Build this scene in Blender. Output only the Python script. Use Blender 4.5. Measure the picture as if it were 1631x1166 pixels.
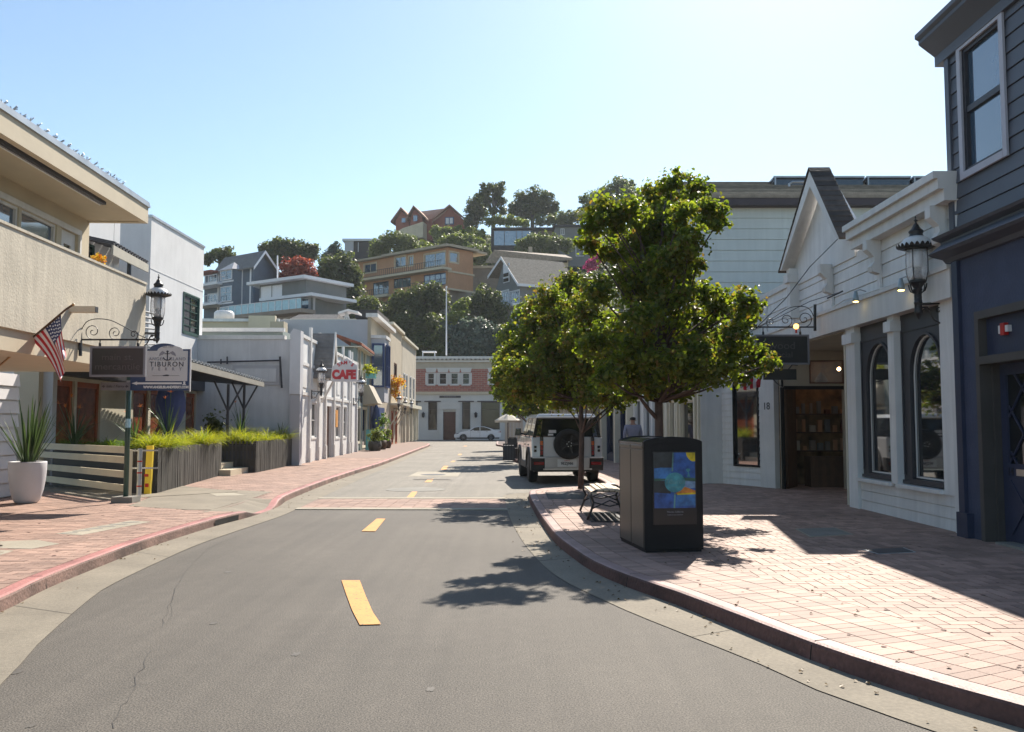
import bpy, bmesh, math, random
import numpy as np
from mathutils import Matrix, Vector
SC = bpy.context.scene
for o in list(bpy.data.objects): bpy.data.objects.remove(o)
COL = SC.collection
# ------------------------------------------------------------ camera
F, PW, PH, EYE = 1400.0, 1631.0, 1166.0, 1.6
PITCH = math.atan(94 / F)
cam_d = bpy.data.cameras.new('camera')
cam_d.sensor_width = 36.0
cam_d.lens = F / PW * 36.0
cam_d.clip_start = 0.1; cam_d.clip_end = 6000
cam = bpy.data.objects.new('camera', cam_d); COL.objects.link(cam)
cam.location = (0, 0, EYE); cam.rotation_euler = (math.pi / 2 + PITCH, 0, 0)
SC.camera = cam
# ------------------------------------------------------------ sky, sun, exposure
SUNV = Vector((0.36, 1.0, 0.98)).normalized()          # towards the sun
EL = math.asin(SUNV.z); AZ = math.atan2(SUNV.x, SUNV.y)
W = bpy.data.worlds.new('World'); SC.world = W; W.use_nodes = True
wn = W.node_tree.nodes; bgn = wn['Background']
sky = wn.new('ShaderNodeTexSky'); sky.sky_type = 'NISHITA'; sky.sun_disc = False
sky.sun_elevation = EL; sky.sun_rotation = AZ
sky.altitude = 0; sky.air_density = 1.0; sky.dust_density = 0.45; sky.ozone_density = 2.4
tint = wn.new('ShaderNodeVectorMath'); tint.operation = 'MULTIPLY'; tint.inputs[1].default_value = (0.98, 1.01, 0.95)
W.node_tree.links.new(sky.outputs[0], tint.inputs[0]); W.node_tree.links.new(tint.outputs[0], bgn.inputs[0]); bgn.inputs[1].default_value = 0.098
sl = bpy.data.lights.new('sun', 'SUN'); sl.energy = 4.8; sl.angle = math.radians(0.53); sl.color = (1.0, 0.91, 0.79)
so = bpy.data.objects.new('sun', sl); COL.objects.link(so)
so.rotation_euler = SUNV.to_track_quat('Z', 'Y').to_euler(); so.location = (30, 60, 80)
SC.view_settings.view_transform = 'Standard'; SC.view_settings.look = 'None'
SC.view_settings.exposure = 0.95; SC.view_settings.gamma = 1; SC.view_settings.use_curve_mapping = False
SC.cycles.max_bounces = 8; SC.cycles.transparent_max_bounces = 8
SC.cycles.use_denoising = True
# ------------------------------------------------------------ pixel -> world helpers (photo pixels)
def ray(px, py):
    a = (px - 815.5) / F; b = (583 - py) / F
    return Vector((a, math.cos(PITCH) - b * math.sin(PITCH), math.sin(PITCH) + b * math.cos(PITCH)))
CAMP = Vector((0, 0, EYE))
def G(px, py, z=0.0):
    r = ray(px, py); t = (z - EYE) / r.z; return CAMP + r * t
def P(px, py, d):
    r = ray(px, py); return CAMP + r * (d / r.y)
# ------------------------------------------------------------ tagging
def tag(o, label=None, cat=None, group=None, kind=None):
    if label: o['label'] = label
    if cat: o['category'] = cat
    if group: o['group'] = group
    if kind: o['kind'] = kind
    return o
def thing(name, label, cat, loc=(0, 0, 0), rotz=0, group=None):
    o = bpy.data.objects.new(name, None); o.empty_display_size = 0.2
    COL.objects.link(o); o.location = loc; o.rotation_euler = (0, 0, rotz)
    return tag(o, label, cat, group)
def wloc(o):
    v = Vector((0, 0, 0))
    while o is not None: v += o.location; o = o.parent
    return v
def copy_tree(o, loc=None, rotz=None, label=None, parent=None):
    c = o.copy(); COL.objects.link(c); c.parent = parent
    for ch in list(o.children): copy_tree(ch, parent=c)
    if loc is not None: c.location = loc
    if rotz is not None: c.rotation_euler = (0, 0, rotz)
    if label: c['label'] = label
    return c
# ------------------------------------------------------------ mesh builder
class MB:
    def __init__(s, T=None): s.v = []; s.f = []; s.T = T
    def add(s, vs, fs):
        b = len(s.v)
        for p in vs: s.v.append(tuple(s.T(*p)) if s.T else tuple(p))
        for f in fs: s.f.append([b + i for i in f])
        return s
    def box(s, x0, x1, y0, y1, z0, z1):
        return s.add([(x0,y0,z0),(x1,y0,z0),(x1,y1,z0),(x0,y1,z0),(x0,y0,z1),(x1,y0,z1),(x1,y1,z1),(x0,y1,z1)],
              [(0,3,2,1),(4,5,6,7),(0,1,5,4),(1,2,6,5),(2,3,7,6),(3,0,4,7)])
    def quad(s, *p): return s.add(p, [tuple(range(len(p)))])
    def prism(s, poly, z0, z1):
        n = len(poly)
        return s.add([(x,y,z0) for x,y in poly]+[(x,y,z1) for x,y in poly],
              [tuple(range(n-1,-1,-1)), tuple(range(n,2*n))]+[(i,(i+1)%n,n+(i+1)%n,n+i) for i in range(n)])
    def prismy(s, poly, y0, y1):      # polygon in x,z swept along y
        n = len(poly)
        return s.add([(x,y0,z) for x,z in poly]+[(x,y1,z) for x,z in poly],
              [tuple(range(n)), tuple(range(2*n-1,n-1,-1))]+[((i+1)%n,i,n+i,n+(i+1)%n) for i in range(n)])
    def prismx(s, poly, x0, x1):      # polygon in y,z swept along x
        n = len(poly)
        return s.add([(x0,y,z) for y,z in poly]+[(x1,y,z) for y,z in poly],
              [tuple(range(n-1,-1,-1)), tuple(range(n,2*n))]+[(i,(i+1)%n,n+(i+1)%n,n+i) for i in range(n)])
    def hull8(s, b, t):               # bottom 4 pts, top 4 pts
        return s.add(list(b)+list(t), [(0,3,2,1),(4,5,6,7),(0,1,5,4),(1,2,6,5),(2,3,7,6),(3,0,4,7)])
    def lathe(s, prof, n=16, c=(0,0,0), ax='z'):
        vs=[]; fs=[]; m=len(prof)
        for r,z in prof:
            for k in range(n):
                a=2*math.pi*k/n; x,y=r*math.cos(a),r*math.sin(a)
                if ax=='z': q=(c[0]+x,c[1]+y,c[2]+z)
                elif ax=='x': q=(c[0]+z,c[1]+x,c[2]+y)
                else: q=(c[0]+x,c[1]+z,c[2]+y)
                vs.append(q)
        for i in range(m-1):
            for k in range(n):
                k2=(k+1)%n; q=(i*n+k,i*n+k2,(i+1)*n+k2,(i+1)*n+k)
                fs.append(q if ax!='y' else q[::-1])
        fs.append(tuple(range(n-1,-1,-1)) if ax!='y' else tuple(range(n)))
        fs.append(tuple(range((m-1)*n,m*n)) if ax!='y' else tuple(range(m*n-1,(m-1)*n-1,-1)))
        return s.add(vs,fs)
    def tube(s, pts, r, n=8):
        pts=[Vector(p) for p in pts]; rs = r if isinstance(r,(list,tuple)) else [r]*len(pts)
        vs=[]; fs=[]; up=None
        for i,p in enumerate(pts):
            d=(pts[min(i+1,len(pts)-1)]-pts[max(i-1,0)]).normalized()
            if up is None: up = Vector((0,0,1)) if abs(d.z)<.9 else Vector((1,0,0))
            a=d.cross(up); a = a.normalized() if a.length>1e-6 else d.orthogonal().normalized()
            b=a.cross(d).normalized(); up=b
            for k in range(n):
                t=2*math.pi*k/n; vs.append(tuple(p+(a*math.cos(t)+b*math.sin(t))*rs[i]))
        for i in range(len(pts)-1):
            for k in range(n):
                k2=(k+1)%n; fs.append((i*n+k,(i+1)*n+k,(i+1)*n+k2,i*n+k2))
        fs.append(tuple(range(n))); fs.append(tuple(range(len(pts)*n-1,(len(pts)-1)*n-1,-1)))
        return s.add(vs,fs)
    def build(s, name, mat, parent=None, local=False, smooth=False, bevel=0, label=None, autosm=False):
        me=bpy.data.meshes.new(name)
        off = Vector((0,0,0)) if (local or parent is None) else wloc(parent)
        me.from_pydata([(a-off.x,b-off.y,c-off.z) for a,b,c in s.v],[],s.f); me.update()
        bm=bmesh.new(); bm.from_mesh(me)
        bmesh.ops.recalc_face_normals(bm, faces=bm.faces) if s.fixn else None
        if bevel:
            bmesh.ops.bevel(bm, geom=[e for e in bm.edges if len(e.link_faces)==2 and e.calc_face_angle(0)>0.5], offset=bevel, segments=2, affect='EDGES', profile=.6)
        bm.to_mesh(me); bm.free()
        if smooth or autosm:
            for p in me.polygons: p.use_smooth=True
            if autosm: me.set_sharp_from_angle(angle=math.radians(38))
        me.materials.append(mat if not isinstance(mat,str) else MATS[mat])
        o=bpy.data.objects.new(name,me); COL.objects.link(o)
        if parent is not None: o.parent=parent
        if label: o['label']=label
        return o
    fixn=True
def solo(mb, name, mat, label, cat, group=None, kind=None, **k):
    o=mb.build(name,mat,None,**k); return tag(o,label,cat,group,kind)
def struct(mb, name, mat, **k):
    o=mb.build(name,mat,None,**k); o['kind']='structure'; return o
# facade frame: s along the wall, w outward, z up
class Fac:
    def __init__(s, A, B, out):
        s.A=Vector((A[0],A[1])); d=Vector((B[0]-A[0],B[1]-A[1])); s.L=d.length; s.u=d/s.L
        n=Vector((s.u.y,-s.u.x)); s.n = n if n.dot(Vector(out))>0 else -n
    def T(s,a,w,z):
        p=s.A+s.u*a+s.n*w; return (p.x,p.y,z)
    def hit(s,px,py,w=0):
        r=ray(px,py); A=s.A+s.n*w; n=s.n
        t=(A.x*n.x+A.y*n.y)/(r.x*n.x+r.y*n.y)
        q=CAMP+r*t; return ((Vector((q.x,q.y))-A).dot(s.u), q.z)
    def mb(s): return MB(s.T)
def cells(s0,s1,z0,z1,ops):
    S=sorted({s0,s1,*[a for o in ops for a in o[:2] if s0<a<s1]}); Z=sorted({z0,z1,*[a for o in ops for a in o[2:4] if z0<a<z1]})
    out=[]
    for j in range(len(Z)-1):
        run=None
        for i in range(len(S)-1):
            cx=(S[i]+S[i+1])/2; cz=(Z[j]+Z[j+1])/2
            hole=any(o[0]<cx<o[1] and o[2]<cz<o[3] for o in ops)
            if hole:
                if run: out.append(run); run=None
            else: run=(run[0],S[i+1],Z[j],Z[j+1]) if run else (S[i],S[i+1],Z[j],Z[j+1])
        if run: out.append(run)
    return out
def wall(F_,s0,s1,z0,z1,ops=(),th=.2,w1=0.0,mb=None):
    m=mb or F_.mb()
    for a,b,c,d in cells(s0,s1,z0,z1,ops): m.box(a,b,w1-th,w1,c,d)
    return m
def siding(F_,s0,s1,z0,z1,ops=(),bh=.2,lap=.018,th=.15,mb=None,w1=0.0,gap=.012):
    m=mb or F_.mb(); n=max(1,round((z1-z0)/bh)); h=(z1-z0)/n
    for i in range(n):
        za=z0+i*h; zb=za+h
        for a,b,c,d in cells(s0,s1,za,zb,ops):
            wa=w1+lap*(1-(c-za)/h); wb=w1+lap*(1-(d-za)/h)
            gp=gap if abs(c-za)<1e-6 and d-c>gap*2 else 0
            m.box(a,b,w1-th,w1-.015,c,d)
            m.hull8([(a,w1-.015,c+gp),(b,w1-.015,c+gp),(b,wa,c+gp),(a,wa,c+gp)],[(a,w1-.015,d),(b,w1-.015,d),(b,wb,d),(a,wb,d)])
    return m
# ------------------------------------------------------------ materials
MATS={}
def M(name,col,rough=.7,var=.12,vs=3.0,bump=0.0,bs=40.0,metal=0.0,ior=None,fine=0.0,streak=0.0,isl=0.0,coat=0.0,emit=None,alpha=None,spec=None,coord='Object'):
    m=bpy.data.materials.new(name); m.use_nodes=True; nt=m.node_tree; N=nt.nodes; L=nt.links
    b=N['Principled BSDF']; b.inputs['Roughness'].default_value=rough; b.inputs['Metallic'].default_value=metal
    if ior: b.inputs['IOR'].default_value=ior
    if spec is not None: b.inputs['Specular IOR Level'].default_value=spec
    if coat: b.inputs['Coat Weight'].default_value=coat; b.inputs['Coat Roughness'].default_value=.05
    c=tuple(col)+(1,)
    tc=N.new('ShaderNodeTexCoord')
    def noise(scale,detail=4,vec=None,dist=0):
        n=N.new('ShaderNodeTexNoise'); n.inputs['Scale'].default_value=scale; n.inputs['Detail'].default_value=detail; n.inputs['Distortion'].default_value=dist
        L.new(vec or tc.outputs[coord],n.inputs['Vector']); return n.outputs['Fac']
    def ramp(fac,lo,hi):
        r=N.new('ShaderNodeMapRange'); r.inputs['From Min'].default_value=.3; r.inputs['From Max'].default_value=.7
        r.inputs['To Min'].default_value=lo; r.inputs['To Max'].default_value=hi; L.new(fac,r.inputs['Value']); return r.outputs[0]
    val=None
    def mul(a,b_):
        if a is None: return b_
        x=N.new('ShaderNodeMath'); x.operation='MULTIPLY'; L.new(a,x.inputs[0]); L.new(b_,x.inputs[1]); return x.outputs[0]
    if var: val=mul(val,ramp(noise(vs,5),1-var,1+var))
    if fine: val=mul(val,ramp(noise(vs*25,3),1-fine,1+fine))
    if streak:
        mp=N.new('ShaderNodeMapping'); mp.inputs['Scale'].default_value=(7,7,.6); L.new(tc.outputs[coord],mp.inputs[0])
        val=mul(val,ramp(noise(1.0,5,mp.outputs[0],.6),1-streak,1+streak*.4))
    if isl:
        g=N.new('ShaderNodeNewGeometry'); r=N.new('ShaderNodeMapRange'); r.inputs['To Min'].default_value=1-isl; r.inputs['To Max'].default_value=1+isl
        L.new(g.outputs['Random Per Island'],r.inputs['Value']); val=mul(val,r.outputs[0])
    if val is not None:
        mx=N.new('ShaderNodeVectorMath'); mx.operation='SCALE'; mx.inputs[0].default_value=col; L.new(val,mx.inputs['Scale'])
        L.new(mx.outputs[0],b.inputs['Base Color'])
    else: b.inputs['Base Color'].default_value=c
    if bump:
        bp=N.new('ShaderNodeBump'); bp.inputs['Strength'].default_value=bump; bp.inputs['Distance'].default_value=.02
        L.new(noise(bs,4),bp.inputs['Height']); L.new(bp.outputs[0],b.inputs['Normal'])
    if emit: b.inputs['Emission Color'].default_value=tuple(emit[:3])+(1,); b.inputs['Emission Strength'].default_value=emit[3]
    if alpha is not None: b.inputs['Alpha'].default_value=alpha
    MATS[name]=m; return m
def leafmat(name,c1,c2,c3,trans,tw=.45,rough=.5,red=.93):
    m=bpy.data.materials.new(name); m.use_nodes=True; nt=m.node_tree; N=nt.nodes; L=nt.links
    for n in list(N):
        if n.type!='OUTPUT_MATERIAL': N.remove(n)
    out=[n for n in N if n.type=='OUTPUT_MATERIAL'][0]
    g=N.new('ShaderNodeNewGeometry'); cr=N.new('ShaderNodeValToRGB'); e=cr.color_ramp
    e.elements[0].color=tuple(c1)+(1,); e.elements[1].position=red; e.elements[1].color=tuple(c2)+(1,)
    x=e.elements.new(min(.995,red+.05)); x.color=tuple(c3)+(1,)
    L.new(g.outputs['Random Per Island'],cr.inputs[0])
    p=N.new('ShaderNodeBsdfPrincipled'); p.inputs['Roughness'].default_value=rough; p.inputs['Specular IOR Level'].default_value=.35; L.new(cr.outputs[0],p.inputs['Base Color'])
    t=N.new('ShaderNodeBsdfTranslucent')
    mc=N.new('ShaderNodeVectorMath'); mc.operation='MULTIPLY'; mc.inputs[1].default_value=trans; L.new(cr.outputs[0],mc.inputs[0]); L.new(mc.outputs[0],t.inputs[0])
    mx=N.new('ShaderNodeMixShader'); mx.inputs[0].default_value=tw; L.new(p.outputs[0],mx.inputs[1]); L.new(t.outputs[0],mx.inputs[2]); L.new(mx.outputs[0],out.inputs[0])
    MATS[name]=m; return m
def asphalt(name,col):
    m=M(name,col,rough=.8); nt=m.node_tree; N=nt.nodes; L=nt.links; b=N['Principled BSDF']
    tc=[n for n in N if n.type=='TEX_COORD'][0]
    def nz(s,d=4,vec=None):
        n=N.new('ShaderNodeTexNoise'); n.inputs['Scale'].default_value=s; n.inputs['Detail'].default_value=d; L.new(vec or tc.outputs['Object'],n.inputs[0]); return n.outputs['Fac']
    def mr(f,a,b_,lo,hi):
        r=N.new('ShaderNodeMapRange'); r.inputs['From Min'].default_value=a; r.inputs['From Max'].default_value=b_; r.inputs['To Min'].default_value=lo; r.inputs['To Max'].default_value=hi; L.new(f,r.inputs[0]); return r.outputs[0]
    def mul(a,c):
        x=N.new('ShaderNodeMath'); x.operation='MULTIPLY'; L.new(a,x.inputs[0]); L.new(c,x.inputs[1]); return x.outputs[0]
    v=mul(mr(nz(.5,6),.3,.7,.86,1.14),mr(nz(90,2),.38,.62,.5,1.5))
    v=mul(v,mr(nz(7,5),.3,.7,.93,1.07))
    mp=N.new('ShaderNodeMapping'); mp.inputs['Scale'].default_value=(5.5,.16,1); mp.inputs['Rotation'].default_value=(0,0,-.04); L.new(tc.outputs['Object'],mp.inputs[0])
    v=mul(v,mr(nz(1,4,mp.outputs[0]),.3,.7,.89,1.08))
    vo=N.new('ShaderNodeTexVoronoi'); vo.inputs['Scale'].default_value=120; L.new(tc.outputs['Object'],vo.inputs[0])
    v=mul(v,mr(vo.outputs['Distance'],.0,.3,1.9,.92))
    mx=N.new('ShaderNodeVectorMath'); mx.operation='SCALE'; mx.inputs[0].default_value=col; L.new(v,mx.inputs['Scale']); L.new(mx.outputs[0],b.inputs['Base Color'])
    bp=N.new('ShaderNodeBump'); bp.inputs['Strength'].default_value=.55; bp.inputs['Distance'].default_value=.008; L.new(nz(110,3),bp.inputs['Height']); L.new(bp.outputs[0],b.inputs['Normal'])
    return m
asphalt('asphalt',(.095,.083,.068))
M('concrete',(.21,.182,.138),.85,.16,1.5,.3,120,fine=.14)
M('concrete_pale',(.33,.295,.23),.85,.14,1.2,.25,90,fine=.10)
M('concrete_grey',(.225,.215,.19),.85,.14,2,.25,90,fine=.10)
M('paver',(.325,.205,.16),.68,.18,.8,.25,60,isl=.27,fine=.06)
M('paver_left',(.31,.20,.155),.75,.18,.8,.25,60,isl=.24,fine=.06)
M('mortar',(.12,.09,.08),.9,.1,10)
M('mortar_left',(.24,.17,.14),.9,.1,10)
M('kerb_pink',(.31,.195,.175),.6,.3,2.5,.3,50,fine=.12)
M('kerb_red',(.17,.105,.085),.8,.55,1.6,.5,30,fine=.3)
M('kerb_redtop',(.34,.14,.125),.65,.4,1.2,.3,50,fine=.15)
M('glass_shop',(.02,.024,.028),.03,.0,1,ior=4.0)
M('kerb_side',(.10,.048,.040),.8,.5,1.2,.5,30,fine=.2)  # for the right kerb's street face, with its shade darkened into the colour
M('dark_hole',(.01,.01,.01),.9,0)
M('paint_yellow',(.64,.29,.06),.6,.10,6,.15,90,fine=.12)
M('ground',(.16,.13,.08),.95,.2,.2)
M('soil',(.05,.035,.025),.95,.2,9,.5,30)
M('stucco_beige',(.53,.48,.385),.9,.09,1.6,.35,24,streak=.13)
M('beige_smooth',(.54,.47,.35),.85,.05,2,.12,20)
M('beige_trim',(.74,.64,.44),.7,.06,2,.1,30)
M('stucco_white',(.62,.62,.62),.9,.05,1.5,.3,30,streak=.04)
M('plaster_grey',(.56,.555,.56),.85,.07,1.5,.2,30,streak=.09)
M('white_paint',(.66,.645,.62),.6,.06,2,.08,12,streak=.09)
M('white_siding',(.72,.715,.70),.6,.07,2,.08,12,streak=.10)
M('cream_paint',(.60,.555,.44),.6,.06,2,.08,12)
M('pale_siding',(.58,.61,.58),.6,.05,1,.05,12,streak=.08)
M('grey_blue',(.080,.090,.112),.55,.08,2,.08,12)
M('navy_stucco',(.045,.058,.105),.75,.12,4,.5,26)
M('navy_wood',(.022,.032,.068),.5,.12,4,.12,26)
M('taupe_trim',(.06,.055,.05),.6,.1,3)
M('black_gloss',(.012,.012,.014),.28,.1,3)
M('black_iron',(.014,.014,.016),.42,.1,6,.15,60)
M('black_plastic',(.008,.008,.009),.5,.15,2,.06,30,spec=.25)
M('beam_grey',(.30,.285,.24),.7,.08,3)
M('charcoal',(.035,.035,.042),.5,.1,3)
M('brown_panel',(.092,.080,.066),.36,.06,1.2,.04,30,metal=.35)
M('steel',(.5,.5,.5),.3,.1,5,metal=1.0)
M('galv',(.42,.44,.46),.4,.15,3,metal=.6)
M('wood_post',(.09,.045,.022),.7,.2,8,.3,30,streak=.3)
M('door_orange',(.40,.10,.03),.45,.25,2,.1,20,streak=.3)
M('amber_pane',(.20,.055,.02),.25,.4,6)
M('brown_door',(.10,.035,.02),.5,.2,3)
M('planter_wood',(.055,.050,.042),.8,.25,3,.2,30,streak=.3,isl=.2)
M('pot_white',(.55,.55,.57),.55,.04,3,.05,20)
M('shingle_dark',(.07,.055,.045),.9,.3,5,.5,20,isl=.4)
M('shingle_tan',(.25,.21,.165),.9,.25,4,.5,20,isl=.3)
M('shingle_grey',(.17,.16,.15),.9,.2,4,.4,12)
M('roof_fascia',(.06,.045,.05),.6,.1,3)
M('solar',(.02,.025,.04),.2,.1,3,ior=1.8)
M('glass',(.02,.024,.028),.03,.0,1,ior=2.8)
M('glass_sky',(.05,.09,.14),.05,.25,.8,ior=2.6)
M('glass_dark',(.010,.012,.014),.05,.0,1,ior=1.45)
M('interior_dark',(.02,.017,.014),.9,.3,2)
M('interior_warm',(.20,.12,.06),.9,.6,4)
M('sign_black',(.016,.017,.017),.42,.15,3)
M('sign_text_dark',(.075,.072,.068),.5,0)
M('sign_grey',(.19,.19,.21),.6,.05,3)
M('window_trim',(.42,.42,.47),.6,.05,3)
M('sign_white',(.60,.59,.60),.5,.04,3)
M('sign_navy',(.035,.065,.15),.45,.05,3)
M('ink',(.05,.05,.065),.6,0)
M('ink_grey',(.26,.26,.30),.6,0)
M('text_white',(.75,.75,.75),.6,0)
M('green_pole',(.03,.075,.06),.4,.15,5)
M('yellow_post',(.72,.52,.03),.45,.1,5)
M('red_paint',(.42,.015,.012),.45,.15,4)
M('red_cafe',(.50,.03,.04),.5,.1,4)
M('tile_red',(.30,.10,.055),.8,.3,5,.4,30)
M('green_grey',(.23,.27,.25),.85,.08,1,.15,20)
M('lavender_grey',(.43,.42,.435),.85,.06,1)
M('tan_stucco',(.40,.34,.25),.9,.08,1,.2,20)
M('tan_board',(.42,.37,.29),.8,.1,1,.2,8)
M('taupe_wall',(.25,.21,.17),.85,.1,1)
M('blue_frame',(.03,.055,.16),.45,.1,3)
M('teal_glass',(.12,.42,.42),.2,.1,3)
M('bank_white',(.57,.555,.52),.85,.05,1,.1,20)
M('orange_house',(.47,.255,.14),.85,.08,.6,.1,10,streak=.05)
M('cream_house',(.55,.47,.34),.85,.06,1)
M('red_house',(.26,.085,.055),.85,.1,1,.1,10)
M('red_roof',(.34,.19,.13),.85,.15,1)
M('blue_house',(.115,.145,.185),.8,.1,.8,.1,10)
M('grey_house',(.16,.165,.16),.8,.08,1,.1,10)
M('dark_house',(.05,.045,.045),.8,.1,1)
M('white_trim',(.70,.70,.72),.6,.03,2)
M('roof_membrane',(.30,.28,.24),.9,.1,1)
M('hill',(.055,.06,.025),.95,.4,.15,.4,2)
M('trunk',(.085,.055,.045),.85,.25,8,.6,40)
M('trunk_far',(.10,.085,.075),.9,.2,2)
M('rubber',(.012,.012,.012),.75,.1,8)
M('car_white',(.50,.51,.53),.3,.02,2,coat=1.0)
M('car_black',(.01,.01,.012),.25,.05,2,coat=.6)
M('car_plastic',(.02,.02,.02),.6,.1,5)
M('car_pearl',(.72,.74,.78),.3,.02,2,coat=1.0)
M('tail_red',(.22,.008,.008),.15,.1,5,coat=.5)
M('tail_orange',(.5,.09,.01),.2,.1,5,coat=.5)
M('skin',(.36,.19,.13),.55,.05,20)
M('hair',(.015,.010,.008),.6,.2,40,.3,90)
M('shirt',(.24,.24,.31),.8,.08,14,.15,60)
M('trousers',(.03,.033,.045),.85,.1,20)
M('umbrella',(.50,.46,.38),.8,.05,2)
M('curtain',(.36,.33,.28),.8,.1,4)
M('lamp_white',(.62,.62,.62),.35,.05,8)
M('flag_red',(.50,.02,.035),.7,.05,10)
M('flag_white',(.75,.73,.76),.7,.04,10)
M('flag_blue',(.02,.03,.12),.7,.05,10)
M('pole_wood',(.42,.24,.09),.5,.1,10)
M('pale_blue',(.35,.55,.62),.2,.1,3)
M('bark_slat',(.46,.38,.27),.6,.15,8,.15,20)
M('umb_navy',(.05,.07,.2),.7,.1,8)
M('orange_flower',(.55,.16,.02),.6,.1,8)
M('bulb_on',(.9,.5,.1),.4,0,emit=(1,.5,.08,4))
M('ceiling_bulb',(.9,.6,.3),.4,0,emit=(1,.62,.3,9))
M('lens_on',(.9,.7,.2),.4,0,emit=(1,.72,.2,4))
M('spot_metal',(.30,.36,.38),.35,.1,5,metal=.4)
M('clear_pane',(.9,.9,.9),.05,0,alpha=.22)
leafmat('leaf_maple',(.045,.064,.014),(.118,.132,.024),(.15,.13,.03),(3.7,4.1,1.2),.47,rough=.45)
leafmat('leaf_maple_rust',(.075,.080,.016),(.160,.138,.028),(.17,.10,.03),(2.9,3.2,1.3),.40,rough=.5,red=.85)
leafmat('leaf_dark',(.045,.060,.020),(.100,.112,.038),(.10,.12,.03),(2.4,2.6,1.4),.35)
leafmat('leaf_olive',(.08,.10,.035),(.15,.17,.06),(.12,.13,.05),(2.2,2.4,1.4),.35)
leafmat('leaf_hedge',(.10,.13,.028),(.18,.20,.045),(.15,.17,.04),(2.4,2.6,1.4),.35)
leafmat('leaf_bluegrey',(.06,.085,.065),(.11,.14,.11),(.13,.15,.12),(1.8,2.0,1.6),.3)
leafmat('leaf_red',(.16,.035,.025),(.30,.085,.05),(.33,.13,.06),(2.0,1.4,1.2),.35)
leafmat('leaf_pink',(.35,.02,.12),(.5,.03,.2),(.12,.12,.03),(1.5,1.4,1.4),.35)
leafmat('grass_lime',(.15,.18,.012),(.34,.34,.02),(.16,.22,.02),(2.0,2.0,1.2),.45,red=.8)
leafmat('grass_green',(.05,.10,.012),(.12,.19,.02),(.2,.24,.03),(2.0,2.2,1.2),.4,red=.8)
leafmat('leaf_blade',(.035,.065,.028),(.07,.11,.04),(.09,.13,.04),(1.8,2.0,1.2),.25,rough=.35)
leafmat('leaf_yellow',(.42,.25,.02),(.60,.42,.03),(.5,.16,.02),(1.6,1.5,1.2),.4,red=.7)
m_=MATS['paint_yellow']; N_=m_.node_tree.nodes; L_=m_.node_tree.links; b_=N_['Principled BSDF']; src=b_.inputs['Base Color'].links[0].from_socket
t_=[n for n in N_ if n.type=='TEX_COORD'][0]; n_=N_.new('ShaderNodeTexNoise'); n_.inputs['Scale'].default_value=38; n_.inputs['Detail'].default_value=6; L_.new(t_.outputs['Object'],n_.inputs[0])
r_=N_.new('ShaderNodeMapRange'); r_.inputs['From Min'].default_value=.60; r_.inputs['From Max'].default_value=.68; L_.new(n_.outputs['Fac'],r_.inputs[0])
x_=N_.new('ShaderNodeMix'); x_.data_type='RGBA'; L_.new(r_.outputs[0],x_.inputs['Factor']); L_.new(src,x_.inputs[6]); x_.inputs[7].default_value=(.14,.115,.075,1); L_.new(x_.outputs[2],b_.inputs['Base Color'])
# ------------------------------------------------------------ foliage
rng=np.random.default_rng(7)
def leaf_mesh(name,mat,pts,nrm,size,parent,long=1.0,fold=.25,shape=0):
    n=len(pts); pts=np.asarray(pts,float); nrm=np.asarray(nrm,float)
    nrm/=np.linalg.norm(nrm,axis=1,keepdims=True)+1e-9
    r=rng.normal(size=(n,3)); u=np.cross(nrm,r); u/=np.linalg.norm(u,axis=1,keepdims=True)+1e-9; v=np.cross(nrm,u)
    sz=(size*rng.uniform(.6,1.3,n))[:,None]
    if shape==0:    # folded pointed leaf: 6 verts, two quads
        A=pts-u*sz*.5*long; C=pts+u*sz*.5*long; f=nrm*sz*fold
        B1=pts-u*sz*.12+v*sz*.42+f; B2=pts+u*sz*.22+v*sz*.34+f; D1=pts-u*sz*.12-v*sz*.42+f; D2=pts+u*sz*.22-v*sz*.34+f
        V=np.stack([A,B1,B2,C,D2,D1],1).reshape(-1,3); k=6
        idx=np.array([0,3,2,1, 0,5,4,3]); per=8; starts=[0,4]; tot=[4,4]
    else:
        A=pts-u*sz*.5*long-v*sz*.3; B=pts+u*sz*.1-v*sz*.5; C=pts+u*sz*.5*long+v*sz*.25; D=pts-u*sz*.15+v*sz*.5
        V=np.stack([A,B,C,D],1).reshape(-1,3); k=4; idx=np.array([0,1,2,3]); per=4; starts=[0]; tot=[4]
    me=bpy.data.meshes.new(name); me.vertices.add(n*k); me.vertices.foreach_set('co',V.astype(np.float32).ravel())
    base=(np.arange(n)*k)[:,None]; me.loops.add(n*per); me.loops.foreach_set('vertex_index',(base+idx[None,:]).ravel().astype(np.int32))
    ls=((np.arange(n)*per)[:,None]+np.array(starts)[None,:]).ravel(); me.polygons.add(n*len(starts))
    me.polygons.foreach_set('loop_start',ls.astype(np.int32)); me.polygons.foreach_set('loop_total',np.tile(tot,n).astype(np.int32))
    me.update(calc_edges=True); me.validate(); me.materials.append(MATS[mat])
    o=bpy.data.objects.new(name,me); COL.objects.link(o)
    if parent is not None: o.parent=parent
    return o
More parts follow.
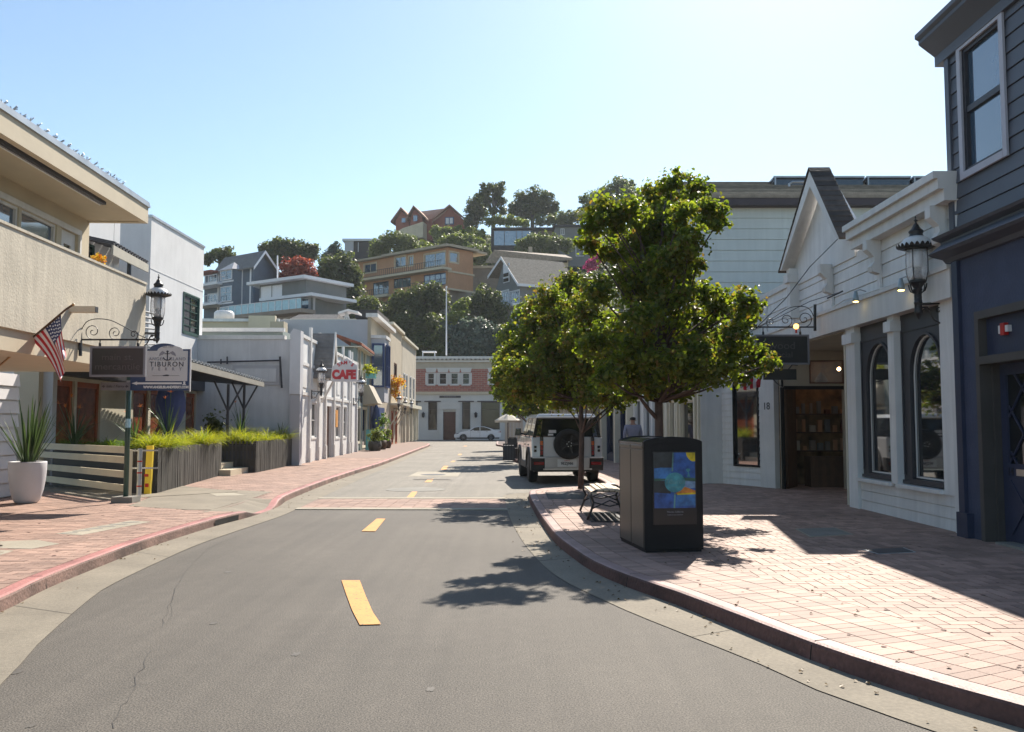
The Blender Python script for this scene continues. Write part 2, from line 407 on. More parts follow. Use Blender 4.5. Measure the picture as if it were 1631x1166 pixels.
def crown_pts(blobs,n,sub=14,subr=.36,shell=.45,flat=1.0):
    """blobs (x,y,z,r); leaves gathered in sub-clumps on each blob"""
    P_=[];Nn=[]; B=np.array(blobs,float); w=B[:,3]**2; w/=w.sum()
    for b,wi in zip(B,w):
        c=b[:3]; r=b[3]; m=int(n*wi)+1
        d=rng.normal(size=(sub,3)); d/=np.linalg.norm(d,axis=1,keepdims=True); d[:,2]*=flat
        sc=c+d*r*rng.uniform(.15,1.02,(sub,1)); sr=r*subr*rng.uniform(.55,1.5,sub)
        k=rng.integers(0,sub,m); e=rng.normal(size=(m,3)); e/=np.linalg.norm(e,axis=1,keepdims=True)
        e2=e.copy(); e2[:,2]*=.7; p=sc[k]+e2*(sr[k]*rng.uniform(shell,1.15,m)**.7)[:,None]
        ms=rng.random(m)<.17; p[ms]=c+e[ms]*(r*rng.uniform(.5,1.22,ms.sum()))[:,None]
        P_.append(p); q=e*.7+rng.normal(size=(m,3))*.55; q[:,2]+=.45; Nn.append(q)
    return np.concatenate(P_),np.concatenate(Nn)
def tree(name,label,cat,loc,blobs,n,size,mat,trunk_r=.1,group=None,height=None,trunk_mat='trunk_far',sub=14,shape=1,local=False,subr=.36,flat=1.0):
    """blobs in world coordinates"""
    t=thing(name,label,cat,loc,0,group); L0=Vector(loc)
    b=[(x-L0.x,y-L0.y,z-L0.z,r) for x,y,z,r in blobs]
    p,nn=crown_pts(b,n,sub,subr,flat=flat); leaf_mesh('crown',mat,p,nn,size,t,shape=shape)
    if trunk_r:
        cz=sum(q[2]*q[3] for q in b)/sum(q[3] for q in b); cx=sum(q[0] for q in b)/len(b); cy=sum(q[1] for q in b)/len(b)
        m=MB(); zt=max(cz,.5); m.tube([(0,0,0),(cx*.3,cy*.3,zt*.5),(cx*.8,cy*.8,zt)],[trunk_r,trunk_r*.8,trunk_r*.45],7)
        for q in b[:10]:
            m.tube([(cx*.3,cy*.3,zt*.5),((cx*.5+q[0])/2*1.0,(cy*.5+q[1])/2,(zt*.6+q[2])/2),(q[0],q[1],q[2])],[trunk_r*.5,trunk_r*.35,trunk_r*.12],5)
        m.build('trunk',trunk_mat,t,local=True,smooth=True)
    return t
# ------------------------------------------------------------ text
def text(name,s,size,mat,parent,loc,xdir,updir,align='CENTER',ext=.003,sx=1.0,spacing=1.0,bold=0.0,shear=0.0):
    c=bpy.data.curves.new(name,'FONT'); c.body=s; c.size=size; c.align_x=align; c.align_y='CENTER'; c.extrude=ext; c.space_character=spacing; c.offset=bold; c.shear=shear
    tmp=bpy.data.objects.new(name+'_c',c); COL.objects.link(tmp); dg=bpy.context.evaluated_depsgraph_get(); dg.update()
    me=bpy.data.meshes.new_from_object(tmp.evaluated_get(dg)); bpy.data.objects.remove(tmp); bpy.data.curves.remove(c)
    x=Vector(xdir).normalized(); y=Vector(updir).normalized(); z=x.cross(y)
    off=wloc(parent); l=Vector(loc)-off
    for v in me.vertices:
        q=l+x*v.co.x*sx+y*v.co.y+z*v.co.z; v.co=q
    me.materials.clear(); me.materials.append(MATS[mat]); o=bpy.data.objects.new(name,me); COL.objects.link(o); o.parent=parent; return o
# ============================================================ GROUND
SW=.13
def catmull(pts,step=.35):
    out=[]; n=len(pts)
    for i in range(n-1):
        p0=pts[max(i-1,0)];p1=pts[i];p2=pts[i+1];p3=pts[min(i+2,n-1)]
        L=math.dist(p1,p2); k=max(1,int(L/step))
        for j in range(k):
            t=j/k
            out.append(tuple(.5*((2*b)+(-a+c)*t+(2*a-5*b+4*c-d)*t*t+(-a+3*b-3*c+d)*t**3) for a,b,c,d in zip(p0,p1,p2,p3)))
    out.append(tuple(pts[-1])); return out
def offs(line,d):      # + = to the right of travel
    out=[]
    for i,p in enumerate(line):
        a=line[max(i-1,0)]; b=line[min(i+1,len(line)-1)]; dx,dy=b[0]-a[0],b[1]-a[1]; l=math.hypot(dx,dy) or 1
        dd=d(p) if callable(d) else d
        out.append((p[0]+dy/l*dd,p[1]-dx/l*dd))
    return out
RK=catmull([(4.9,1.6),(4.1,2.75),(3.3,3.85),(2.7,4.72),(2.3,5.45),(2.03,6.1),(1.75,7.0),(1.45,7.95),(1.13,8.8),(.88,9.7),(.73,10.7),(.58,12.05),(.49,13.9),(.42,15.8),(.37,18.0),(.36,19.4),(.42,20.1),(.7,20.7),(1.2,21.1),(1.8,21.4),(2.25,22.0),(2.4,23),(2.35,26),(2.2,30),(1.95,33.5),(1.6,35),(.9,35.9),(.35,36.6),(.15,38),(.05,40),(-.3,53),(-.7,64),(-1.2,68),(-1.4,80)])
LK=catmull([(-4.6,1.0),(-4.3,3.5),(-4.3,6),(-4.36,7.6),(-4.54,8.7),(-4.66,10.2),(-4.74,11.8),(-4.69,14.0),(-4.56,15.3),(-4.52,16.4),(-4.6,17.6),(-4.78,19.1),(-5.0,23.6),(-5.12,29),(-5.14,34),(-5.35,41.4),(-5.85,56),(-6.2,66),(-6.9,72),(-9,78),(-14,82)])
LG=catmull([(-3.0,1),(-2.9,4),(-3.14,5.5),(-3.45,6.5),(-3.88,8.2),(-4.02,9.0),(-4.13,10.4),(-4.2,11.9),(-4.15,13.5),(-4.06,15.5),(-4.1,17),(-4.21,19.3),(-4.38,23.8),(-4.6,29),(-4.7,34),(-4.95,41.4),(-5.5,56),(-5.9,66)])
RG=catmull([(4.2,1),(3.4,2.4),(2.75,3.7),(2.1,4.9),(1.84,5.43),(1.66,6.0),(1.36,6.75),(1.12,7.35),(.82,8.2),(.46,9.5),(.2,11.6),(.02,14.2),(-.1,16.9),(-.2,19.5),(-.18,20.2),(.1,20.75),(.5,20.95),(1.0,21.2),(1.7,21.7)])
def lz(y): return SW if (y<15.2 or y>17.6) else .015+(SW-.015)*max(0,(abs(y-16.4)-.55)/.65)
m=MB(); m.box(-1500,1500,-300,3000,-.4,-.3); struct(m,'ground','ground')
m=MB(); m.quad((-60,-12,0),(60,-12,0),(60,110,0),(-60,110,0)); struct(m,'road','asphalt')
M('asphalt_dummy',(.05,.045,.04)); asphalt('asphalt_old',(.19,.172,.142))
def stripz(A,B,z,za=None):
    m=MB(); n=len(A); vs=[(x,y,z) for x,y in A]+[(x,y,z) for x,y in B]
    return m.add(vs,[(i,i+1,n+i+1,n+i) for i in range(n-1)])
m=MB(); A=[p for p in LG if p[1]>19.4]; 
pts=[(-4.22,19.42)]+A+[(-6.5,70),(-8,76),(-40,84),(-40,100),(40,100),(40,80),(-.9,70),(-.5,64),(-.2,53),(.1,40),(.3,36.7),(2.3,34),(2.5,22),(.6,21.0),(-.12,20.6),(-.16,19.42)]
m.add([(x,y,.004) for x,y in pts],[tuple(range(len(pts)))]); struct(m,'old_road','asphalt_old')
def project(line,y): return min(line,key=lambda p:abs(p[1]-y))
# gutters
A=[project(LK,p[1]) for p in LG]; m=stripz([(a[0]-.02,p[1]) for a,p in zip(A,LG)],LG,.006); struct(m,'gutter','concrete')
A=[p for p in RK if p[1]<21.6]
def nearest(line,p): return min(line,key=lambda q:math.dist(p,q))
m=stripz([nearest(RK,p) if 0 else (nearest(RK,p)[0]+.02,nearest(RK,p)[1]) for p in RG],RG,.006); struct(m,'gutter','concrete')
# gutter joints
m=MB()
for y in (4.6,7.9,11.2,14.6,18.3,22,26,30):
    a=project(LK,y); b=project(LG,y-.25); m.quad((a[0],y-.004,.0085),(a[0],y+.004,.0085),(b[0],b[1]+.004,.0085),(b[0],b[1]-.004,.0085))
for p in RG[6:60:9]:
    q=nearest(RK,p); m.tube([(p[0],p[1],.004),(q[0],q[1],.004)],.0045,4)
struct(m,'gutter_joint','asphalt_dummy')
# kerbs
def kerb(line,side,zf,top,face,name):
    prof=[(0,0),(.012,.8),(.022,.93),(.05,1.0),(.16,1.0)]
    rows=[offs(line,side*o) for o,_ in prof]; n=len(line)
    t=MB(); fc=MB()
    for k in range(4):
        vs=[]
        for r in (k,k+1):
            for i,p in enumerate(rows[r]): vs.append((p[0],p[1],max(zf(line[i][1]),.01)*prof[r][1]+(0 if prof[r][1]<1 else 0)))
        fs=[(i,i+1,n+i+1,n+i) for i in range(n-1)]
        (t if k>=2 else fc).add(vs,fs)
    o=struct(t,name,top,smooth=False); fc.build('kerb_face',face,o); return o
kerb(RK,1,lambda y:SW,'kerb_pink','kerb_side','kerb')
kerb(LK,-1,lz,'kerb_redtop','kerb_red','kerb')
for line,side in ((RK,1),(LK,-1)):
    m=MB(); acc=0
    for i in range(1,len(line)-1):
        acc+=math.dist(line[i-1],line[i])
        if acc>2.4 and line[i][1]<45 and not (side<0 and 13.6<line[i][1]<18):
            acc=0; p=line[i]; a=line[i-1]; L_=math.dist(a,p); tx,ty=(p[0]-a[0])/L_,(p[1]-a[1])/L_; nx,ny=ty*side,-tx*side
            q=lambda o,z,w:(p[0]+nx*o+tx*w,p[1]+ny*o+ty*w,z)
            m.add([q(-.003,0,-.005),q(-.003,0,.005),q(.012,.105,.005),q(.012,.105,-.005),q(.047,SW+.002,-.005),q(.047,SW+.002,.005),q(.16,SW+.002,.005),q(.16,SW+.002,-.005)],[(0,1,2,3),(3,2,5,4),(4,5,6,7)])
    struct(m,'kerb_joint','dark_hole')
# sidewalk slabs
inn=[p for p in offs(RK,.15)]
pts=inn+[(12,80),(12,1.6)]
m=MB(); m.prism(pts,-.2,SW-.006); struct(m,'sidewalk','mortar')
linn=offs(LK,lambda p: -.15 if (p[1]<15.15 or p[1]>17.65) else -.6)
pts=linn+[(-30,82),(-30,1)]
m=MB(); m.prism(pts,-.2,SW-.006); struct(m,'sidewalk','mortar_left')
# kerb ramp
seg=[p for p in LK if 14.9<p[1]<17.95]; o1=offs(seg,-.13); o2=offs(seg,-.66); m=MB(); n=len(seg)
m.add([(a[0],a[1],lz(s[1])-.002) for a,s in zip(o1,seg)]+[(a[0],a[1],SW+.0015) for a in o2],[(i,i+1,n+i+1,n+i) for i in range(n-1)]); struct(m,'kerb_ramp','concrete')
# pavers
def clip_half(poly,a,b,keepright=True):
    out=[]; dx,dy=b[0]-a[0],b[1]-a[1]
    f=lambda p:((p[0]-a[0])*dy-(p[1]-a[1])*dx)*(1 if keepright else -1)
    for i,p in enumerate(poly):
        q=poly[(i+1)%len(poly)]; fp,fq=f(p),f(q)
        if fp>=0: out.append(p)
        if (fp>=0)!=(fq>=0): t=fp/(fp-fq); out.append((p[0]+(q[0]-p[0])*t,p[1]+(q[1]-p[1])*t))
    return out
def inside(p,poly):
    c=False; n=len(poly)
    for i in range(n):
        x1,y1=poly[i]; x2,y2=poly[(i+1)%n]
        if (y1>p[1])!=(y2>p[1]) and p[0]<(x2-x1)*(p[1]-y1)/(y2-y1)+x1: c=not c
    return c
def pave(mb,bricks,bound,right,z,xlim,ylim,excl=()):
    segs=np.array([( (bound[i][0]+bound[i+1][0])/2,(bound[i][1]+bound[i+1][1])/2) for i in range(len(bound)-1)])
    for q in bricks:
        cx=sum(p[0] for p in q)/4; cy=sum(p[1] for p in q)/4
        if not(xlim[0]<cx<xlim[1] and ylim[0]<cy<ylim[1]): continue
        if any(inside((cx,cy),e) for e in excl): continue
        i=int(np.argmin((segs[:,0]-cx)**2+(segs[:,1]-cy)**2)); r=clip_half(q,bound[i],bound[i+1],right)
        if len(r)>=3:
            d=random.uniform(-.0012,.0012); n=len(r); tx=random.uniform(-.004,.004); ty=random.uniform(-.004,.004)
            zz=lambda p: z+d+(p[0]-cx)*tx+(p[1]-cy)*ty
            vs=[(p[0],p[1],zz(p)) for p in r]+[(p[0],p[1],z-.02) for p in r]
            mb.add(vs,[tuple(range(n))]+[(i,n+i,n+(i+1)%n,(i+1)%n) for i in range(n)])
random.seed(3)
g=.0045
def herring(x0,x1,y0,y1,w=.12):
    out=[]
    for a in range(int(x0/w),int(x1/w)+1):
        for b in range(int(y0/w),int(y1/w)+1):
            k=(a-b)%4
            if k==0: X0,X1,Y0,Y1=a*w,(a+2)*w,b*w,(b+1)*w
            elif k==3: X0,X1,Y0,Y1=a*w,(a+1)*w,b*w,(b+2)*w
            else: continue
            out.append([(X0+g,Y0+g),(X1-g,Y0+g),(X1-g,Y1-g),(X0+g,Y1-g)])
    return out
def bond(x0,x1,y0,y1,l=.24,w=.12):
    out=[]
    for b in range(int(y0/w),int(y1/w)+1):
        o=(b%2)*l/2
        for a in range(int(x0/l)-1,int(x1/l)+1):
            X0=a*l+o; out.append([(X0+g,b*w+g),(X0+l-g,b*w+g),(X0+l-g,(b+1)*w-g),(X0+g,(b+1)*w-g)])
    return out
RKn=[p for p in RK if p[1]<46]
m=MB(); m.fixn=False; nrow=4
def resample(line,st):
    out=[line[0]]; acc=0
    for i in range(1,len(line)):
        a,b=line[i-1],line[i]; L=math.dist(a,b); t=st-acc
        while t<=L: out.append((a[0]+(b[0]-a[0])*t/L,a[1]+(b[1]-a[1])*t/L)); t+=st
        acc=(acc+L)%st
    return out
base=resample(RKn,.122)
rows=[offs(base,.165+.235*k) for k in range(nrow+1)]
for k in range(nrow):
    A,B=rows[k],rows[k+1]
    for i in range(len(A)-1):
        q=[A[i],A[i+1],B[i+1],B[i]]
        cx=sum(p[0] for p in q)/4; cy=sum(p[1] for p in q)/4
        s=.955; r=[(cx+(p[0]-cx)*s,cy+(p[1]-cy)*s) for p in q]; r=[r[0],r[3],r[2],r[1]]; d=random.uniform(-.001,.001)
        ar=sum(r[j][0]*r[(j+1)%4][1]-r[(j+1)%4][0]*r[j][1] for j in range(4))
        if ar<0: r=r[::-1]
        if abs(ar)<.02: continue
        m.add([(p[0],p[1],SW+d) for p in r]+[(p[0],p[1],SW-.02) for p in r],[(0,1,2,3)]+[(j,4+j,4+(j+1)%4,(j+1)%4) for j in range(4)])
bnd=offs(RKn,.165+.235*nrow)
pave(m,herring(.5,9.5,1.5,45),bnd,True,SW,(.2,8.5),(2.0,45))
struct(m,'brick_paving','paver')
m=MB(); m.fixn=False
bl=offs(LK,-.17)
patch=[tuple(G(x,y,SW)[:2]) for x,y in [(205,806),(250,788),(300,778),(434,783),(400,794),(338,812),(300,812)]]
mer=[p for p in bl if p[1]<40]
pave(m,bond(-13,-4,4,40),mer,False,SW,(-12.5,-4),(4,39.5),[patch,[(-5.3,15.15),(-4,15.15),(-4,17.65),(-5.3,17.65)]])
struct(m,'brick_paving','paver_left')
m=MB(); m.prism(patch,.1,SW+.001)
for pp in ([(330,783),(375,784),(395,790),(330,791)],[(375,796),(420,798),(415,802),(370,801)]):
    pass
struct(m,'concrete_landing','concrete')
m=MB()
for q in ([(88,850),(208,829),(240,831),(130,852)],[(0,862),(60,860),(95,866),(50,874),(0,873)],[(0,876),(22,877),(0,884)],[(0,868),(4,868),(4,870),(0,870)]):
    z=SW+.003; m.prism([tuple(G(x,y,z)[:2]) for x,y in q],.1,z)
z=SW+.003
struct(m,'utility_cover','concrete_pale')
m=MB()
for k in range(6):
    t=k/6; x=95+t*118; y=849-t*20.5; m.prism([tuple(G(a,b,SW+.005)[:2]) for a,b in [(x,y),(x+26,y-1.5),(x+30,y-.4),(x+4,y+1.1)]],.1,SW+.005)
struct(m,'cover_slot','concrete_grey')
m=MB()
for q in ([(328,784),(372,785),(393,789),(345,790)],):
    m.prism([tuple(G(x,y,SW+.004)[:2]) for x,y in q],.1,SW+.004)
struct(m,'utility_cover','concrete_pale')
# storm drain in the left kerb
c=[p for p in LK if 13.9<p[1]<15.1]; m=MB(); r1=offs(c,.004); r2=offs(c,-.05)
n=len(c); m.add([(a[0],a[1],.012) for a in r1]+[(a[0],a[1],.095) for a in r1],[(i,i+1,n+i+1,n+i) for i in range(n-1)])
solo(m,'storm_drain','dark_hole','dark slot of a storm drain cut into the red kerb','drain')
# road paint
def paint(pxs,name='lane_dash',mat='paint_yellow',z=.009):
    m=MB(); pts=[G(x,y,z) for x,y in pxs]; m.add([tuple(p) for p in pts],[tuple(range(len(pts)))]); return struct(m,name,mat)
paint([(544,924),(573,924),(583,950),(594,975),(607,994),(573,995),(561,972),(552,948)])
paint([(576,846),(600,826),(614,826),(598,846)])
for q in ([(648,792),(656,783),(665,783),(659,792)],[(676,768),(682,763),(691,762),(687,768)],[(702,748),(707,742),(714,742),(711,748)],[(717,736),(721,734),(726,734),(723,736)],[(729,725),(731,723),(736,723),(734,725)],[(738,711),(739,710),(744,710),(743,711)]): paint(q)
# brick crossing band
m=MB(); m.fixn=False
pave(m,[ [(a*.24+g,b*.12+g),(a*.24+.24-g,b*.12+g),(a*.24+.24-g,b*.12+.12-g),(a*.24+g,b*.12+.12-g)] for a in range(-18,0) for b in range(142,160)],[(-50,0),(-50,100)],True,.014,(-4.12,-.12),(17.05,19.1))
struct(m,'crossing_bricks','paver_left')
m=MB(); m.quad((-4.1,16.95,.008),(-.1,16.85,.008),(-.15,19.2,.008),(-4.2,19.2,.008)); struct(m,'crossing_bed','mortar_left')
m=MB(); m.prism([(-4.1,16.75),(-.08,16.65),(-.1,16.97),(-4.12,17.05)],-.05,.017); m.prism([(-4.2,19.12),(-.15,19.12),(-.15,19.45),(-4.22,19.45)],-.05,.017); struct(m,'crossing_edge','concrete_pale')
paint([(649,759),(666,751),(735,751),(729,759)],'concrete_patch','concrete_pale',.008)
m=MB(); m.quad((-2.9,25.85,.012),(-1.75,25.7,.012),(-1.9,26.15,.012),(-2.9,26.2,.012)); struct(m,'repair_patch','asphalt')
for (px,py,r) in ((662,780,.55),(690,756.5,.3)):
    c=G(px,py); m=MB(); m.lathe([(r*1.35,.004),(r*1.35,.010),(r,.011),(r,.013),(0.01,.013)],28,(c.x,c.y,0)); solo(m,'manhole_cover','concrete_grey' if r>.4 else 'charcoal','round manhole cover in a worn ring, '+('nearer one beyond the brick band' if r>.4 else 'farther one on the pale concrete patch'),'manhole cover')
# cracks and tar seams in the asphalt
m=MB()
def crack(pxs,w=.012):
    pts=[G(x,y) for x,y in pxs]; out=[]
    for i in range(len(pts)-1):
        k=6
        for j in range(k):
            p=pts[i].lerp(pts[i+1],j/k); out.append((p.x+random.uniform(-.02,.02),p.y+random.uniform(-.02,.02)))
    a=offs(out,[w][0]/2); b=offs(out,-w/2); n=len(out); ww=[random.uniform(.3,1) for _ in out]
    m.add([(o[0]+(q[0]-o[0])*k,o[1]+(q[1]-o[1])*k,.0035) for o,q,k in zip(out,a,ww)]+[(o[0]+(q[0]-o[0])*k,o[1]+(q[1]-o[1])*k,.0035) for o,q,k in zip(out,b,ww)],[(i,i+1,n+i+1,n+i) for i in range(n-1)])
crack([(178,1160),(205,1110),(225,1065),(240,1030)],.008); crack([(256,1000),(270,960),(290,918)],.006); crack([(300,905),(330,875),(380,852)],.006); crack([(205,1095),(240,1088)],.006); crack([(270,990),(276,950),(300,900)],.004)
crack([(1450,1140),(1300,1085),(1180,1035),(1080,1000),(1040,992)],.005)
struct(m,'asphalt_crack','asphalt_dummy')
# metal utility lids and a tree grate on the right pavement
def lid(pxs,label,mat='concrete_grey',fr='galv'):
    z=SW+.006; pts=[G(x,y,z) for x,y in pxs]; pts=[(p.x,p.y) for p in pts]
    m=MB(); m.prism(pts,.1,z); cx=sum(p[0] for p in pts)/4; cy=sum(p[1] for p in pts)/4
    q=[(cx+(x-cx)*.9,cy+(y-cy)*.9) for x,y in pts]
    t=thing('access_hatch',label,'access hatch',(cx,cy,SW)); m.build('frame',fr,t); m=MB(); m.prism(q,.1,z+.003); m.build('cover',mat,t)
lid([(1266,842),(1330,840),(1360,851),(1290,855)],'pale grey square lid in the shaded bricks behind the litter bin side','concrete_grey','concrete_pale')
lid([(1374,875),(1440,872),(1459,879),(1397,882)],'dark lid with a bright metal rim near the blue building','charcoal','galv')
t=thing('tree_grate','dark slatted metal grate around the foot of the nearest tree','tree grate',(2.05,14.2,SW))
m=MB(); m.box(1.2,2.9,13.45,13.5,SW,SW+.012); m.box(1.2,2.9,14.9,14.95,SW,SW+.012); m.box(1.2,1.25,13.5,14.9,SW,SW+.012); m.box(2.85,2.9,13.5,14.9,SW,SW+.012)
for k in range(16):
    x=1.3+k*.097; m.box(x,x+.05,13.5,14.9,SW,SW+.010)
m.build('grille','black_iron',t); m=MB(); m.box(1.25,2.85,13.5,14.9,SW-.02,SW+.003); m.build('pit','dark_hole',t)
t=thing('tree_grate','slatted metal grate beside the kerb under the second tree','tree grate',(1.1,18.6,SW))
m=MB()
for k in range(14): m.box(.72,1.6,17.6+k*.13,17.66+k*.13,SW,SW+.008)
m.build('grille','black_iron',t)
# terrain: hill behind the street
def hz(x,y):
    t=max(0,min(1,(y-104)/26)); a=19*t*t*(3-2*t); b=.335*max(0,y-130)
    z=a+b
    if y>225: z-=(y-225)*.335
    edge=max(0,min(1,(x+75)/60)); edge=edge*edge*(3-2*edge)
    return z*(.35+.65*edge) if y>104 else 0
m=MB(); xs=list(range(-170,241,8)); ys=list(range(104,300,6))
m.add([(x,y,hz(x,y)-.25+.5*math.sin(x*.21+y*.13)) for y in ys for x in xs],[(j*len(xs)+i,j*len(xs)+i+1,(j+1)*len(xs)+i+1,(j+1)*len(xs)+i) for j in range(len(ys)-1) for i in range(len(xs)-1)])
struct(m,'hill','hill',smooth=True)
# ============================================================ RIGHT SIDE BUILDINGS
def arch_panel(m,F_,s0,s1,z0,z1,a0,a1,b0,b1,w0,w1,n=12):
    """wall panel s0..s1,z0..z1 with an arched hole a0..a1, b0..b1"""
    r=(a1-a0)/2; sp=b1-r*1.15; T=MB(F_.T) if m is None else m
    T.box(s0,a0,w0,w1,z0,z1); T.box(a1,s1,w0,w1,z0,z1)
    if b0>z0: T.box(a0,a1,w0,w1,z0,b0)
    f=lambda s: sp+math.sqrt(max(0,1-((s-(a0+a1)/2)/r)**2))*(b1-sp)
    for k in range(n):
        p=a0+(1-math.cos(math.pi*k/n))*r; q=a0+(1-math.cos(math.pi*(k+1)/n))*r
        T.hull8([(p,w0,f(p)),(q,w0,f(q)),(q,w1,f(q)),(p,w1,f(p))],[(p,w0,z1),(q,w0,z1),(q,w1,z1),(p,w1,z1)])
    return T
def arch_glass(F_,a0,a1,b0,b1,w,n=12,ins=0.0):
    a0+=ins;a1-=ins;b0+=ins;b1-=ins
    r=(a1-a0)/2; sp=b1-r*1.15; pts=[(a0,b0)]+[(a0+(1-math.cos(math.pi*k/n))*r, sp+math.sin(math.pi*k/n)*(b1-sp)) for k in range(n+1)]+[(a1,b0)]
    m=MB(F_.T); k=len(pts); m.add([(s,w,z) for s,z in pts]+[(s,w-.01,z) for s,z in pts],[tuple(range(k)),tuple(range(2*k-1,k-1,-1))]+[(i,k+i,k+(i+1)%k,(i+1)%k) for i in range(k)]); return m
def arch_rim(F_,a0,a1,b0,b1,w0,w1,t,n=12):
    m=MB(F_.T); r=(a1-a0)/2; sp=b1-r*1.15
    def P_(ins): 
        rr=r-ins; return [(a0+ins,b0)]+[((a0+a1)/2-math.cos(math.pi*k/n)*rr, sp+math.sin(math.pi*k/n)*(b1-sp-ins)) for k in range(n+1)]+[(a1-ins,b0)]
    A,B=P_(0),P_(t)
    for i in range(len(A)-1):
        p,q,r2,s2=A[i],A[i+1],B[i+1],B[i]
        m.add([(p[0],w0,p[1]),(q[0],w0,q[1]),(r2[0],w0,r2[1]),(s2[0],w0,s2[1]),(p[0],w1,p[1]),(q[0],w1,q[1]),(r2[0],w1,r2[1]),(s2[0],w1,s2[1])],[(0,3,2,1),(4,5,6,7),(0,1,5,4),(1,2,6,5),(2,3,7,6),(3,0,4,7)])
    m.box(a0,a1,w0,w1,b0-t,b0); return m
def window(F_,root,s0,s1,z0,z1,frame='white_paint',glass='glass',w=0.0,dep=.08,fr=.06,mid=(),midz=(),sill=0,trim=0,name='window',fw=.03,label=None,trimmat=None):
    m=MB(F_.T)
    for a,b,c,d in ((s0,s0+fr,z0,z1),(s1-fr,s1,z0,z1),(s0+fr,s1-fr,z0,z0+fr),(s0+fr,s1-fr,z1-fr,z1)): m.box(a,b,w-dep-.02,w-dep+.05,c,d)
    for x in mid: q=s0+(s1-s0)*x; m.box(q-fw/2,q+fw/2,w-dep-.015,w-dep+.045,z0+fr,z1-fr)
    for x in midz: q=z0+(z1-z0)*x; m.box(s0+fr,s1-fr,w-dep-.01,w-dep+.04,q-fw/2,q+fw/2)
    o=m.build(name,frame,root,label=label)
    g=MB(F_.T); g.box(s0+fr*.5,s1-fr*.5,w-dep-.01,w-dep,z0+fr*.5,z1-fr*.5); g.build('pane',glass,o)
    if trim:
        t=MB(F_.T); t.box(s0-trim,s0,w,w+.03,z0-trim,z1+trim); t.box(s1,s1+trim,w,w+.03,z0-trim,z1+trim); t.box(s0,s1,w,w+.03,z1,z1+trim); t.box(s0,s1,w,w+.035,z0-trim,z0); t.build('trim',trimmat or frame,o)
    if sill:
        t=MB(F_.T); t.box(s0-.05,s1+.05,w,w+sill,z0-.06,z0); t.build('sill',frame,o)
    return o
FR=Fac((6.12,11.9),(6.2,20.6),(-1,0)); h=FR.hit
R1=thing('shop_building','white clapboard one storey shop with steep false gable and arched windows','building',(7.5,16,SW))
Z0=SW-.01
zfb=h(1400,507,.15)[1]; zft=zfb+.42; zcb=4.62; zct=5.02
sA=h(1505,700)[0]; sB=h(1434,700)[0]; sC=h(1424,700)[0]; sD=h(1370,700)[0]; sE=h(1356,700)[0]; sF=8.62
zs=h(1500,775)[1]
# ground wall below the windows, pilasters
m=FR.mb(); siding(FR,0.25,sD,Z0,zs-.1,(),.17,.012,.15,m); m.box(0,.25,-.15,.05,Z0,zfb); m.box(.25,sA,-.15,.03,zs-.1,zfb)
m.box(sB,sC,-.12,.06,zs-.06,zfb); m.box(sD,sE,-.15,.06,Z0,zfb); m.box(sD-.02,sE+.03,-.15,.12,zfb-.28,zfb-.1); m.box(sB-.02,sC+.02,-.12,.12,zfb-.25,zfb-.08)
m.box(.02,.14,.05,.09,Z0,2.6)
m.box(sA,sB-.0,-.10,.10,zs-.1,zs-.045); m.box(sC,sD,-.10,.10,zs-.1,zs-.045)
m.build('wall','white_siding',R1)
# arched display windows
for k,(a,b,x0,x1,yt,yb) in enumerate(((sA,sB,1500,1447,528,770),(sC,sD,1421,1378,543,757))):
    if a>b: a,b=b,a
    p0,p1=sorted((h(x0,650)[0],h(x1,650)[0])); zt=h((x0+x1)/2,yt)[1]
    m=arch_panel(None,FR,a,b,zs-.02,zfb,p0,p1,zs+.05,zt,-.12,-.05); o=m.build('arched_window','charcoal',R1)
    arch_rim(FR,p0,p1,zs+.05,zt,-.06,-.015,.035).build('frame','charcoal',o)
    arch_rim(FR,p0+.03,p1-.03,zs+.09,zt-.035,-.095,-.08,.025).build('inner_bead','white_paint',o)
    arch_glass(FR,p0,p1,zs+.02,zt,-.10).build('pane','glass_shop',o)
    t=FR.mb(); t.box(a,b,-.05,-.02,zs-.03,zs+.02); t.box(a+.04,a+.07,-.055,-.03,zs+.1,zfb-.25); t.box(b-.07,b-.04,-.055,-.03,zs+.1,zfb-.25); t.box(a+.07,b-.07,-.055,-.03,zfb-.28,zfb-.25); t.build('moulding','charcoal',o)
# upper parapet
m=FR.mb(); siding(FR,-.0,10.3,zft,zcb+.02,(),.235,.014,.3,m,w1=.10)
for s in (.12,2.35,4.55,6.9,9.0): m.box(s-.055,s+.055,.11,.15,zft,zcb)
m.build('parapet','white_siding',R1)
m=FR.mb(); m.box(-.02,10.3,-.3,.15,zfb,zft); m.box(-.02,10.3,.15,.19,zft-.03,zft+.03); m.build('fascia','white_paint',R1)
sg0,_=h(1345,375,.4); 
for a,b in ((-.25,sg0),(7.0,10.3)):
    m=FR.mb()
    if a>1: m.box(a,b,-.2,.16,zcb,zcb+.12); m.build('cornice','white_paint',R1); continue
    m.box(a,b,-.2,.30,zcb,zcb+.16); m.box(a,b,-.2,.38,zcb+.16,zcb+.30); m.box(a,b,-.2,.44,zcb+.30,zct); m.build('cornice','white_paint',R1)
m=FR.mb(); m.box(-.22,-.02,-.25,.13,zft+.05,zcb); m.build('cornice_end','white_paint',R1)
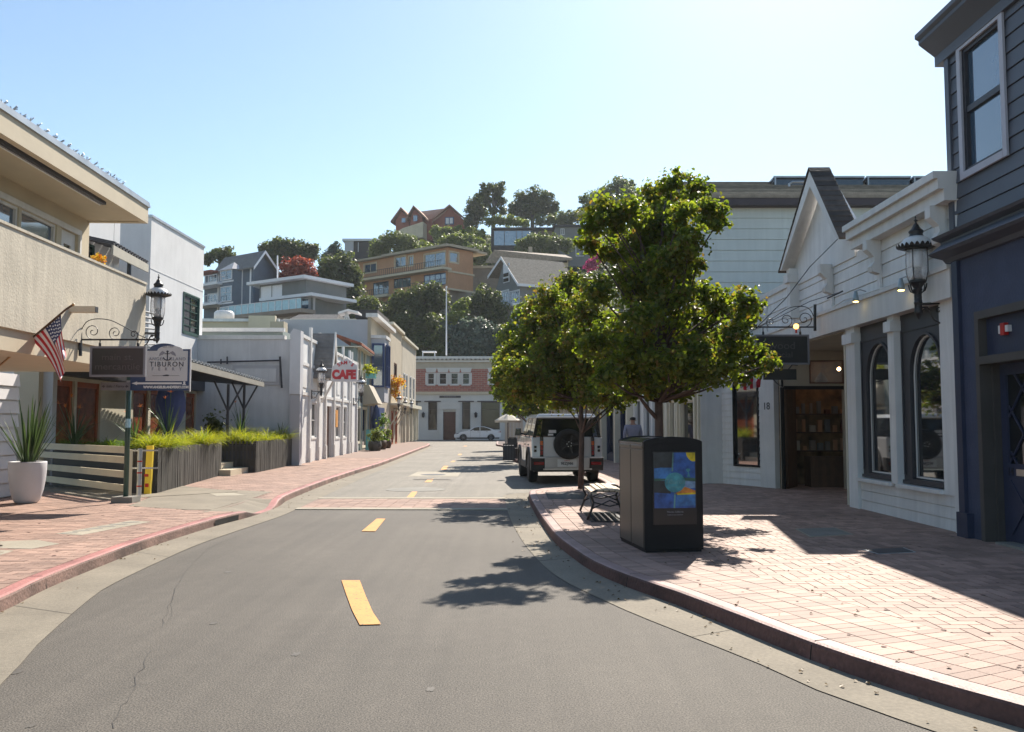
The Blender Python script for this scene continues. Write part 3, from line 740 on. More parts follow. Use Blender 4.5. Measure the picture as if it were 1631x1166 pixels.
for s in (.12,2.35,4.55):
    m=FR.mb(); 
    prof=[(.15,zcb),(.36,zcb),(.36,zcb-.16),(.30,zcb-.22),(.24,zcb-.28),(.235,zcb-.36),(.29,zcb-.44),(.27,zcb-.52),(.15,zcb-.56)]
    n=len(prof); m.add([(s-.08,a,b) for a,b in prof]+[(s+.08,a,b) for a,b in prof],[tuple(range(n)),tuple(range(2*n-1,n-1,-1))]+[(i,n+i,n+(i+1)%n,(i+1)%n) for i in range(n)]); m.build('bracket','white_paint',R1)
# false gable
ga=h(1289,268,.42); gl=h(1241,432,.42); gr=h(1338,378,.42)
apx,zap=ga; zl=gl[1]; zr=gr[1]; half=(gl[0]-gr[0])/2; zb=min(zl,zr)
m=FR.mb(); sl_=(zap-zl)/(gl[0]-apx); sr_=(zap-zr)/(apx-gr[0])
tri=[(gr[0]+.12,zr-.05),(gl[0]-.12,zr-.05 if 0 else zl),(apx,zap-.3)]
tri=[(gr[0]+.10,zcb-.06),(gl[0]-.10,zcb-.06),(gl[0]-.10,max(zl,zcb)+.02),(apx,zap-.3),(gr[0]+.10,max(zr,zcb)+.02)]
m.add([(s,.135,z) for s,z in tri]+[(s,-.1,z) for s,z in tri],[(0,1,2,3,4),(9,8,7,6,5),(0,5,6,1),(1,6,7,2),(2,7,8,3),(3,8,9,4),(4,9,5,0)]); m.build('gable','white_siding',R1)
m=FR.mb(); m.box(gl[0]-.34,gl[0]-.12,.1,.30,zft+.1,max(zl,zcb)+.0); m.box(gl[0]-.38,gl[0]-.08,.1,.36,max(zl,zcb)-.3,max(zl,zcb)-.12); m.build('gable_post','white_paint',R1)
m=FR.mb(); t=.18
for e,z in ((gl[0],zl),(gr[0],zr)):
    sg=1 if e>apx else -1
    m.hull8([(e,.36,z),(e-sg*t*.9,.36,z),(e-sg*t*.9,.42,z),(e,.42,z)],[(apx,.36,zap-.06),(apx,.36,zap-.36),(apx,.42,zap-.36),(apx,.42,zap-.06)])
    m.hull8([(e-sg*.02,.10,z+.02),(e-sg*.06,.10,z),(e-sg*.06,.36,z),(e-sg*.02,.36,z+.02)],[(apx,.10,zap-.07),(apx,.10,zap-.16),(apx,.36,zap-.16),(apx,.36,zap-.07)])
m.build('rake_board','white_paint',R1)
m=FR.mb()
for e,z in ((gl[0]+.02,zl-.02),(gr[0]-.02,zr-.02)):
    N_=14
    for k in range(N_):
        a,b=k/N_,(k+1)/N_; s0,z0=e+(apx-e)*a,z+(zap+.02-z)*a; s1,z1=e+(apx-e)*b,z+(zap+.02-z)*b
        q=.018
        m.hull8([(s0,.03,z0-.02),(s0,.44,z0-.02),(s0,.44,z0+q),(s0,.03,z0+q)],[(s1,.03,z1-.02),(s1,.44,z1-.02),(s1,.44,z1),(s1,.03,z1)])
m.build('gable_roof','shingle_dark',R1)
# entry recess: the shop door faces down the street
m=MB(); m.box(7.72,7.84,16.38,20.4,Z0,zfb); m.box(6.2,7.84,16.30,16.38,Z0,zfb); m.build('recess_wall','cream_paint',R1)
m=MB(); m.box(6.15,9.5,16.35,22.05,zfb-.02,zfb+.06); m.build('soffit','tan_board',R1)
FE_=Fac((6.24,20.4),(7.72,20.4),(0,-1)); he=FE_.hit
zt0=he(1300,574)[1]; zt1=he(1300,611)[1]; xt0=he(1289,600)[0]; xt1=he(1344,600)[0]; zd=he(1300,617)[1]; xd0=he(1247,650)[0]
m=wall(FE_,0,FE_.L,Z0,zfb-.02,[(xt0,xt1,zt1,zt0),(xd0,FE_.L-.03,-1,zd)],.10); m.build('entry_wall','tan_board',R1)
window(FE_,R1,xt0,xt1,zt1,zt0,'brown_door','clear_pane',dep=.03,fr=.03,name='transom_window')
m=FE_.mb(); m.box(xd0-.06,xd0+.03,.0,.03,Z0,zd); m.box(xd0+.03,FE_.L-.03,.0,.03,zd-.05,zd+.03); m.box(0,.05,.0,.04,Z0,zfb-.02); m.build('door_frame','black_plastic',R1)
m=MB(); m.hull8([(6.36,20.5,Z0),(6.40,20.5,Z0),(6.86,21.25,Z0),(6.82,21.25,Z0)],[(6.36,20.5,zd),(6.40,20.5,zd),(6.86,21.25,zd),(6.82,21.25,zd)]); m.build('door_leaf','wood_post',R1)
# shop interior
m=MB(); m.box(6.3,9.0,21.98,22.06,Z0,zfb); m.box(8.9,9.0,20.5,21.98,Z0,zfb); m.box(6.26,6.32,20.52,21.98,Z0,zfb); m.build('interior_wall','interior_warm',R1)
for z in (.95,1.4,1.85): m=MB(); m.box(6.9,8.8,21.6,21.98,z,z+.03); m.build('shop_shelf','wood_post',R1)
m=MB(); m.box(7.1,8.3,21.0,21.45,SW,.85); m.build('shop_counter','wood_post',R1)
random.seed(5)
for z in (.98,1.43,1.88):
    for k in range(9):
        x=6.95+k*.19; hh=random.uniform(.1,.32); w_=random.uniform(.06,.13); m=MB(); m.box(x,x+w_,21.65,21.65+w_,z,z+hh); m.build('shop_goods',random.choice(['taupe_wall','orange_house','brown_door','grey_house','tan_board']),R1)
c=P(1308,600,21.0); m=MB(); m.lathe([(.002,.16),(.01,.06),(.03,.04),(.09,-.02),(.14,-.12),(.145,-.17),(.13,-.17)],16,(c.x,21.0,c.z+.04)); m.build('pendant_shade','roof_fascia',R1)
for x,y in ((7.0,21.3),(7.9,21.2)):
    m=MB(); m.lathe([(.01,.05),(.04,.03),(.05,0),(.04,-.03),(.005,-.05)],10,(x,y,2.95)); m.build('ceiling_bulb','ceiling_bulb',R1)
# splayed wall with number 18
FS=Fac((6.17,20.6),(5.3,22.35),(-1,-.5)); hs=FS.hit
L=FS.L; zt18=zfb+.1
a0=hs(1210,700)[0]; a1=hs(1169,700)[0]; b0=hs(1190,742)[1]; b1=hs(1190,585)[1]
pil=hs(1213,700)[0]
m=FS.mb(); m.box(0,pil,-.1,.05,Z0,zt18); m.build('pilaster','white_paint',R1)
m=FS.mb(); 
a0=max(a0,pil+.01)
siding(FS,pil,L,Z0,b0,(),.15,.014,.12,m); siding(FS,pil,a0,b0,zt18,(),.15,.014,.12,m) if a0-pil>.03 else None; siding(FS,a1,L,b0,zt18,(),.15,.014,.12,m)
arch_panel(m,FS,a0,a1,b0,zt18,a0+.001,a1-.001,b0,b1,-.1,.002)
m.build('wall','white_siding',R1)
o=arch_rim(FS,a0,a1,b0+.03,b1,-.04,.035,.05).build('arched_window','black_plastic',R1); arch_glass(FS,a0,a1,b0,b1,-.02,ins=.02).build('pane','glass_shop',o)
t=FS.T(pil/2,.056,h(1225,648)[1]); text('house_number','18',.24,'charcoal',R1,t,(-FS.u.x,-FS.u.y,0),(0,0,1))
m=FR.mb(); m.box(8.6,10.3,-.3,.1,zfb-.15,zfb); m.build('soffit','tan_board',R1)
m=MB(); m.box(6.35,11.5,12.0,22.2,4.0,4.25); m.build('roof','roof_membrane',R1)
m=MB(); m.box(6.3,7.5,11.95,12.1,Z0,4.3); m.box(10.2,10.4,12.1,22,Z0,4.0); m.build('side_wall','white_siding',R1)
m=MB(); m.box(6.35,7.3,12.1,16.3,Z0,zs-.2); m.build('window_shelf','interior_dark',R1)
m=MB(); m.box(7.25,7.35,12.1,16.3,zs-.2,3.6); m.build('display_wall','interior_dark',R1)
# conduit and downpipe
m=MB(); p=[FR.T(h(x,y,.17)[0],.17,h(x,y,.17)[1]) for x,y in ((1300,505),(1345,478),(1378,468),(1440,447))]; m.tube(p,.012,6); m.build('conduit','white_paint',R1)
# spotlights on the facade
for i,(x,y,lb) in enumerate(((1434,455,'small lit spotlight under the cornice, beside the wall lantern'),(1362,474,'small lit spotlight in the middle of the white clapboard wall'))):
    s,z=h(x,y,.30); b=Vector(FR.T(s,.30,z)); a=Vector(FR.T(s-.03,.12,z+.10)); t=thing('spotlight',lb,'spotlight',tuple(a),0,'spotlights on the white shop front')
    d=Vector((-.05,-.1,-1)).normalized(); top=b+Vector((0.02,0.02,.11))
    m=MB(); m.tube([a,a.lerp(top,.6)+Vector((0,0,.03)),top],.010,6); m.build('arm','galv',t)
    m=MB(); m.tube([top,top+d*.05,top+d*.12,top+d*.18],[.025,.035,.05,.052],12); m.build('housing','spot_metal',t,smooth=True)
    m=MB(); m.tube([top+d*.180,top+d*.186],[.046,.046],12); m.build('lens','lens_on',t)
# ------------------------------------------------------------ blue building
R2=thing('blue_building','dark blue grey two storey building with navy ground floor, lattice door and boarded upper wall','building',(8,8,SW))
FB=Fac((6.0,11.82),(6.0,2.5),(-1,0)); hb=FB.hit
zc0=hb(1520,420,.25)[1]; zc0=hb(1497,411,.30)[1]; zc1=hb(1501,389,.30)[1]+.12; ze=hb(1470,60,.35)[1]
d0=hb(1567,700)[0]; dz=hb(1570,505)[1]
m=wall(FB,0.0,9.3,Z0,zc0,[(d0,d0+1.5,-1,dz),(4.2,7.5,.8,3.0)],.3); m.build('ground_wall','navy_stucco',R2)
m=FB.mb(); m.box(.02,.17,0,.05,Z0,zc0); m.box(.02,.30,.0,.09,Z0,.45); m.build('pilaster','navy_wood',R2)
wz1=hb(1564,38)[1]; 
w0=hb(1535,285)[0]; w1_=hb(1603,60)[0]; wz0=hb(1572,268)[1]; wzt=hb(1563,45)[1]
if w0>w1_: w0,w1_=w1_,w0
tr=.09; w0+=tr; w1_-=tr
siding(FB,.0,9.3,zc1+.1,ze,[(w0,w1_,wz0+tr,wzt-tr),(4.5,5.6,wz0+tr,wzt-tr)],.21,.016,.2).build('upper_wall','grey_blue',R2)
m=FB.mb(); m.box(-.01,.10,.0,.04,zc1+.1,ze); m.build('corner_board','grey_blue',R2)
window(FB,R2,w0,w1_,wz0+tr,wzt-tr,'charcoal','glass_sky',midz=(.5,),fr=.05,fw=.08,trim=tr,w=.02,dep=.06,trimmat='window_trim')
window(FB,R2,4.5,5.6,wz0+tr,wzt-tr,'charcoal','glass_sky',midz=(.5,),fr=.05,fw=.08,trim=tr,w=.02,dep=.06,trimmat='sign_grey')
# cornices
def swept(F_,prof,s0,s1,mb):
    n=len(prof); mb.add([(s0,a,b) for a,b in prof]+[(s1,a,b) for a,b in prof],[tuple(range(n)),tuple(range(2*n-1,n-1,-1))]+[(i,n+i,n+(i+1)%n,(i+1)%n) for i in range(n)])
m=FB.mb(); swept(FB,[(-.1,zc0-.02),(.06,zc0-.02),(.10,zc0+.03),(.26,zc0+.07),(.30,zc0+.10),(.12,zc0+.24),(.12,zc0+.27),(.22,zc0+.30),(.25,zc0+.33),(.02,zc1+.12),(-.1,zc1+.12)],-.10,9.3,m); m.build('cornice','grey_blue',R2)
m=FB.mb(); swept(FB,[(-.2,ze-.30),(.06,ze-.30),(.06,ze-.16),(.26,ze),(.28,ze+.02),(.28,ze+.07),(.33,ze+.10),(.33,ze+.16),(-.2,ze+.3)],-.22,9.3,m); m.build('roof_eave','grey_blue',R2)
m=MB(); m.box(6.1,12,2.5,11.75,ze+.05,ze+.2); m.box(6.3,12,11.6,11.8,Z0,ze+.05); m.build('rear_block','navy_stucco',R2)
# door recess
m=FB.mb(); e=.2
m.box(d0-.08,d0+.012,-.18,.03,Z0,dz+.09); m.box(d0+.012,d0+1.6,-.18,.03,dz-.012,dz+.09); dt=hb(1575,572)[1]; m.box(d0+.012,d0+1.5,-.25,.05,dt-.06,dt+.04); m.box(d0+.012,d0+.05,-e-.05,-.12,Z0,dt-.06); m.build('door_frame','taupe_trim',R2)
m=FB.mb(); m.box(d0,d0+1.5,-.12,-.08,dt+.04,dz); m.build('transom_panel','navy_wood',R2)
D=FB.mb(); dd0=d0+.06; dd1=d0+.98; wd=-e
for c in cells(dd0,dd1,Z0+.03,dt-.07,[(dd0+.13,dd1-.13,1.12,dt-.2)]): D.box(c[0],c[1],wd-.05,wd,c[2],c[3])
dr=D.build('door','navy_wood',R2)
g=FB.mb(); g.box(dd0+.12,dd1-.12,wd-.035,wd-.025,1.11,dt-.19); g.build('pane','glass_dark',dr)
m=FB.mb()
za,zb_=1.12,dt-.2; wd_=dd1-dd0-.26; 
for k in range(-3,4):
    for sg in (1,-1):
        # clipped diagonal bar
        x0=dd0+.13+(k*.5 if sg>0 else wd_-k*.5)*1.0; slope=(zb_-za)/(wd_*1.5)*sg
        pts=[]
        for t in np.linspace(0,1,30):
            z=za+(zb_-za)*t; x=x0+(z-za)/slope
            if dd0+.13<=x<=dd1-.13: pts.append((x,z))
        if len(pts)>1:
            (xa,zA),(xb,zB)=pts[0],pts[-1]; m.hull8([(xa-.014,wd-.022,zA),(xa+.014,wd-.022,zA),(xa+.014,wd-.005,zA),(xa-.014,wd-.005,zA)],[(xb-.014,wd-.022,zB),(xb+.014,wd-.022,zB),(xb+.014,wd-.005,zB),(xb-.014,wd-.005,zB)])
for sg in (1,-1):
    xa,xb=(dd0+.15,dd1-.15) if sg>0 else (dd1-.15,dd0+.15)
    m.hull8([(xa-.03,wd+.002+.004*sg,.25),(xa+.03,wd+.002+.004*sg,.25),(xa+.03,wd+.016+.004*sg,.25),(xa-.03,wd+.016+.004*sg,.25)],[(xb-.03,wd+.002+.004*sg,.92),(xb+.03,wd+.002+.004*sg,.92),(xb+.03,wd+.016+.004*sg,.92),(xb-.03,wd+.016+.004*sg,.92)])
m.build('lattice','navy_wood',dr)
m=FB.mb(); m.box(dd0+.32,dd1-.3,wd,wd+.02,.98,1.06); m.box(dd0+.42,dd1-.36,wd+.02,wd+.03,1.0,1.04); m.build('mail_slot','steel',dr)
m=MB(); m.lathe([(.03,0),(.03,.04),(.012,.05)],10,FB.T(dd1-.07,wd+.03,1.02),'x'); m.build('handle','steel',dr)
text('house_number','14',.14,'black_gloss',dr,FB.T(dd0+.17,wd+.004,1.02),(0,-1,0),(0,0,1))
m=MB(); c=FB.T(dd0+.55,wd+.004,1.62); m.lathe([(.045,0),(.045,.002)],16,c,'x'); m.build('door_sticker','lamp_white',dr)
m=MB(); c=FB.T(dd0+.52,wd-.012,1.42); m.lathe([(.05,0),(.05,.002)],12,c,'x'); m.build('yellow_tag','yellow_post',dr)
m=MB(); m.box(5.98,6.6,9.6,11.0,SW,SW+.03); m.build('threshold','concrete_grey',R2)
s_,z_=hb(1593,524,.0); A_=thing('fire_alarm','red and white alarm strobe above the navy lattice door','alarm',FB.T(s_,-.08,z_))
m=FB.mb(); m.box(s_-.045,s_+.045,-.08,-.02,z_-.075,z_+.075); m.build('housing','red_paint',A_,bevel=.006)
m=FB.mb(); m.box(s_+.05,s_+.11,-.08,-.03,z_-.04,z_+.04); m.box(s_-.10,s_-.05,-.08,-.03,z_-.05,z_+.05); m.build('strobe','lamp_white',A_)
# ------------------------------------------------------------ pale two storey building
R3=thing('pale_building','tall pale green grey clapboard building with brown fascia and shingled roof behind the white shop','building',(8,25,SW))
FP=Fac((4.8,22.3),(16,22.3),(0,-1)); hp=FP.hit
zw=hp(1300,331)[1]; zf=hp(1300,317)[1]
siding(FP,.0,11.2,3.0,zw,(),.27,.012,.2).build('side_wall','pale_siding',R3)
m=FP.mb(); m.box(-.03,.13,0,.03,Z0,zw); m.box(0,11.2,-.2,0,Z0,3.0); m.build('corner_board','white_paint',R3)
m=FP.mb(); m.box(-.35,11.2,-.1,.30,zw,zf); m.build('fascia','roof_fascia',R3)
zrid=P(1180,290,26.4).z
m=MB(); nr=16
for k in range(nr):
    a,b=k/nr,(k+1)/nr; y0,y1=21.98+(26.4-21.98)*a,21.98+(26.4-21.98)*b; z0,z1=zf+(zrid-zf)*a,zf+(zrid-zf)*b
    m.hull8([(4.4,y0,z0-.05),(16,y0,z0-.05),(16,y1,z1-.05),(4.4,y1,z1-.05)],[(4.4,y0,z0+.03),(16,y0,z0+.03),(16,y1,z1+.005),(4.4,y1,z1+.005)])
m.hull8([(4.4,26.4,zrid-.05),(16,26.4,zrid-.05),(16,27.2,zrid-.35),(4.4,27.2,zrid-.35)],[(4.4,26.4,zrid+.01),(16,26.4,zrid+.01),(16,27.2,zrid-.28),(4.4,27.2,zrid-.28)])
m.build('roof','shingle_tan',R3)
FQ=Fac((4.8,22.3),(4.6,27),(-1,0))
ups=[(.9,1.6,4.0,6.0),(2.9,3.6,4.0,6.0)]
siding(FQ,0,4.7,3.4,zw,ups,.27,.012,.2).build('street_wall','pale_siding',R3)
for u_ in ups: window(FQ,R3,*u_,'white_paint','glass',midz=(.5,),trim=.08)
gw=[(.75,2.2,.55,2.25),(.75,2.2,2.45,3.1),(2.9,3.5,.2,2.3),(2.9,3.5,2.45,3.1)]
wall(FQ,0,4.7,Z0,3.4,gw,.2).build('shopfront','cream_paint',R3)
for u_ in gw: window(FQ,R3,*u_,'cream_paint','glass_dark',fr=.05,trim=.05)
m=FQ.mb()
for s in (.12,.5,2.5,2.7,3.8,4.55): m.box(s-.06,s+.06,0,.07,Z0,3.3)
m.box(-.0,4.7,0,.14,3.25,3.45); m.build('pilaster','cream_paint',R3)
m=MB(); m.box(4.65,12,26.9,27.05,Z0,zw); m.box(15.8,16,22.3,27,Z0,zf); m.build('rear_wall','pale_siding',R3)
# solar panels on the ridge
base=P(1215,290,26.0)
for k in range(5):
    x0=P(1214,285,26.3).x+k*1.35
    t=thing('solar_panel',['leftmost tilted panel on the shingle ridge, with its open end frame showing','second tilted panel from the left on the shingle ridge','third tilted panel from the left on the shingle ridge','fourth tilted panel from the left on the shingle ridge','rightmost tilted panel on the ridge beside the blue building'][k],'solar panel',(x0,26.2,zrid-.2),0,'solar panels on the ridge')
    m=MB(); z0=P(1300,300,25.3).z; z1=P(1300,282,25.2).z
    m.hull8([(x0,25.2,z1-.06),(x0+1.3,25.2,z1-.06),(x0+1.3,26.9,z1-.16),(x0,26.9,z1-.16)],[(x0,25.17,z1),(x0+1.3,25.17,z1),(x0+1.3,26.87,z1-.10),(x0,26.87,z1-.10)]); m.box(x0+.02,x0+1.28,25.22,25.3,z0-.02,z1-.06); m.build('panel','solar',t)
    m=MB(); m.box(x0,x0+1.3,25.14,25.17,z1-.03,z1+.02); m.tube([(x0+.05,25.15,z0-.1),(x0+.05,25.15,z1)],.025,5); m.tube([(x0+.05,25.15,z1),(x0+.05,26.2,z0-.1)],.02,5); m.build('frame','galv',t)
t=thing('pipe_rail','thin metal pipe running along the shingled roof below the panels','pipe',(7,25,zrid-.5))
m=MB(); m.tube([P(1222,298,25),P(1280,300,25),P(1400,300,25),P(1505,303,25)],.03,6); m.tube([P(1257,302,24.6),P(1257,293,24.6),P(1262,290,24.6),P(1285,290,24.6)],.035,6); m.build('pipe','galv',t)
# ------------------------------------------------------------ further shops on the right
def shop(name,label,A,B,z1,wallmat,ops,frames,glass='glass_dark',depth=6,roofz=None,base=None,siding_=False):
    F_=Fac(A,B,(-1,0)); t=thing(name,label,'building',(A[0]+2,A[1]+1,SW))
    (siding(F_,0,F_.L,Z0,z1,ops,.2,.012,.2) if siding_ else wall(F_,0,F_.L,Z0,z1,ops,.2)).build('wall',wallmat,t)
    for o in ops: window(F_,t,*o,frames,glass,fr=.06,trim=.05)
    n=F_.n; m=MB(); C=(A[0]-n.x*depth,A[1]-n.y*depth); D_=(B[0]-n.x*depth,B[1]-n.y*depth)
    a2=(A[0]-n.x*.2,A[1]-n.y*.2); b2=(B[0]-n.x*.2,B[1]-n.y*.2); m.prism([a2,b2,D_,C],Z0,z1-.25); m.build('block',wallmat,t)
    m=F_.mb(); m.box(-.05,F_.L+.0,-.2,.15,z1,z1+.15); m.build('cornice',frames,t); return F_,t
F_,t=shop('shop_building','narrow white shop with pale green door glass behind the walking man',(4.6,27.15),(4.4,32),4.2,'white_paint',[(.5,1.2,.25,2.5),(1.7,2.7,.4,2.5),(3.3,4.4,.25,2.5)],'white_paint')
m=F_.mb(); m.box(.54,1.16,-.05,-.04,.3,2.45); m.build('green_blind','pale_blue',t)
F_,t=shop('shop_building','dark navy shopfront with cream columns behind the parked truck',(4.4,32),(4.0,38),4.6,'navy_wood',[(.6,2.2,.4,2.6),(3.0,5.2,.4,2.6)],'navy_wood')
for s in (.15,2.6,5.7): m=F_.mb(); m.box(s-.14,s+.14,0,.22,Z0,3.2); m.build('column','cream_paint',t)
F_,t=shop('shop_building','dim taupe arcade with rows of slim cream posts beyond the parked truck',(4.0,38.3),(3.1,56),4.4,'taupe_wall',[(1,4,.4,2.7),(5.5,9,.4,2.7),(10,12,.4,2.7)],'cream_paint')
m=F_.mb()
for k in range(7): s=.3+k*2.05; m.box(s-.09,s+.09,.9,1.08,Z0,2.9)
m.box(0,13,0,1.2,2.9,3.1); m.build('arcade','cream_paint',t)
shop('shop_building','far cream building at the end of the shaded right pavement',(3.0,56.3),(2.2,72),5.2,'tan_stucco',[(1,3,.4,2.7),(5,8,.4,2.7),(10,13,.4,2.7)],'cream_paint')
# ============================================================ STREET THINGS ON THE RIGHT
def make_lantern(label):
    t=thing('wall_lantern',label,'lantern',(0,0,0),0,'old style lanterns on the shop walls')
    m=MB(); m.lathe([(.004,-.06),(.012,-.05),(.018,-.03),(.03,-.01),(.05,.02),(.058,.05),(.05,.08),(.052,.16),(.06,.18),(.05,.20),(.052,.34),(.066,.37),(.055,.39),(.07,.42),(.10,.455),(.118,.47),(.118,.50),(.09,.51)],16)
    for k in range(6):
        a=2*math.pi*k/6+.3; c,s=math.cos(a),math.sin(a); m.tube([(c*.05,s*.05,.32),(c*.10,s*.10,.35),(c*.118,s*.118,.40),(c*.125,s*.125,.45)],.011,5)
    for k in range(14):
        z=.10+k*.018; a=k*2.1; m.lathe([(.001,-.012),(.014,0),(.001,.012)],6,(math.cos(a)*.05,math.sin(a)*.05,z))
    m.build('column','black_iron',t,local=True,autosm=True)
    m=MB(); m.lathe([(.05,.47),(.075,.50),(.07,.56),(.04,.60),(.05,.63),(.05,.69)],14); m.build('lamp_socket','charcoal',t,local=True,smooth=True)
    m=MB(); m.lathe([(.075,.69),(.085,.72),(.085,.90),(.06,.93)],14); m.build('glass_chimney','lamp_white',t,local=True,smooth=True)
    m=MB(); m.lathe([(.10,.50),(.135,.54),(.148,.62),(.15,.80),(.142,.935),(.138,.935),(.145,.80),(.143,.62),(.13,.545),(.095,.505)],20); m.build('globe','clear_pane',t,local=True,smooth=True)
    m=MB()
    for k in range(4):
        a=math.pi/4+math.pi/2*k; m.tube([(math.cos(a)*.118,math.sin(a)*.118,.48),(math.cos(a)*.15,math.sin(a)*.15,.62),(math.cos(a)*.152,math.sin(a)*.152,.80),(math.cos(a)*.145,math.sin(a)*.145,.95)],.007,5)
    m.build('cage_bar','black_iron',t,local=True)
    m=MB(); n=96; vs=[]; prof=[(.145,.955),(.20,.955),(.25,.975)]
    for i,(r,z) in enumerate(prof):
        for k in range(n): a=2*math.pi*k/n; vs.append((r*math.cos(a),r*math.sin(a),z))
    for k in range(n):
        a=2*math.pi*k/n; u=abs(math.sin(k*math.pi/4)); vs.append(((.262+.014*u)*math.cos(a),(.262+.014*u)*math.sin(a),.975+.048*u))
    fs=[(i*n+k,i*n+(k+1)%n,(i+1)*n+(k+1)%n,(i+1)*n+k) for i in range(3) for k in range(n)]; m.add(vs,fs)
    m.lathe([(.145,.93),(.155,.94),(.155,.965),(.145,.97)],24)
    sk=m.build('scalloped_skirt','black_iron',t,local=True)
    m=MB(); m.lathe([(.225,.968),(.222,1.0),(.20,1.06),(.16,1.105),(.10,1.135)],24); m.build('dome','lamp_white',t,local=True,smooth=True)
    m=MB(); m.lathe([(r_,1.12+(z_-1.075)*.88) for r_,z_ in [(.10,1.075),(.10,1.10),(.085,1.13),(.098,1.16),(.102,1.18),(.085,1.20),(.065,1.22),(.045,1.26),(.035,1.29),(.018,1.31),(.012,1.34),(.03,1.355),(.012,1.37),(.006,1.40),(.014,1.41),(.003,1.43)]],16); m.build('cap','black_iron',t,local=True,smooth=True)
    m=MB(); m.tube([(0,0,.16),(.20,0,.17),(.37,0,.175)],.018,6)
    pts=[(.05+.001*i,0,0) for i in range(1)]
    m.tube([(.36,0,-.10),(.30,0,-.11),(.22,0,-.07),(.18,0,0),(.15,0,.08),(.10,0,.12),(.05,0,.11)],.013,6)
    for cx,cz,r in ((.29,.07,.055),(.11,.10,.03)):
        m.tube([(cx+r*(1-k/14)*math.cos(k*.55),0,cz+r*(1-k/14)*math.sin(k*.55)) for k in range(13)],.009,5)
    m.box(.37,.40,-.05,.05,-.14,.23); m.build('wall_bracket','black_iron',t,local=True)
    return t
c=P(1463,500,12.45)
lan=make_lantern('large black lantern with white dome on white shop wall, nearest on the right side'); lan.location=(c.x,c.y,c.z-.02); 
def place_lantern(px,py,d,rz,label,sc=1.0):
    c=P(px,py,d); o=copy_tree(lan,tuple(c),rz,label); o.scale=(sc,)*3; return o
# ---- hanging sign with scroll bracket
def scroll(m,cx,cz,r,a0,turns,dirn,T,th=.008):
    m.tube([T(cx+r*(1-k/26)*math.cos(a0+dirn*k*turns*2*math.pi/24),cz+r*(1-k/26)*math.sin(a0+dirn*k*turns*2*math.pi/24)) for k in range(24)],th,5)
def bracket_sign(label,wall,d,pxwall,ytop,ybar,pxend,signpx,lines,side,mat='sign_black'):
    t=thing('hanging_sign',label,'sign',tuple(P(pxwall,ybar,d)))
    T=lambda px,py: P(px,py,d)
    m=MB(); m.tube([T(pxwall,ytop),T(pxwall,ybar+ (6 if side<0 else 26))],.028,6); m.tube([T(pxwall,ybar),T(pxend,ybar)],.016,6)
    c=T(pxend,ybar); m.lathe([(.001,-.03),(.022,-.02),(.03,0),(.022,.02),(.001,.03)],8,tuple(c))
    w=(pxend-pxwall); 
    def sc(cx,cy,r,a0,turns,dr): m.tube([T(cx+r*(1-k/26)*math.cos(a0+dr*k*turns*2*math.pi/24),cy-r*(1-k/26)*math.sin(a0+dr*k*turns*2*math.pi/24)) for k in range(24)],.008,5)
    sc(pxwall+w*.17,ybar-13,13,-1.57,1.6,-1 if w>0 else 1); sc(pxwall+w*.47,ybar-11,11,-1.57,1.6,-1 if w>0 else 1); sc(pxwall+w*.72,ybar-8,8,-1.57,1.4,1 if w>0 else -1)
    pts=[T(pxwall+w*a,ybar-b) for a,b in ((.02,17),(.08,28),(.2,33),(.4,31),(.6,20),(.8,7),(.92,1))]; m.tube([Vector(p) for p in catmull([tuple(p) for p in pts],.05)],.008,5)
    m.build('scroll_bracket','black_iron',t)
    x0,x1,y0,y1=signpx; a=T(x0,y1); b=T(x1,y0); m=MB(); m.box(a.x,b.x,d-.025,d+.025,a.z,b.z); bd=m.build('board',mat,t)
    m=MB(); e=.035
    for q in ((a.x-e,a.x,a.z-e,b.z+e),(b.x,b.x+e,a.z-e,b.z+e),(a.x,b.x,b.z,b.z+e),(a.x,b.x,a.z-e,a.z)): m.box(q[0],q[1],d-.035,d+.035,q[2],q[3])
    m.build('frame','sign_grey',t)
    m=MB()
    for f_ in (.13,.87): x=a.x+(b.x-a.x)*f_; zb=T(0,ybar).z; m.tube([(x,d,b.z+e),(x,d,zb)],.01,5); m.lathe([(.022,0),(.022,.05),(.01,.07)],6,(x,d,b.z+e))
    m.build('hanger','black_iron',t)
    for s,f_,sz,sxx in lines:
        text('lettering',s,sz,'sign_text_dark',bd,((a.x+b.x)/2,d-.03,a.z+(b.z-a.z)*f_),(1,0,0),(0,0,1),sx=sxx)
    return t
bracket_sign('black hanging board under scrollwork over the shop entry, dim raised lettering',6,17.1,1298,485,521,1200,(1206,1285,536,578),[('wood',.64,.20,1.1),('Social',.3,.16,1.1)],-1)
bt=thing('light_bulb','round glowing amber bulb on top of the black hanging board','bulb',tuple(P(1268,531,17.1)))
m=MB(); c=P(1268,520,17.05); m.lathe([(.001,-.05),(.03,-.045),(.05,-.015),(.05,.015),(.03,.045),(.001,.05)],12,tuple(c)); m.build('globe','bulb_on',bt,smooth=True)
m=MB(); m.lathe([(.02,0),(.02,.08)],8,(c.x,c.y,c.z-.13)); m.build('socket','red_paint',bt)
t=thing('hanging_sign','small plain dark board below the black hanging board','sign',tuple(P(1240,596,17.4)))
a=P(1216,605,17.4);b=P(1268,588,17.4); m=MB(); m.box(a.x,b.x,17.38,17.42,a.z,b.z); m.build('board','sign_black',t)
m=MB(); m.tube([P(1232,605,17.4),P(1240,613,17.8),P(1246,617,18.5)],.012,5); m.tube([P(1256,588,17.4),P(1262,581,17.5),P(1270,582,17.6)],.012,5); m.build('bracket','black_iron',t)
wire=thing('overhead_wire','thin dark stay wires crossing the white clapboard up to the sign bracket','wire',tuple(P(1290,440,16.8)))
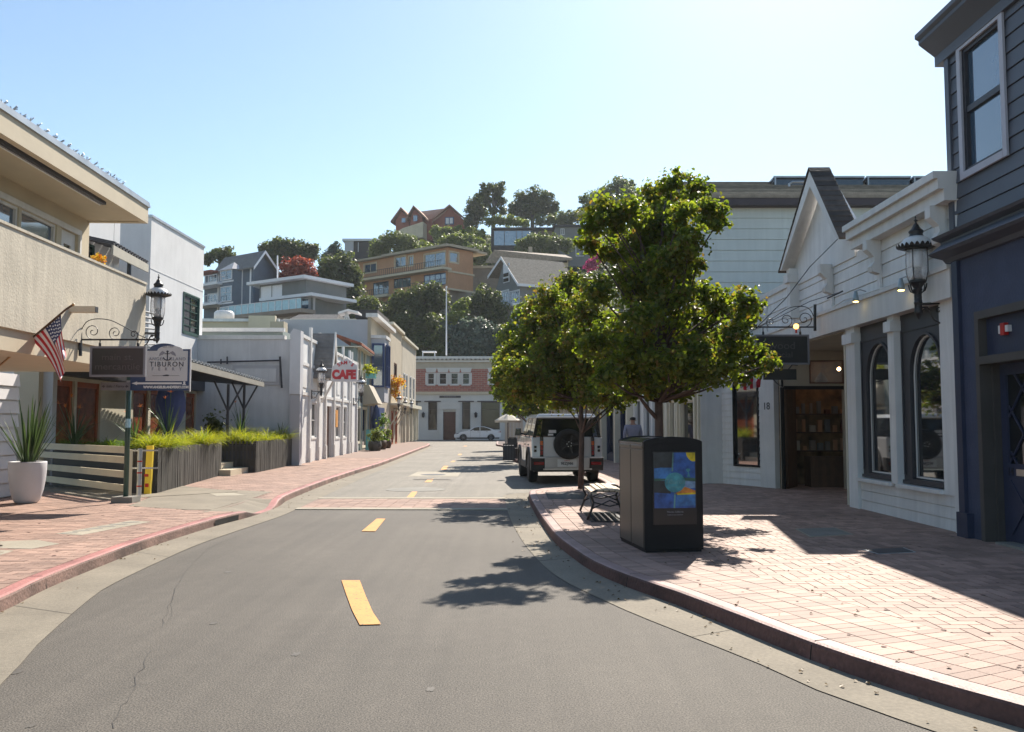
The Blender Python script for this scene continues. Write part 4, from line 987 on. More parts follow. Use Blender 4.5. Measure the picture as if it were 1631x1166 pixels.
m=MB(); m.tube([P(1204,523,17.1),P(1252,475,16.9),P(1290,425,16.6),P(1335,380,15.6)],.008,4); m.tube([P(1180,538,18),P(1205,523,17.1),P(1290,480,16.3),P(1342,464,15.2)],.007,4); m.tube([P(1318,475,15.6),P(1342,464,15.2)],.016,5); m.build('cable','black_iron',wire)
# small flag over the arched window
fl=thing('small_flag','small furled red and white striped flag in front of the narrow arched window','flag',tuple(P(1195,600,19.5)))
m=MB(); m.tube([P(1180,588,20.3),P(1190,592,19.6),P(1193,594,19.5)],.012,5); m.build('staff','pole_wood',fl)
for k in range(5):
    m=MB(); q=[]
    xa=1185+k*5.2
    T=lambda x,y,dd: tuple(P(x,y,19.5+dd))
    m.add([T(xa-2+k*.8,597+k*1.5,.05*(k%2)),T(xa+3.2+k*.8,598+k*1.5,.05*((k+1)%2)),T(xa+5,610+k*1.5,.04),T(xa+4,622-k*1.2,.02*k),T(xa-1,621-k,.03),T(xa-1.5,609,.0)],[(0,1,2,5),(5,2,3,4)]); m.build('stripe','flag_red' if k%2==0 else 'flag_white',fl)
# ------------------------------------------------------------ big solar litter bin
B=thing('litter_bin','tall black and brown double litter bin with colourful art poster, standing on the kerb','litter bin',(1.85,10.75,SW))
ang=math.radians(-4)
A0=G(976,862,SW); B0=G(1027,881,SW); C0=G(1121,879,SW)
u=Vector((C0.x-B0.x,C0.y-B0.y)); wdt=u.length; u=u/wdt; v=Vector((A0.x-B0.x,A0.y-B0.y)); dpt=v.length; vv=Vector((-u.y,u.x))
if vv.dot(v)<0: vv=-vv
dpt=1.12
TB=lambda a,b,z:(B0.x+u.x*a+vv.x*b,B0.y+u.y*a+vv.y*b,z)
H0=SW; zt=P(1074,703,10.3).z
def bb(): return MB(TB)
zs_=H0+1.25
m=bb(); m.box(.02,wdt-.02,.02,dpt-.02,H0,H0+.05); m.build('plinth','black_plastic',B)
m=bb(); m.box(0,wdt,0,.05,H0+.03,zs_); 
prof=[(0,zs_-.01),(0,zs_+.03),(wdt*.06,zs_+.05),(wdt*.22,zs_+.075),(wdt*.5,zs_+.085),(wdt*.78,zs_+.075),(wdt*.94,zs_+.05),(wdt,zs_+.03),(wdt,zs_-.01)]
m.prismy(prof,0,.05); m.build('front_panel','black_plastic',B,bevel=.008)
m=bb(); m.box(.01,wdt-.01,dpt-.05,dpt,H0+.03,zs_); m.prismy(prof,dpt-.05,dpt); m.box(wdt-.03,wdt,.05,dpt-.05,H0+.03,zs_); m.build('rear_panel','black_plastic',B)
m=bb()
for b0,b1 in ((.055,dpt*.5-.012),(dpt*.5+.012,dpt-.055)): m.box(.0,.04,b0,b1,H0+.05,zs_-.07)
sp=m.build('side_door','brown_panel',B,bevel=.006)
m=bb(); m.box(.012,.05,dpt*.5-.012,dpt*.5+.012,H0+.03,zs_+.02); m.box(.01,.04,.05,dpt-.05,zs_-.075,zs_-.05); m.build('side_seam','black_gloss',B)
m=bb()
for b0,b1 in ((.055,dpt*.5-.012),(dpt*.5+.012,dpt-.055)): m.box(-.004,.05,b0,b1,zs_-.055,zs_-.01)
m.build('top_rail','brown_panel',B,bevel=.012)
m=bb(); m.prismy([(x,z-.012) for x,z in prof],.05,dpt-.05); m.build('lid','solar',B)
m=bb(); m.box(wdt,wdt+.02,.08,.14,H0+1.05,H0+1.12); m.box(wdt,wdt+.02,.08,.14,H0+.30,H0+.36); m.build('hinge','black_iron',B)
# poster
def bp(px,py):   # pixel on the front face -> (a,z)
    r=ray(px,py); n=vv; t=(B0.x*n.x+B0.y*n.y)/(r.x*n.x+r.y*n.y); q=CAMP+r*t; return ((Vector((q.x,q.y))-Vector((B0.x,B0.y))).dot(u),q.z)
a0,zT=bp(1041,721); a1,_=bp(1106,722); _,zB=bp(1074,834); _,zM=bp(1074,809)
def col(name,c,r=.35): return M(name,c,r,.5,11,0,10,fine=.25)
m=bb(); m.box(a0-.015,a1+.015,-.012,.0,zB-.01,zT+.01); po=m.build('poster_frame','black_gloss',B)
def patchm(pts,mat,k): 
    m=bb(); q=[(a0+(a1-a0)*x,zM+(zT-zM)*y) for x,y in pts]; n=len(q); m.add([(x,-.013-.0012*k,z) for x,z in q],[tuple(range(n))]); return m.build('poster_patch',mat,po)
col('poster_blue',(.022,.085,.30)); col('poster_blue2',(.035,.14,.34)); col('poster_dark',(.022,.026,.03)); col('poster_teal',(.045,.22,.26)); col('poster_green',(.03,.10,.07)); col('poster_yellow',(.55,.42,.01)); col('poster_orange',(.5,.17,.02)); col('poster_pale',(.16,.26,.40)); col('poster_light',(.10,.24,.24))
patchm([(0,0),(1,0),(1,1),(0,1)],'poster_blue',0)
patchm([(0,.72),(.44,.73),(.45,1),(0,1)],'poster_dark',1)
patchm([(0,.28),(.40,.26),(.38,.45),(.22,.50),(0,.52)],'poster_dark',1)
patchm([(.52,.03),(1,.04),(1,.24),(.55,.25)],'poster_blue2',1)
patchm([(0,.50),(.25,.49),(.4,.55),(.42,.72),(.15,.73),(0,.70)],'poster_blue2',2)
patchm([(.6,.50),(1,.47),(1,.54),(.85,.545),(.62,.55)],'poster_green',2)
patchm([(.6,.34),(1,.36),(1,.48),(.62,.50)],'poster_pale',2)
patchm([(.0,.49),(.3,.50),(.32,.53),(0,.535)],'poster_green',3)
patchm([(.46,0),(.5,0),(.52,.26),(.48,.27)],'poster_light',3)
patchm([(.42,.66),(.46,.66),(.48,1),(.45,1)],'poster_light',3)
patchm([(.5,.25),(1,.27),(1,.31),(.75,.38),(.62,.33)],'poster_orange',3)
patchm([(.66,.275),(.98,.29),(.9,.33),(.8,.365),(.72,.33)],'poster_yellow',4) if 0 else None
patchm([(.55,.235),(1,.245),(1,.275),(.55,.26)],'poster_yellow',4)
patchm([(1,.84),(1,1),(.78,1),(.80,.93),(.86,.87),(.93,.84)],'poster_yellow',3)
patchm([(.80,.56),(.83,.64),(.79,.66),(.77,.69),(.80,.71),(.86,.71),(.89,.68),(.85,.66),(.84,.63),(.88,.56)],'poster_teal',4)
patchm([(.5+.25*math.cos(k*math.pi/12),.46+.18*math.sin(k*math.pi/12)) for k in range(24)],'poster_teal',5)
patchm([(.5+.21*math.cos(k*math.pi/12),.46+.15*math.sin(k*math.pi/12)) for k in range(24)],'poster_blue2',6) if 0 else None
cx=(a0+a1)/2; zc=zM+(zT-zM)*.46
text('poster_lettering','Tiburon',.085,'poster_light',po,TB(cx,-.0205,zc+.01),(u.x,u.y,0),(0,0,1),sx=.9,shear=.3,ext=.0005)
text('poster_lettering','CALIFORNIA',.026,'poster_light',po,TB(cx,-.0205,zc-.055),(u.x,u.y,0),(0,0,1),ext=.0005)
text('poster_lettering','Tiburon, California',.026,'ink_grey',po,TB(cx,-.0135,zM-.045),(u.x,u.y,0),(0,0,1),ext=.0005)
text('poster_lettering','Celebrate our waterfront',.018,'ink_grey',po,TB(cx,-.0135,zM-.078),(u.x,u.y,0),(0,0,1),ext=.0005)
# ------------------------------------------------------------ bench
BN=thing('bench','backless bench with pale slat seat and curved black iron legs, left of the litter bin','bench',(1.55,14.5,SW))
by0,by1,bx0,bx1=13.78,15.25,1.24,1.80; zs2=SW+.46
for k in range(6):
    x=bx0+k*.092; dz=(-.045,-.008,0,0,-.008,-.045)[k]
    m=MB(); m.box(x,x+.078,by0-.03,by1+.03,zs2-.02+dz,zs2+.008+dz); m.build('seat_slat','bark_slat',BN,bevel=.004)
for yy_ in (by0,by1):
    m=MB(); T=lambda x,z:(x,yy_,SW+z)
    m.tube([T(bx0-.07,0),T(bx0-.01,.14),T(bx0+.03,.27),T(bx0-.01,.36),T(bx0+.0,.42),T(bx0+.06,.445),T(bx1-.04,.445),T(bx1+.02,.42),T(bx1+.03,.36),T(bx1-.01,.27),T(bx1+.03,.14),T(bx1+.09,0)],.019,7)
    m.tube([T(bx0+.0,.17),T((bx0+bx1)/2,.30),T(bx1+.02,.17)],.012,6); m.tube([T(bx0+.03,.27),T((bx0+bx1)/2,.21),T(bx1-.01,.27)],.012,6); m.build('leg_frame','black_iron',BN,smooth=True)
for x in (bx0+.01,bx1-.01):
    m=MB(); m.tube([(x,by0,SW+.20),(x,(by0+by1)/2,SW+.36),(x,by1,SW+.20)],.011,6); m.build('stretcher','black_iron',BN)
# ------------------------------------------------------------ utility post behind the bin, parking sign
PS=thing('parking_sign','small white parking sign on a pole behind the truck under the trees','sign',tuple(P(915,700,29)))
m=MB(); c=P(915,640,29); m.tube([(c.x,29,SW),(c.x,29,c.z+.25)],.03,7); m.build('pole','galv',PS)
a=P(908.5,652,28.95);b=P(922,637,28.95); m=MB(); m.box(a.x,b.x,28.93,28.95,a.z,(a.z+b.z)/2-.02); m.box(a.x,b.x,28.93,28.95,(a.z+b.z)/2,b.z); pl=m.build('plate','sign_white',PS)
text('plate_text','2 HR',.10,'ink',pl,((a.x+b.x)/2,28.925,a.z+(b.z-a.z)*.22),(1,0,0),(0,0,1)); text('plate_text','P',.13,'ink',pl,((a.x+b.x)/2,28.925,a.z+(b.z-a.z)*.76),(1,0,0),(0,0,1))
# ============================================================ LEFT SIDE
kq=(229-757)*17.5
def lx(px): d=kq/(px-757); return ((px-815.5)/1400*d*1.0,d)
def lp(px):
    d=kq/(px-757); q=P(px,600,d); return (q.x,q.y)
A=lp(-260); Bc=lp(229)
FL=Fac(Bc,A,(1,0)); h=FL.hit       # s grows towards the camera
Lr=FL.L
L1=thing('stucco_building','beige stucco building with solid balcony wall and deep flat roof overhang, left edge','building',(-9,12,SW))
zb=h(229,567)[1]; zt=h(229,452)[1]
m=FL.mb(); m.box(0,Lr,-.18,0,zb,zt); m.box(-.0,Lr,-.22,.02,zt,zt+.04); m.box(.0,Lr,-3.2,-.18,zb+.02,zb+.25); m.box(0,.18,-1.6,-.18,zb+.25,zt); bal=m.build('balcony_wall','stucco_beige',L1)
m=FL.mb(); m.box(.02,Lr,-3.2,-.05,zb-.32,zb+.0); m.build('balcony_beam','beige_smooth',L1)
zs_=h(229,352)[1]; ztop=h(229,322)[1]
m=FL.mb(); m.box(0,Lr,-.12,0,zs_,ztop-.05); m.box(.0,.12,-3.5,-.12,zs_,ztop-.05); m.build('roof_fascia_board','beige_smooth',L1)
m=FL.mb(); m.box(.12,Lr,-3.5,-.12,zs_+.02,ztop-.02); m.build('roof_soffit','beige_smooth',L1)
m=FL.mb(); m.box(-.03,Lr,-3.5,.03,ztop-.05,ztop+.0); m.box(-.02,Lr,-3.5,.015,ztop+.0,ztop+.06); m.build('roof_edge','galv',L1)
m=FL.mb(); m.box(1.7,Lr,-.20,-.13,zs_-.05,zs_+.015); m.build('awning_cassette','charcoal',L1)
m=FL.mb(); m.box(1.7,Lr,-.25,-.22,zs_-.06,zs_-.03); m.build('awning_bar','white_trim',L1)
FW=Fac(tuple(FL.A+FL.n*(-1.15)),tuple(FL.A+FL.n*(-1.15)+FL.u*Lr),(1,0)); hw=FW.hit
d1=hw(124,400)[0]; d0_=hw(98,380)[0]; w1a=hw(90,380)[0]; w0a=hw(33,380)[0]; w2a=hw(29,380)[0]
zwt=hw(60,350)[1]; zf0=zb+.25
ztr=hw(105,357)[1]
ops=[(d1,d0_,zf0,ztr-.08),(w1a,w0a,zf0+.45,ztr-.1),(w2a,w2a+2.2,zf0+.45,ztr-.1),(w2a+2.35,w2a+4.4,zf0+.45,ztr-.1)]
m=wall(FW,0.02,Lr-.5,zf0,zs_+.02,ops,.15); m.build('upper_wall','beige_smooth',L1)
for o_ in ops[1:]:
    w_=window(FW,L1,*o_,'white_paint','glass_sky',fr=.05,mid=(.5,) if 0 else ())
    c=FW.mb(); n_=int((o_[1]-o_[0])/.09)
    for k in range(n_): c.box(o_[0]+.04+k*.09,o_[0]+.04+k*.09+.07,-.16,-.14,(o_[2]+.1),o_[3]-.05)
    c.build('blind','curtain',w_)
m=FW.mb(); a,b=d1,d0_
for q in cells(a+.02,b-.02,zf0,ztr-.1,[(a+.2,b-.2,zf0+.3,ztr-.35)]): m.box(q[0],q[1],-.1,-.05,q[2],q[3])
dd=m.build('door','white_paint',L1); g=FW.mb(); g.box(a+.18,b-.18,-.085,-.08,zf0+.28,ztr-.33); g.build('pane','glass',dd)
m=FW.mb(); m.box(d1-.07,w2a+4.5,0,.04,ztr-.1,ztr); m.box(d1-.07,d1,0,.04,zf0,ztr-.1); m.build('window_head','white_paint',L1)
# ground floor: siding wall at far left, cream pier, beam
FG=Fac((-10.33,18.4),(-9.6,6),(1,0))
siding(FG,0,12,SW-.01,zb-.32,[(3.5,5.5,.8,2.3)],.29,.035,.15,gap=.03).build('siding_wall','sign_white',L1)
window(FG,L1,3.5,5.5,.8,2.3,'white_paint','glass_dark')
m=MB(); m.box(-13,-10.4,18.28,18.43,Z0,zb-.3); m.build('rear_wall','sign_white',L1)
a=P(22,600,21.4); b=P(62,600,21.4); m=MB(); m.box(a.x,b.x,21.4,21.7,Z0,3.3); m.build('pier','beige_smooth',L1)
a=P(62,600,21.6); b=P(85,600,21.6); m=MB(); m.box(a.x,b.x,21.6,21.8,Z0,3.2); m.build('side_panel','plaster_grey',L1)
m=MB(); m.tube([tuple(Vector(FL.T(.5,-.0,0))+Vector((0,0,zb-.1)))],.01) if 0 else None
# gulls / bird spikes on the roof edge -> small metal ornaments in a row
random.seed(11)
s_list=[]
for i,px in enumerate([5,20,35,48,61,73,86,97,109,120,131,142,152,162,172,181,190,199]):
    s,z=h(px,200,-.08)
    g_=thing('bird_spike',('bird deterrent at the left frame edge on the beige roof' if i==0 else 'bird deterrent nearest the far corner of the beige roof' if i==17 else 'small grey wire bird deterrent in the row along the beige roof edge'),'bird spike',FL.T(s,-.1,ztop+.06),0,'bird deterrents along the beige roof edge')
    m=MB(); m.box(-.015,.015,-.02,.02,0,.06); 
    for k in range(5): a=random.uniform(0,6.28); m.tube([(0,0,.05),(math.cos(a)*.05+.03,math.sin(a)*.05,.06+random.uniform(.0,.06))],.008,4)
    m.tube([(0,0,.0),(-.05,.03,.0)],.02,4); o=m.build('spike','galv',g_,local=True)
# beam end, sign bracket
bm_=thing('beam_end','short square beige beam poking out of the balcony wall above the flag','beam',tuple(P(115,492,h(115,492)[0])))
bm_.location=FL.T(h(112,492)[0],0,h(112,492)[1])
s,z=h(112,493); m=FL.mb(); m.box(s-.06,s+.06,0,.42,z-.05,z+.05); m.build('beam','beige_smooth',bm_)
m=FL.mb(); m.box(s-.055,s+.055,.42,.425,z-.045,z+.045); m.build('end_grain','charcoal',bm_)
d_=kq/(128-757)
bracket_sign('dark main st mercantile board hanging from scroll bracket on the beige balcony wall',0,P(128,540,d_).y,128,508,541,246,(147,230,555,597),[('main st.',.66,.15,1.15),('mercantile',.30,.15,1.2)],1)
sc_t=thing('spot_lamp','small black spot lamp on the beige beam behind the flag','spotlight',tuple(P(98,549,15)))
m=MB(); m.tube([P(94,541,15.5),P(98,546,15.1),P(94,552,15)],[.035,.06,.05],8); m.build('housing','black_iron',sc_t)
# flag
fg=thing('national_flag','stars and stripes flag hanging in folds from a slanted wooden pole on beige wall','flag',tuple(P(0,583,13.3)))
pa=P(-12,592,13.9); pb=P(106,492,12.6); tip=P(117,485,12.48)
m=MB(); m.tube([pa,P(48,541,13.25)],.016,8); m.build('pole','pole_wood',fg,smooth=True)
m=MB(); m.tube([P(48,541,13.25),pb,tip],.015,8); m.build('pole_sleeve','wood_post',fg); m=MB(); m.lathe([(.001,-.03),(.025,0),(.001,.03)],8,tuple(tip)); m.build('finial','pole_wood',fg)
# cloth as a grid, hoist along the pole
hoA=P(97,500,12.72); hoB=P(49,541,13.25)       # union end .. lower end
nu,nv=27,40     # across stripes (along the pole), along the fly
def cloth(i,j):
    u_=i/(nu-1); v_=j/(nv-1)
    hp_=hoA.lerp(hoB,u_)
    # the fly falls down; lower corner pulled to the right bottom
    px_top=97+(49-97)*u_; py_top=500+(541-500)*u_
    bx=101-6*u_ if v_<2 else 0
    ex=(104-u_*6); ey=(566+u_*48)
    x=px_top+(ex-px_top)*(v_**.85); y=py_top+(ey-py_top)*v_
    x+=(9*u_-3)*math.sin(v_*3.1)*.9
    dd=hp_.y+.09*math.sin(u_*9+v_*3.)*v_+.05*math.sin(u_*17+v_*9)*v_
    return P(x+2.2*math.sin(u_*11+v_*2)*v_,y,dd)
grid=[[cloth(i,j) for j in range(nv)] for i in range(nu)]
def sub(i0,i1,j0,j1,name,mat):
    m=MB(); vs=[]; 
    for i in range(i0,i1+1):
        for j in range(j0,j1+1): vs.append(tuple(grid[i][j]))
    w_=j1-j0+1; fs=[(a*w_+b,a*w_+b+1,(a+1)*w_+b+1,(a+1)*w_+b) for a in range(i1-i0) for b in range(j1-j0)]
    m.add(vs,fs); m.fixn=False; return m.build(name,mat,fg,smooth=True)
for k in range(13):
    i0=k*2; j0=0 if k>=7 else 16
    sub(i0,i0+2,j0,nv-1,'stripe','flag_red' if k%2==0 else 'flag_white')
ca=sub(0,14,0,16,'canton','flag_blue')
m=MB()
for a in range(2,14,2):
    for b in range(2 if (a//2)%2 else 1,15,3):
        c=grid[a][b]; e=.018
        for sg in (-1,1): pts=[(c.x+math.cos(math.pi/2+k*math.pi/5)*(e if k%2==0 else e*.45),c.y+sg*.006,c.z+math.sin(math.pi/2+k*math.pi/5)*(e if k%2==0 else e*.45)) for k in range(10)]; m.add(pts,[tuple(range(10))])
m.build('stars','flag_white',ca)
# lanterns on the left
place_lantern(250,543,17.5,math.pi,'dark lantern at the corner of the beige balcony, beside the hanging board',.94)
# ------------------------------------------------------------ ferry sign on its green pole
FSN=thing('ferry_sign','white ferry sign with navy border, anchor and arrow on dark green pole','sign',tuple(G(200,800,SW)))
g0=G(200,800,SW); dS=g0.y
m=MB(); m.box(g0.x-.20,g0.x+.20,dS-.18,dS+.2,SW,SW+.11); m.build('base','concrete_grey',FSN)
m=MB(); m.tube([(g0.x,dS,SW+.1),(g0.x,dS,P(200,560,dS).z)],.048,12); m.build('pole','green_pole',FSN,smooth=True)
m=MB(); m.tube([(g0.x,dS,1.55),(g0.x,dS,1.72)],.050,12); m.build('sticker','pale_blue',FSN)
a=P(207,622,dS-.08); b=P(303,550,dS-.08); x0,x1,z0,z1=a.x,b.x,a.z,b.z; y=dS-.08
def board(x0,x1,z0,z1,r,y0,y1,mat,name,par,ex=.0):
    cx=(x0+x1)/2+.06; rr=r; pts=[(x0,z0),(x1,z0),(x1,z1)]+[(cx+math.cos(math.pi*k/12)*rr*1.35,z1+math.sin(math.pi*k/12)*rr*.55) for k in range(13)]+[(x0,z1)]
    mm=MB(); n=len(pts); mm.add([(x,y0,z) for x,z in pts]+[(x,y1,z) for x,z in pts],[tuple(range(n)),tuple(range(2*n-1,n-1,-1))]+[(i,n+i,n+(i+1)%n,(i+1)%n) for i in range(n)]); return mm.build(name,mat,par)
z1b=P(250,556,y).z
bd=board(x0,x1,z0,z1b,.20,y,y+.03,'sign_navy','board',FSN)
zq=P(250,607,y).z; wx0=P(232,600,y).x
pn=board(wx0,x1-.04,zq,z1b-.035,.185,y-.004,y,'sign_white','white_panel',bd)
m=MB(); m.box(x1,x1+.02,y-.004,y+.03,z0-.02,z1b); m.build('edge','sign_white',bd)
cx=(wx0+x1-.04)/2; X=lambda px:P(px,600,y).x; Z=lambda py:P(250,py,y).z
yy=y-.008
text('lettering','TIBURON',.132,'ink',pn,(cx,yy,Z(580.5)),(1,0,0),(0,0,1),sx=.98,spacing=1.25)
text('lettering','ANGEL',.085,'ink_grey',pn,(X(249),yy,Z(572)),(1,0,0),(0,0,1),spacing=1.15); text('lettering','ISLAND',.085,'ink_grey',pn,(X(282),yy,Z(572)),(1,0,0),(0,0,1),spacing=1.15)
text('lettering','F  E  R  R  Y',.085,'ink_grey',pn,(cx,yy,Z(588)),(1,0,0),(0,0,1),spacing=1.3)
text('lettering','EST. 1959',.05,'ink_grey',pn,(cx+.02,yy,Z(552.5)),(1,0,0),(0,0,1))
m=MB(); ax=X(266); m.box(ax-.010,ax+.010,yy-.003,yy,Z(573),Z(561)); m.box(ax-.05,ax+.05,yy-.003,yy,Z(564),Z(563))
m.tube([(ax+math.cos(t)*.075,yy,Z(568.5)+math.sin(t)*.065) for t in np.linspace(math.pi*1.05,math.pi*1.95,12)],.010,5); m.lathe([(.022,-.002),(.022,.002)],10,(ax,yy,Z(560)),'y'); m.build('anchor','ink',pn)
m=MB()
for sg in (-1,1): m.add([(ax+sg*.04,yy,Z(562)),(ax+sg*.10,yy,Z(559)),(ax+sg*.15,yy,Z(563)),(ax+sg*.165,yy,Z(567.5)),(ax+sg*.09,yy,Z(565))],[tuple(range(5))])
m.build('wave_mark','ink_grey',pn)
m=MB(); m.add([(X(258),yy,Z(598)),(X(266),yy,Z(596.6)),(X(271),yy,Z(597.6)),(X(268),yy,Z(599)),(X(260),yy,Z(599))],[tuple(range(5))]); m.box(X(243),X(258),yy-.002,yy,Z(598.6),Z(598.2)); m.box(X(271),X(286),yy-.002,yy,Z(598.6),Z(598.2)); m.build('ship_mark','ink',pn)
m=MB(); zc=Z(610.6); m.add([(X(210),yy,zc),(X(219),yy,zc+.035),(X(219),yy,zc+.018),(X(290),yy,zc+.018),(X(290),yy,zc-.018),(X(219),yy,zc-.018),(X(219),yy,zc-.035)],[tuple(range(7))]); m.lathe([(.022,-.002),(.022,.002)],10,(X(294),yy,zc+.018),'y'); m.add([(X(294)-.04,yy,zc-.03),(X(294)+.04,yy,zc-.03),(X(294),yy,zc+.02)],[(0,1,2)]); m.build('arrow','text_white',bd)
text('web_address','WWW.ANGELISLANDFERRY.COM',.066,'text_white',bd,(X(265),yy,Z(616.8)),(1,0,0),(0,0,1),sx=.86,bold=.0035)
a=P(160,622,dS-.13); b=P(207,609,dS-.13); sm=MB(); sm.box(a.x,b.x,dS-.13,dS-.10,a.z,b.z); 
sg_=sm.build('small_plate','sign_grey',FSN); zc=(a.z+b.z)/2; yk=dS-.134
text('plate_text','Info / Ferry',.075,'ink',sg_,((a.x+b.x)/2,yk,zc),(1,0,0),(0,0,1),shear=.2)
m=MB()
for sx_,xx in ((-1,a.x+.06),(1,b.x-.06)): m.add([(xx+sx_*.04,yk,zc),(xx-sx_*.01,yk,zc+.03),(xx-sx_*.01,yk,zc-.03)],[(0,1,2)]); m.box(xx-.03,xx+.03,yk-.001,yk+.001,zc-.008,zc+.008)
m.build('arrow','ink',sg_)
m=MB(); m.box(g0.x-.02,x0+.3,dS-.06,dS-.04,Z(612),Z(606)); m.box(g0.x-.02,x0+.3,dS-.06,dS-.04,Z(575),Z(570)); m.build('arm','galv',FSN)
# ------------------------------------------------------------ white pot with spiky plant
PT=thing('plant_pot','large smooth white egg shaped pot holding the spiky plant','pot',tuple(G(42,801,SW)))
g0=G(42,801,SW); m=MB(); rr=.335
m.lathe([(.16,0),(.20,.015),(.24,.08),(.285,.25),(.315,.45),(.328,.62),(.33,.76),(.325,.78),(.31,.775),(.305,.70),(.01,.70)],32,tuple(g0)); m.build('pot','pot_white',PT,smooth=True)
m=MB(); m.lathe([(.30,.705),(.15,.72),(.01,.725)],20,tuple(g0)); m.build('soil','soil',PT)
SP=thing('spiky_plant','tall spiky agave like plant with upright blades growing in the white pot','plant',(g0.x,g0.y,SW+.7))
def blade(m,base,az,tilt,L,w,curve=.25,n=8):
    vs=[]; d=Vector((math.cos(az),math.sin(az),0)); s_=Vector((-math.sin(az),math.cos(az),0))
    for i in range(n+1):
        t=i/n; th=tilt+curve*t; p=Vector(base)+d*(math.sin(tilt+curve*t*.5)*L*t)+Vector((0,0,math.cos(tilt+curve*t*.5)*L*t))
        ww=w*(1-t)**.55*(0.55+.9*min(t*3,1)*.5); nn=Vector((-math.cos(th)*d.x,-math.cos(th)*d.y,math.sin(th)))
        vs+= [tuple(p-s_*ww+nn*ww*.35),tuple(p),tuple(p+s_*ww+nn*ww*.35)]
    fs=[]
    for i in range(n):
        a=i*3; fs+=[(a,a+1,a+4,a+3),(a+1,a+2,a+5,a+4)]
    m.add(vs,fs)
random.seed(4); m=MB(); m.fixn=False
for k in range(52):
    az=random.uniform(0,6.28); tl=random.uniform(.03,.62) ; blade(m,(g0.x+math.cos(az)*.07,g0.y+math.sin(az)*.07,SW+.68),az,tl,random.uniform(.9,1.45)*(1-.25*tl),random.uniform(.024,.036),random.uniform(-.05,.22))
m.build('blades','leaf_blade',SP)
# ------------------------------------------------------------ patio: fence, rail, planters
FE=thing('patio_fence','cream wooden fence of four wide horizontal boards with gaps by the pot','fence',(-9.5,19.8,SW))
A_=G(62,774,SW); B_=G(203,794,SW); FF=Fac((A_.x,A_.y),(B_.x,B_.y),(0,-1)); hf=FF.hit
for (ya,yb) in ((711,722),(727,738),(746,757),(768,779)):
    m=FF.mb(); m.box(0,FF.L-.1,-.04,0,hf(195,yb+ (4 if ya>730 else 0))[1],hf(195,ya+(4 if ya>730 else 0))[1]); m.build('board','beige_trim',FE)
m=FF.mb(); m.box(FF.L-.12,FF.L,-.08,.02,Z0,hf(200,716)[1]); m.build('post','beige_trim',FE)
m=FF.mb(); m.box(-.08,0.0,-.08,.02,Z0,hf(200,716)[1]); m.build('post','beige_trim',FE)
m=FF.mb(); m.box(0,FF.L,-2.4,.5,SW-.02,SW+.008); struct(m,'patio_floor','concrete')
RL=thing('hand_rail','short metal rail on a round steel post behind the sign pole','rail',tuple(G(221,792,SW)))
p=G(221,793,SW); m=MB(); m.tube([(p.x,p.y,SW),(p.x,p.y,1.12)],.045,10); m.build('post','galv',RL)
m=MB(); 
for z in (.35,.62,.85): m.lathe([(.047,0),(.049,.02),(.047,.03)],10,(p.x,p.y,z))
m.build('band','red_paint',RL)
for z in (1.08,.72): m=MB(); m.tube([(p.x-.35,p.y+.1,z),(p.x+.28,p.y+.2,z)],.018,6); m.build('bar','galv',RL)
YP=thing('yellow_post','tall flat bright yellow post at the near corner of the grass planter','post',tuple(G(240,786,SW)))
p=G(241,786,SW); p.y-=.22; m=MB(); m.hull8([(p.x-.07,p.y,SW),(p.x+.06,p.y,SW),(p.x+.06,p.y+.09,SW),(p.x-.07,p.y+.09,SW)],[(p.x-.04,p.y,1.16),(p.x+.09,p.y,1.16),(p.x+.09,p.y+.09,1.16),(p.x-.04,p.y+.09,1.16)]); m.build('post','yellow_post',YP,bevel=.006)
m=MB(); m.box(p.x-.071,p.x+.02,p.y-.003,p.y,.5,.56); m.box(p.x-.05,p.x+.03,p.y-.003,p.y,.28,.36); m.build('rust_patch','red_paint',YP)
def planter(label,A,B,dp,z1,seed,side_slats=True):
    F_=Fac(A,B,(1,0)); t=thing('wood_planter',label,'planter',(A[0]-.3,A[1]+.5,SW),0,None)
    m=F_.mb(); n=int(F_.L/.095); st=F_.L/n
    for k in range(n): m.box(k*st+.012,k*st+st-.012,-.03,.0+random.uniform(0,.012),Z0,z1+random.uniform(-.008,.008))
    m.build('front_slats','planter_wood',t)
    m=F_.mb(); m.box(0,F_.L,-dp,-.035,Z0,z1-.12); m.build('box','charcoal',t)
    m=F_.mb(); k=0
    while k*.11<dp-.05: m.box(-.03,0,-k*.11-.08,-k*.11-.035,Z0+.02,z1); k+=1
    m.box(-.015,.0,-dp,0,.35,.55); m.box(-.015,0,-dp,0,.8,.95); m.build('end_slats','planter_wood',t)
    m=F_.mb(); m.box(.03,F_.L-.03,-dp+.03,-.04,z1-.12,z1-.08); m.build('soil','soil',t)
    return F_,t
def grass(label,F_,dp,z,n,L,mat,name='ornamental_grass',s0=0,s1=None,grp=None,cat='grass plant'):
    s1=s1 or F_.L; t=thing(name,label,cat,F_.T((s0+s1)/2,-dp/2,z-.1),0,grp); m=MB(); m.fixn=False
    tuf=max(3,int((s1-s0)/.35)*2)
    for c in range(tuf):
        s=random.uniform(s0+.08,s1-.06); w=random.uniform(-dp+.10,-.06); hgt=random.uniform(.65,1.25)
        for k in range(n//tuf):
            az=random.uniform(0,6.28); b=F_.T(s+random.uniform(-.07,.07),w+random.uniform(-.07,.07),z-.1)
            blade(m,b,az,random.uniform(.05,.6),L*hgt*random.uniform(.6,1.15),.0095,random.uniform(.9,2.3),6)
    m.build('blades',mat,t); return t
random.seed(8)
P1A=tuple(G(250,786,SW)[:2]); P1B=tuple(G(352,757,SW)[:2])
F1,_=planter('long dark slatted timber planter nearest the sign pole, full of lime grass',P1A,P1B,.62,1.10,1)
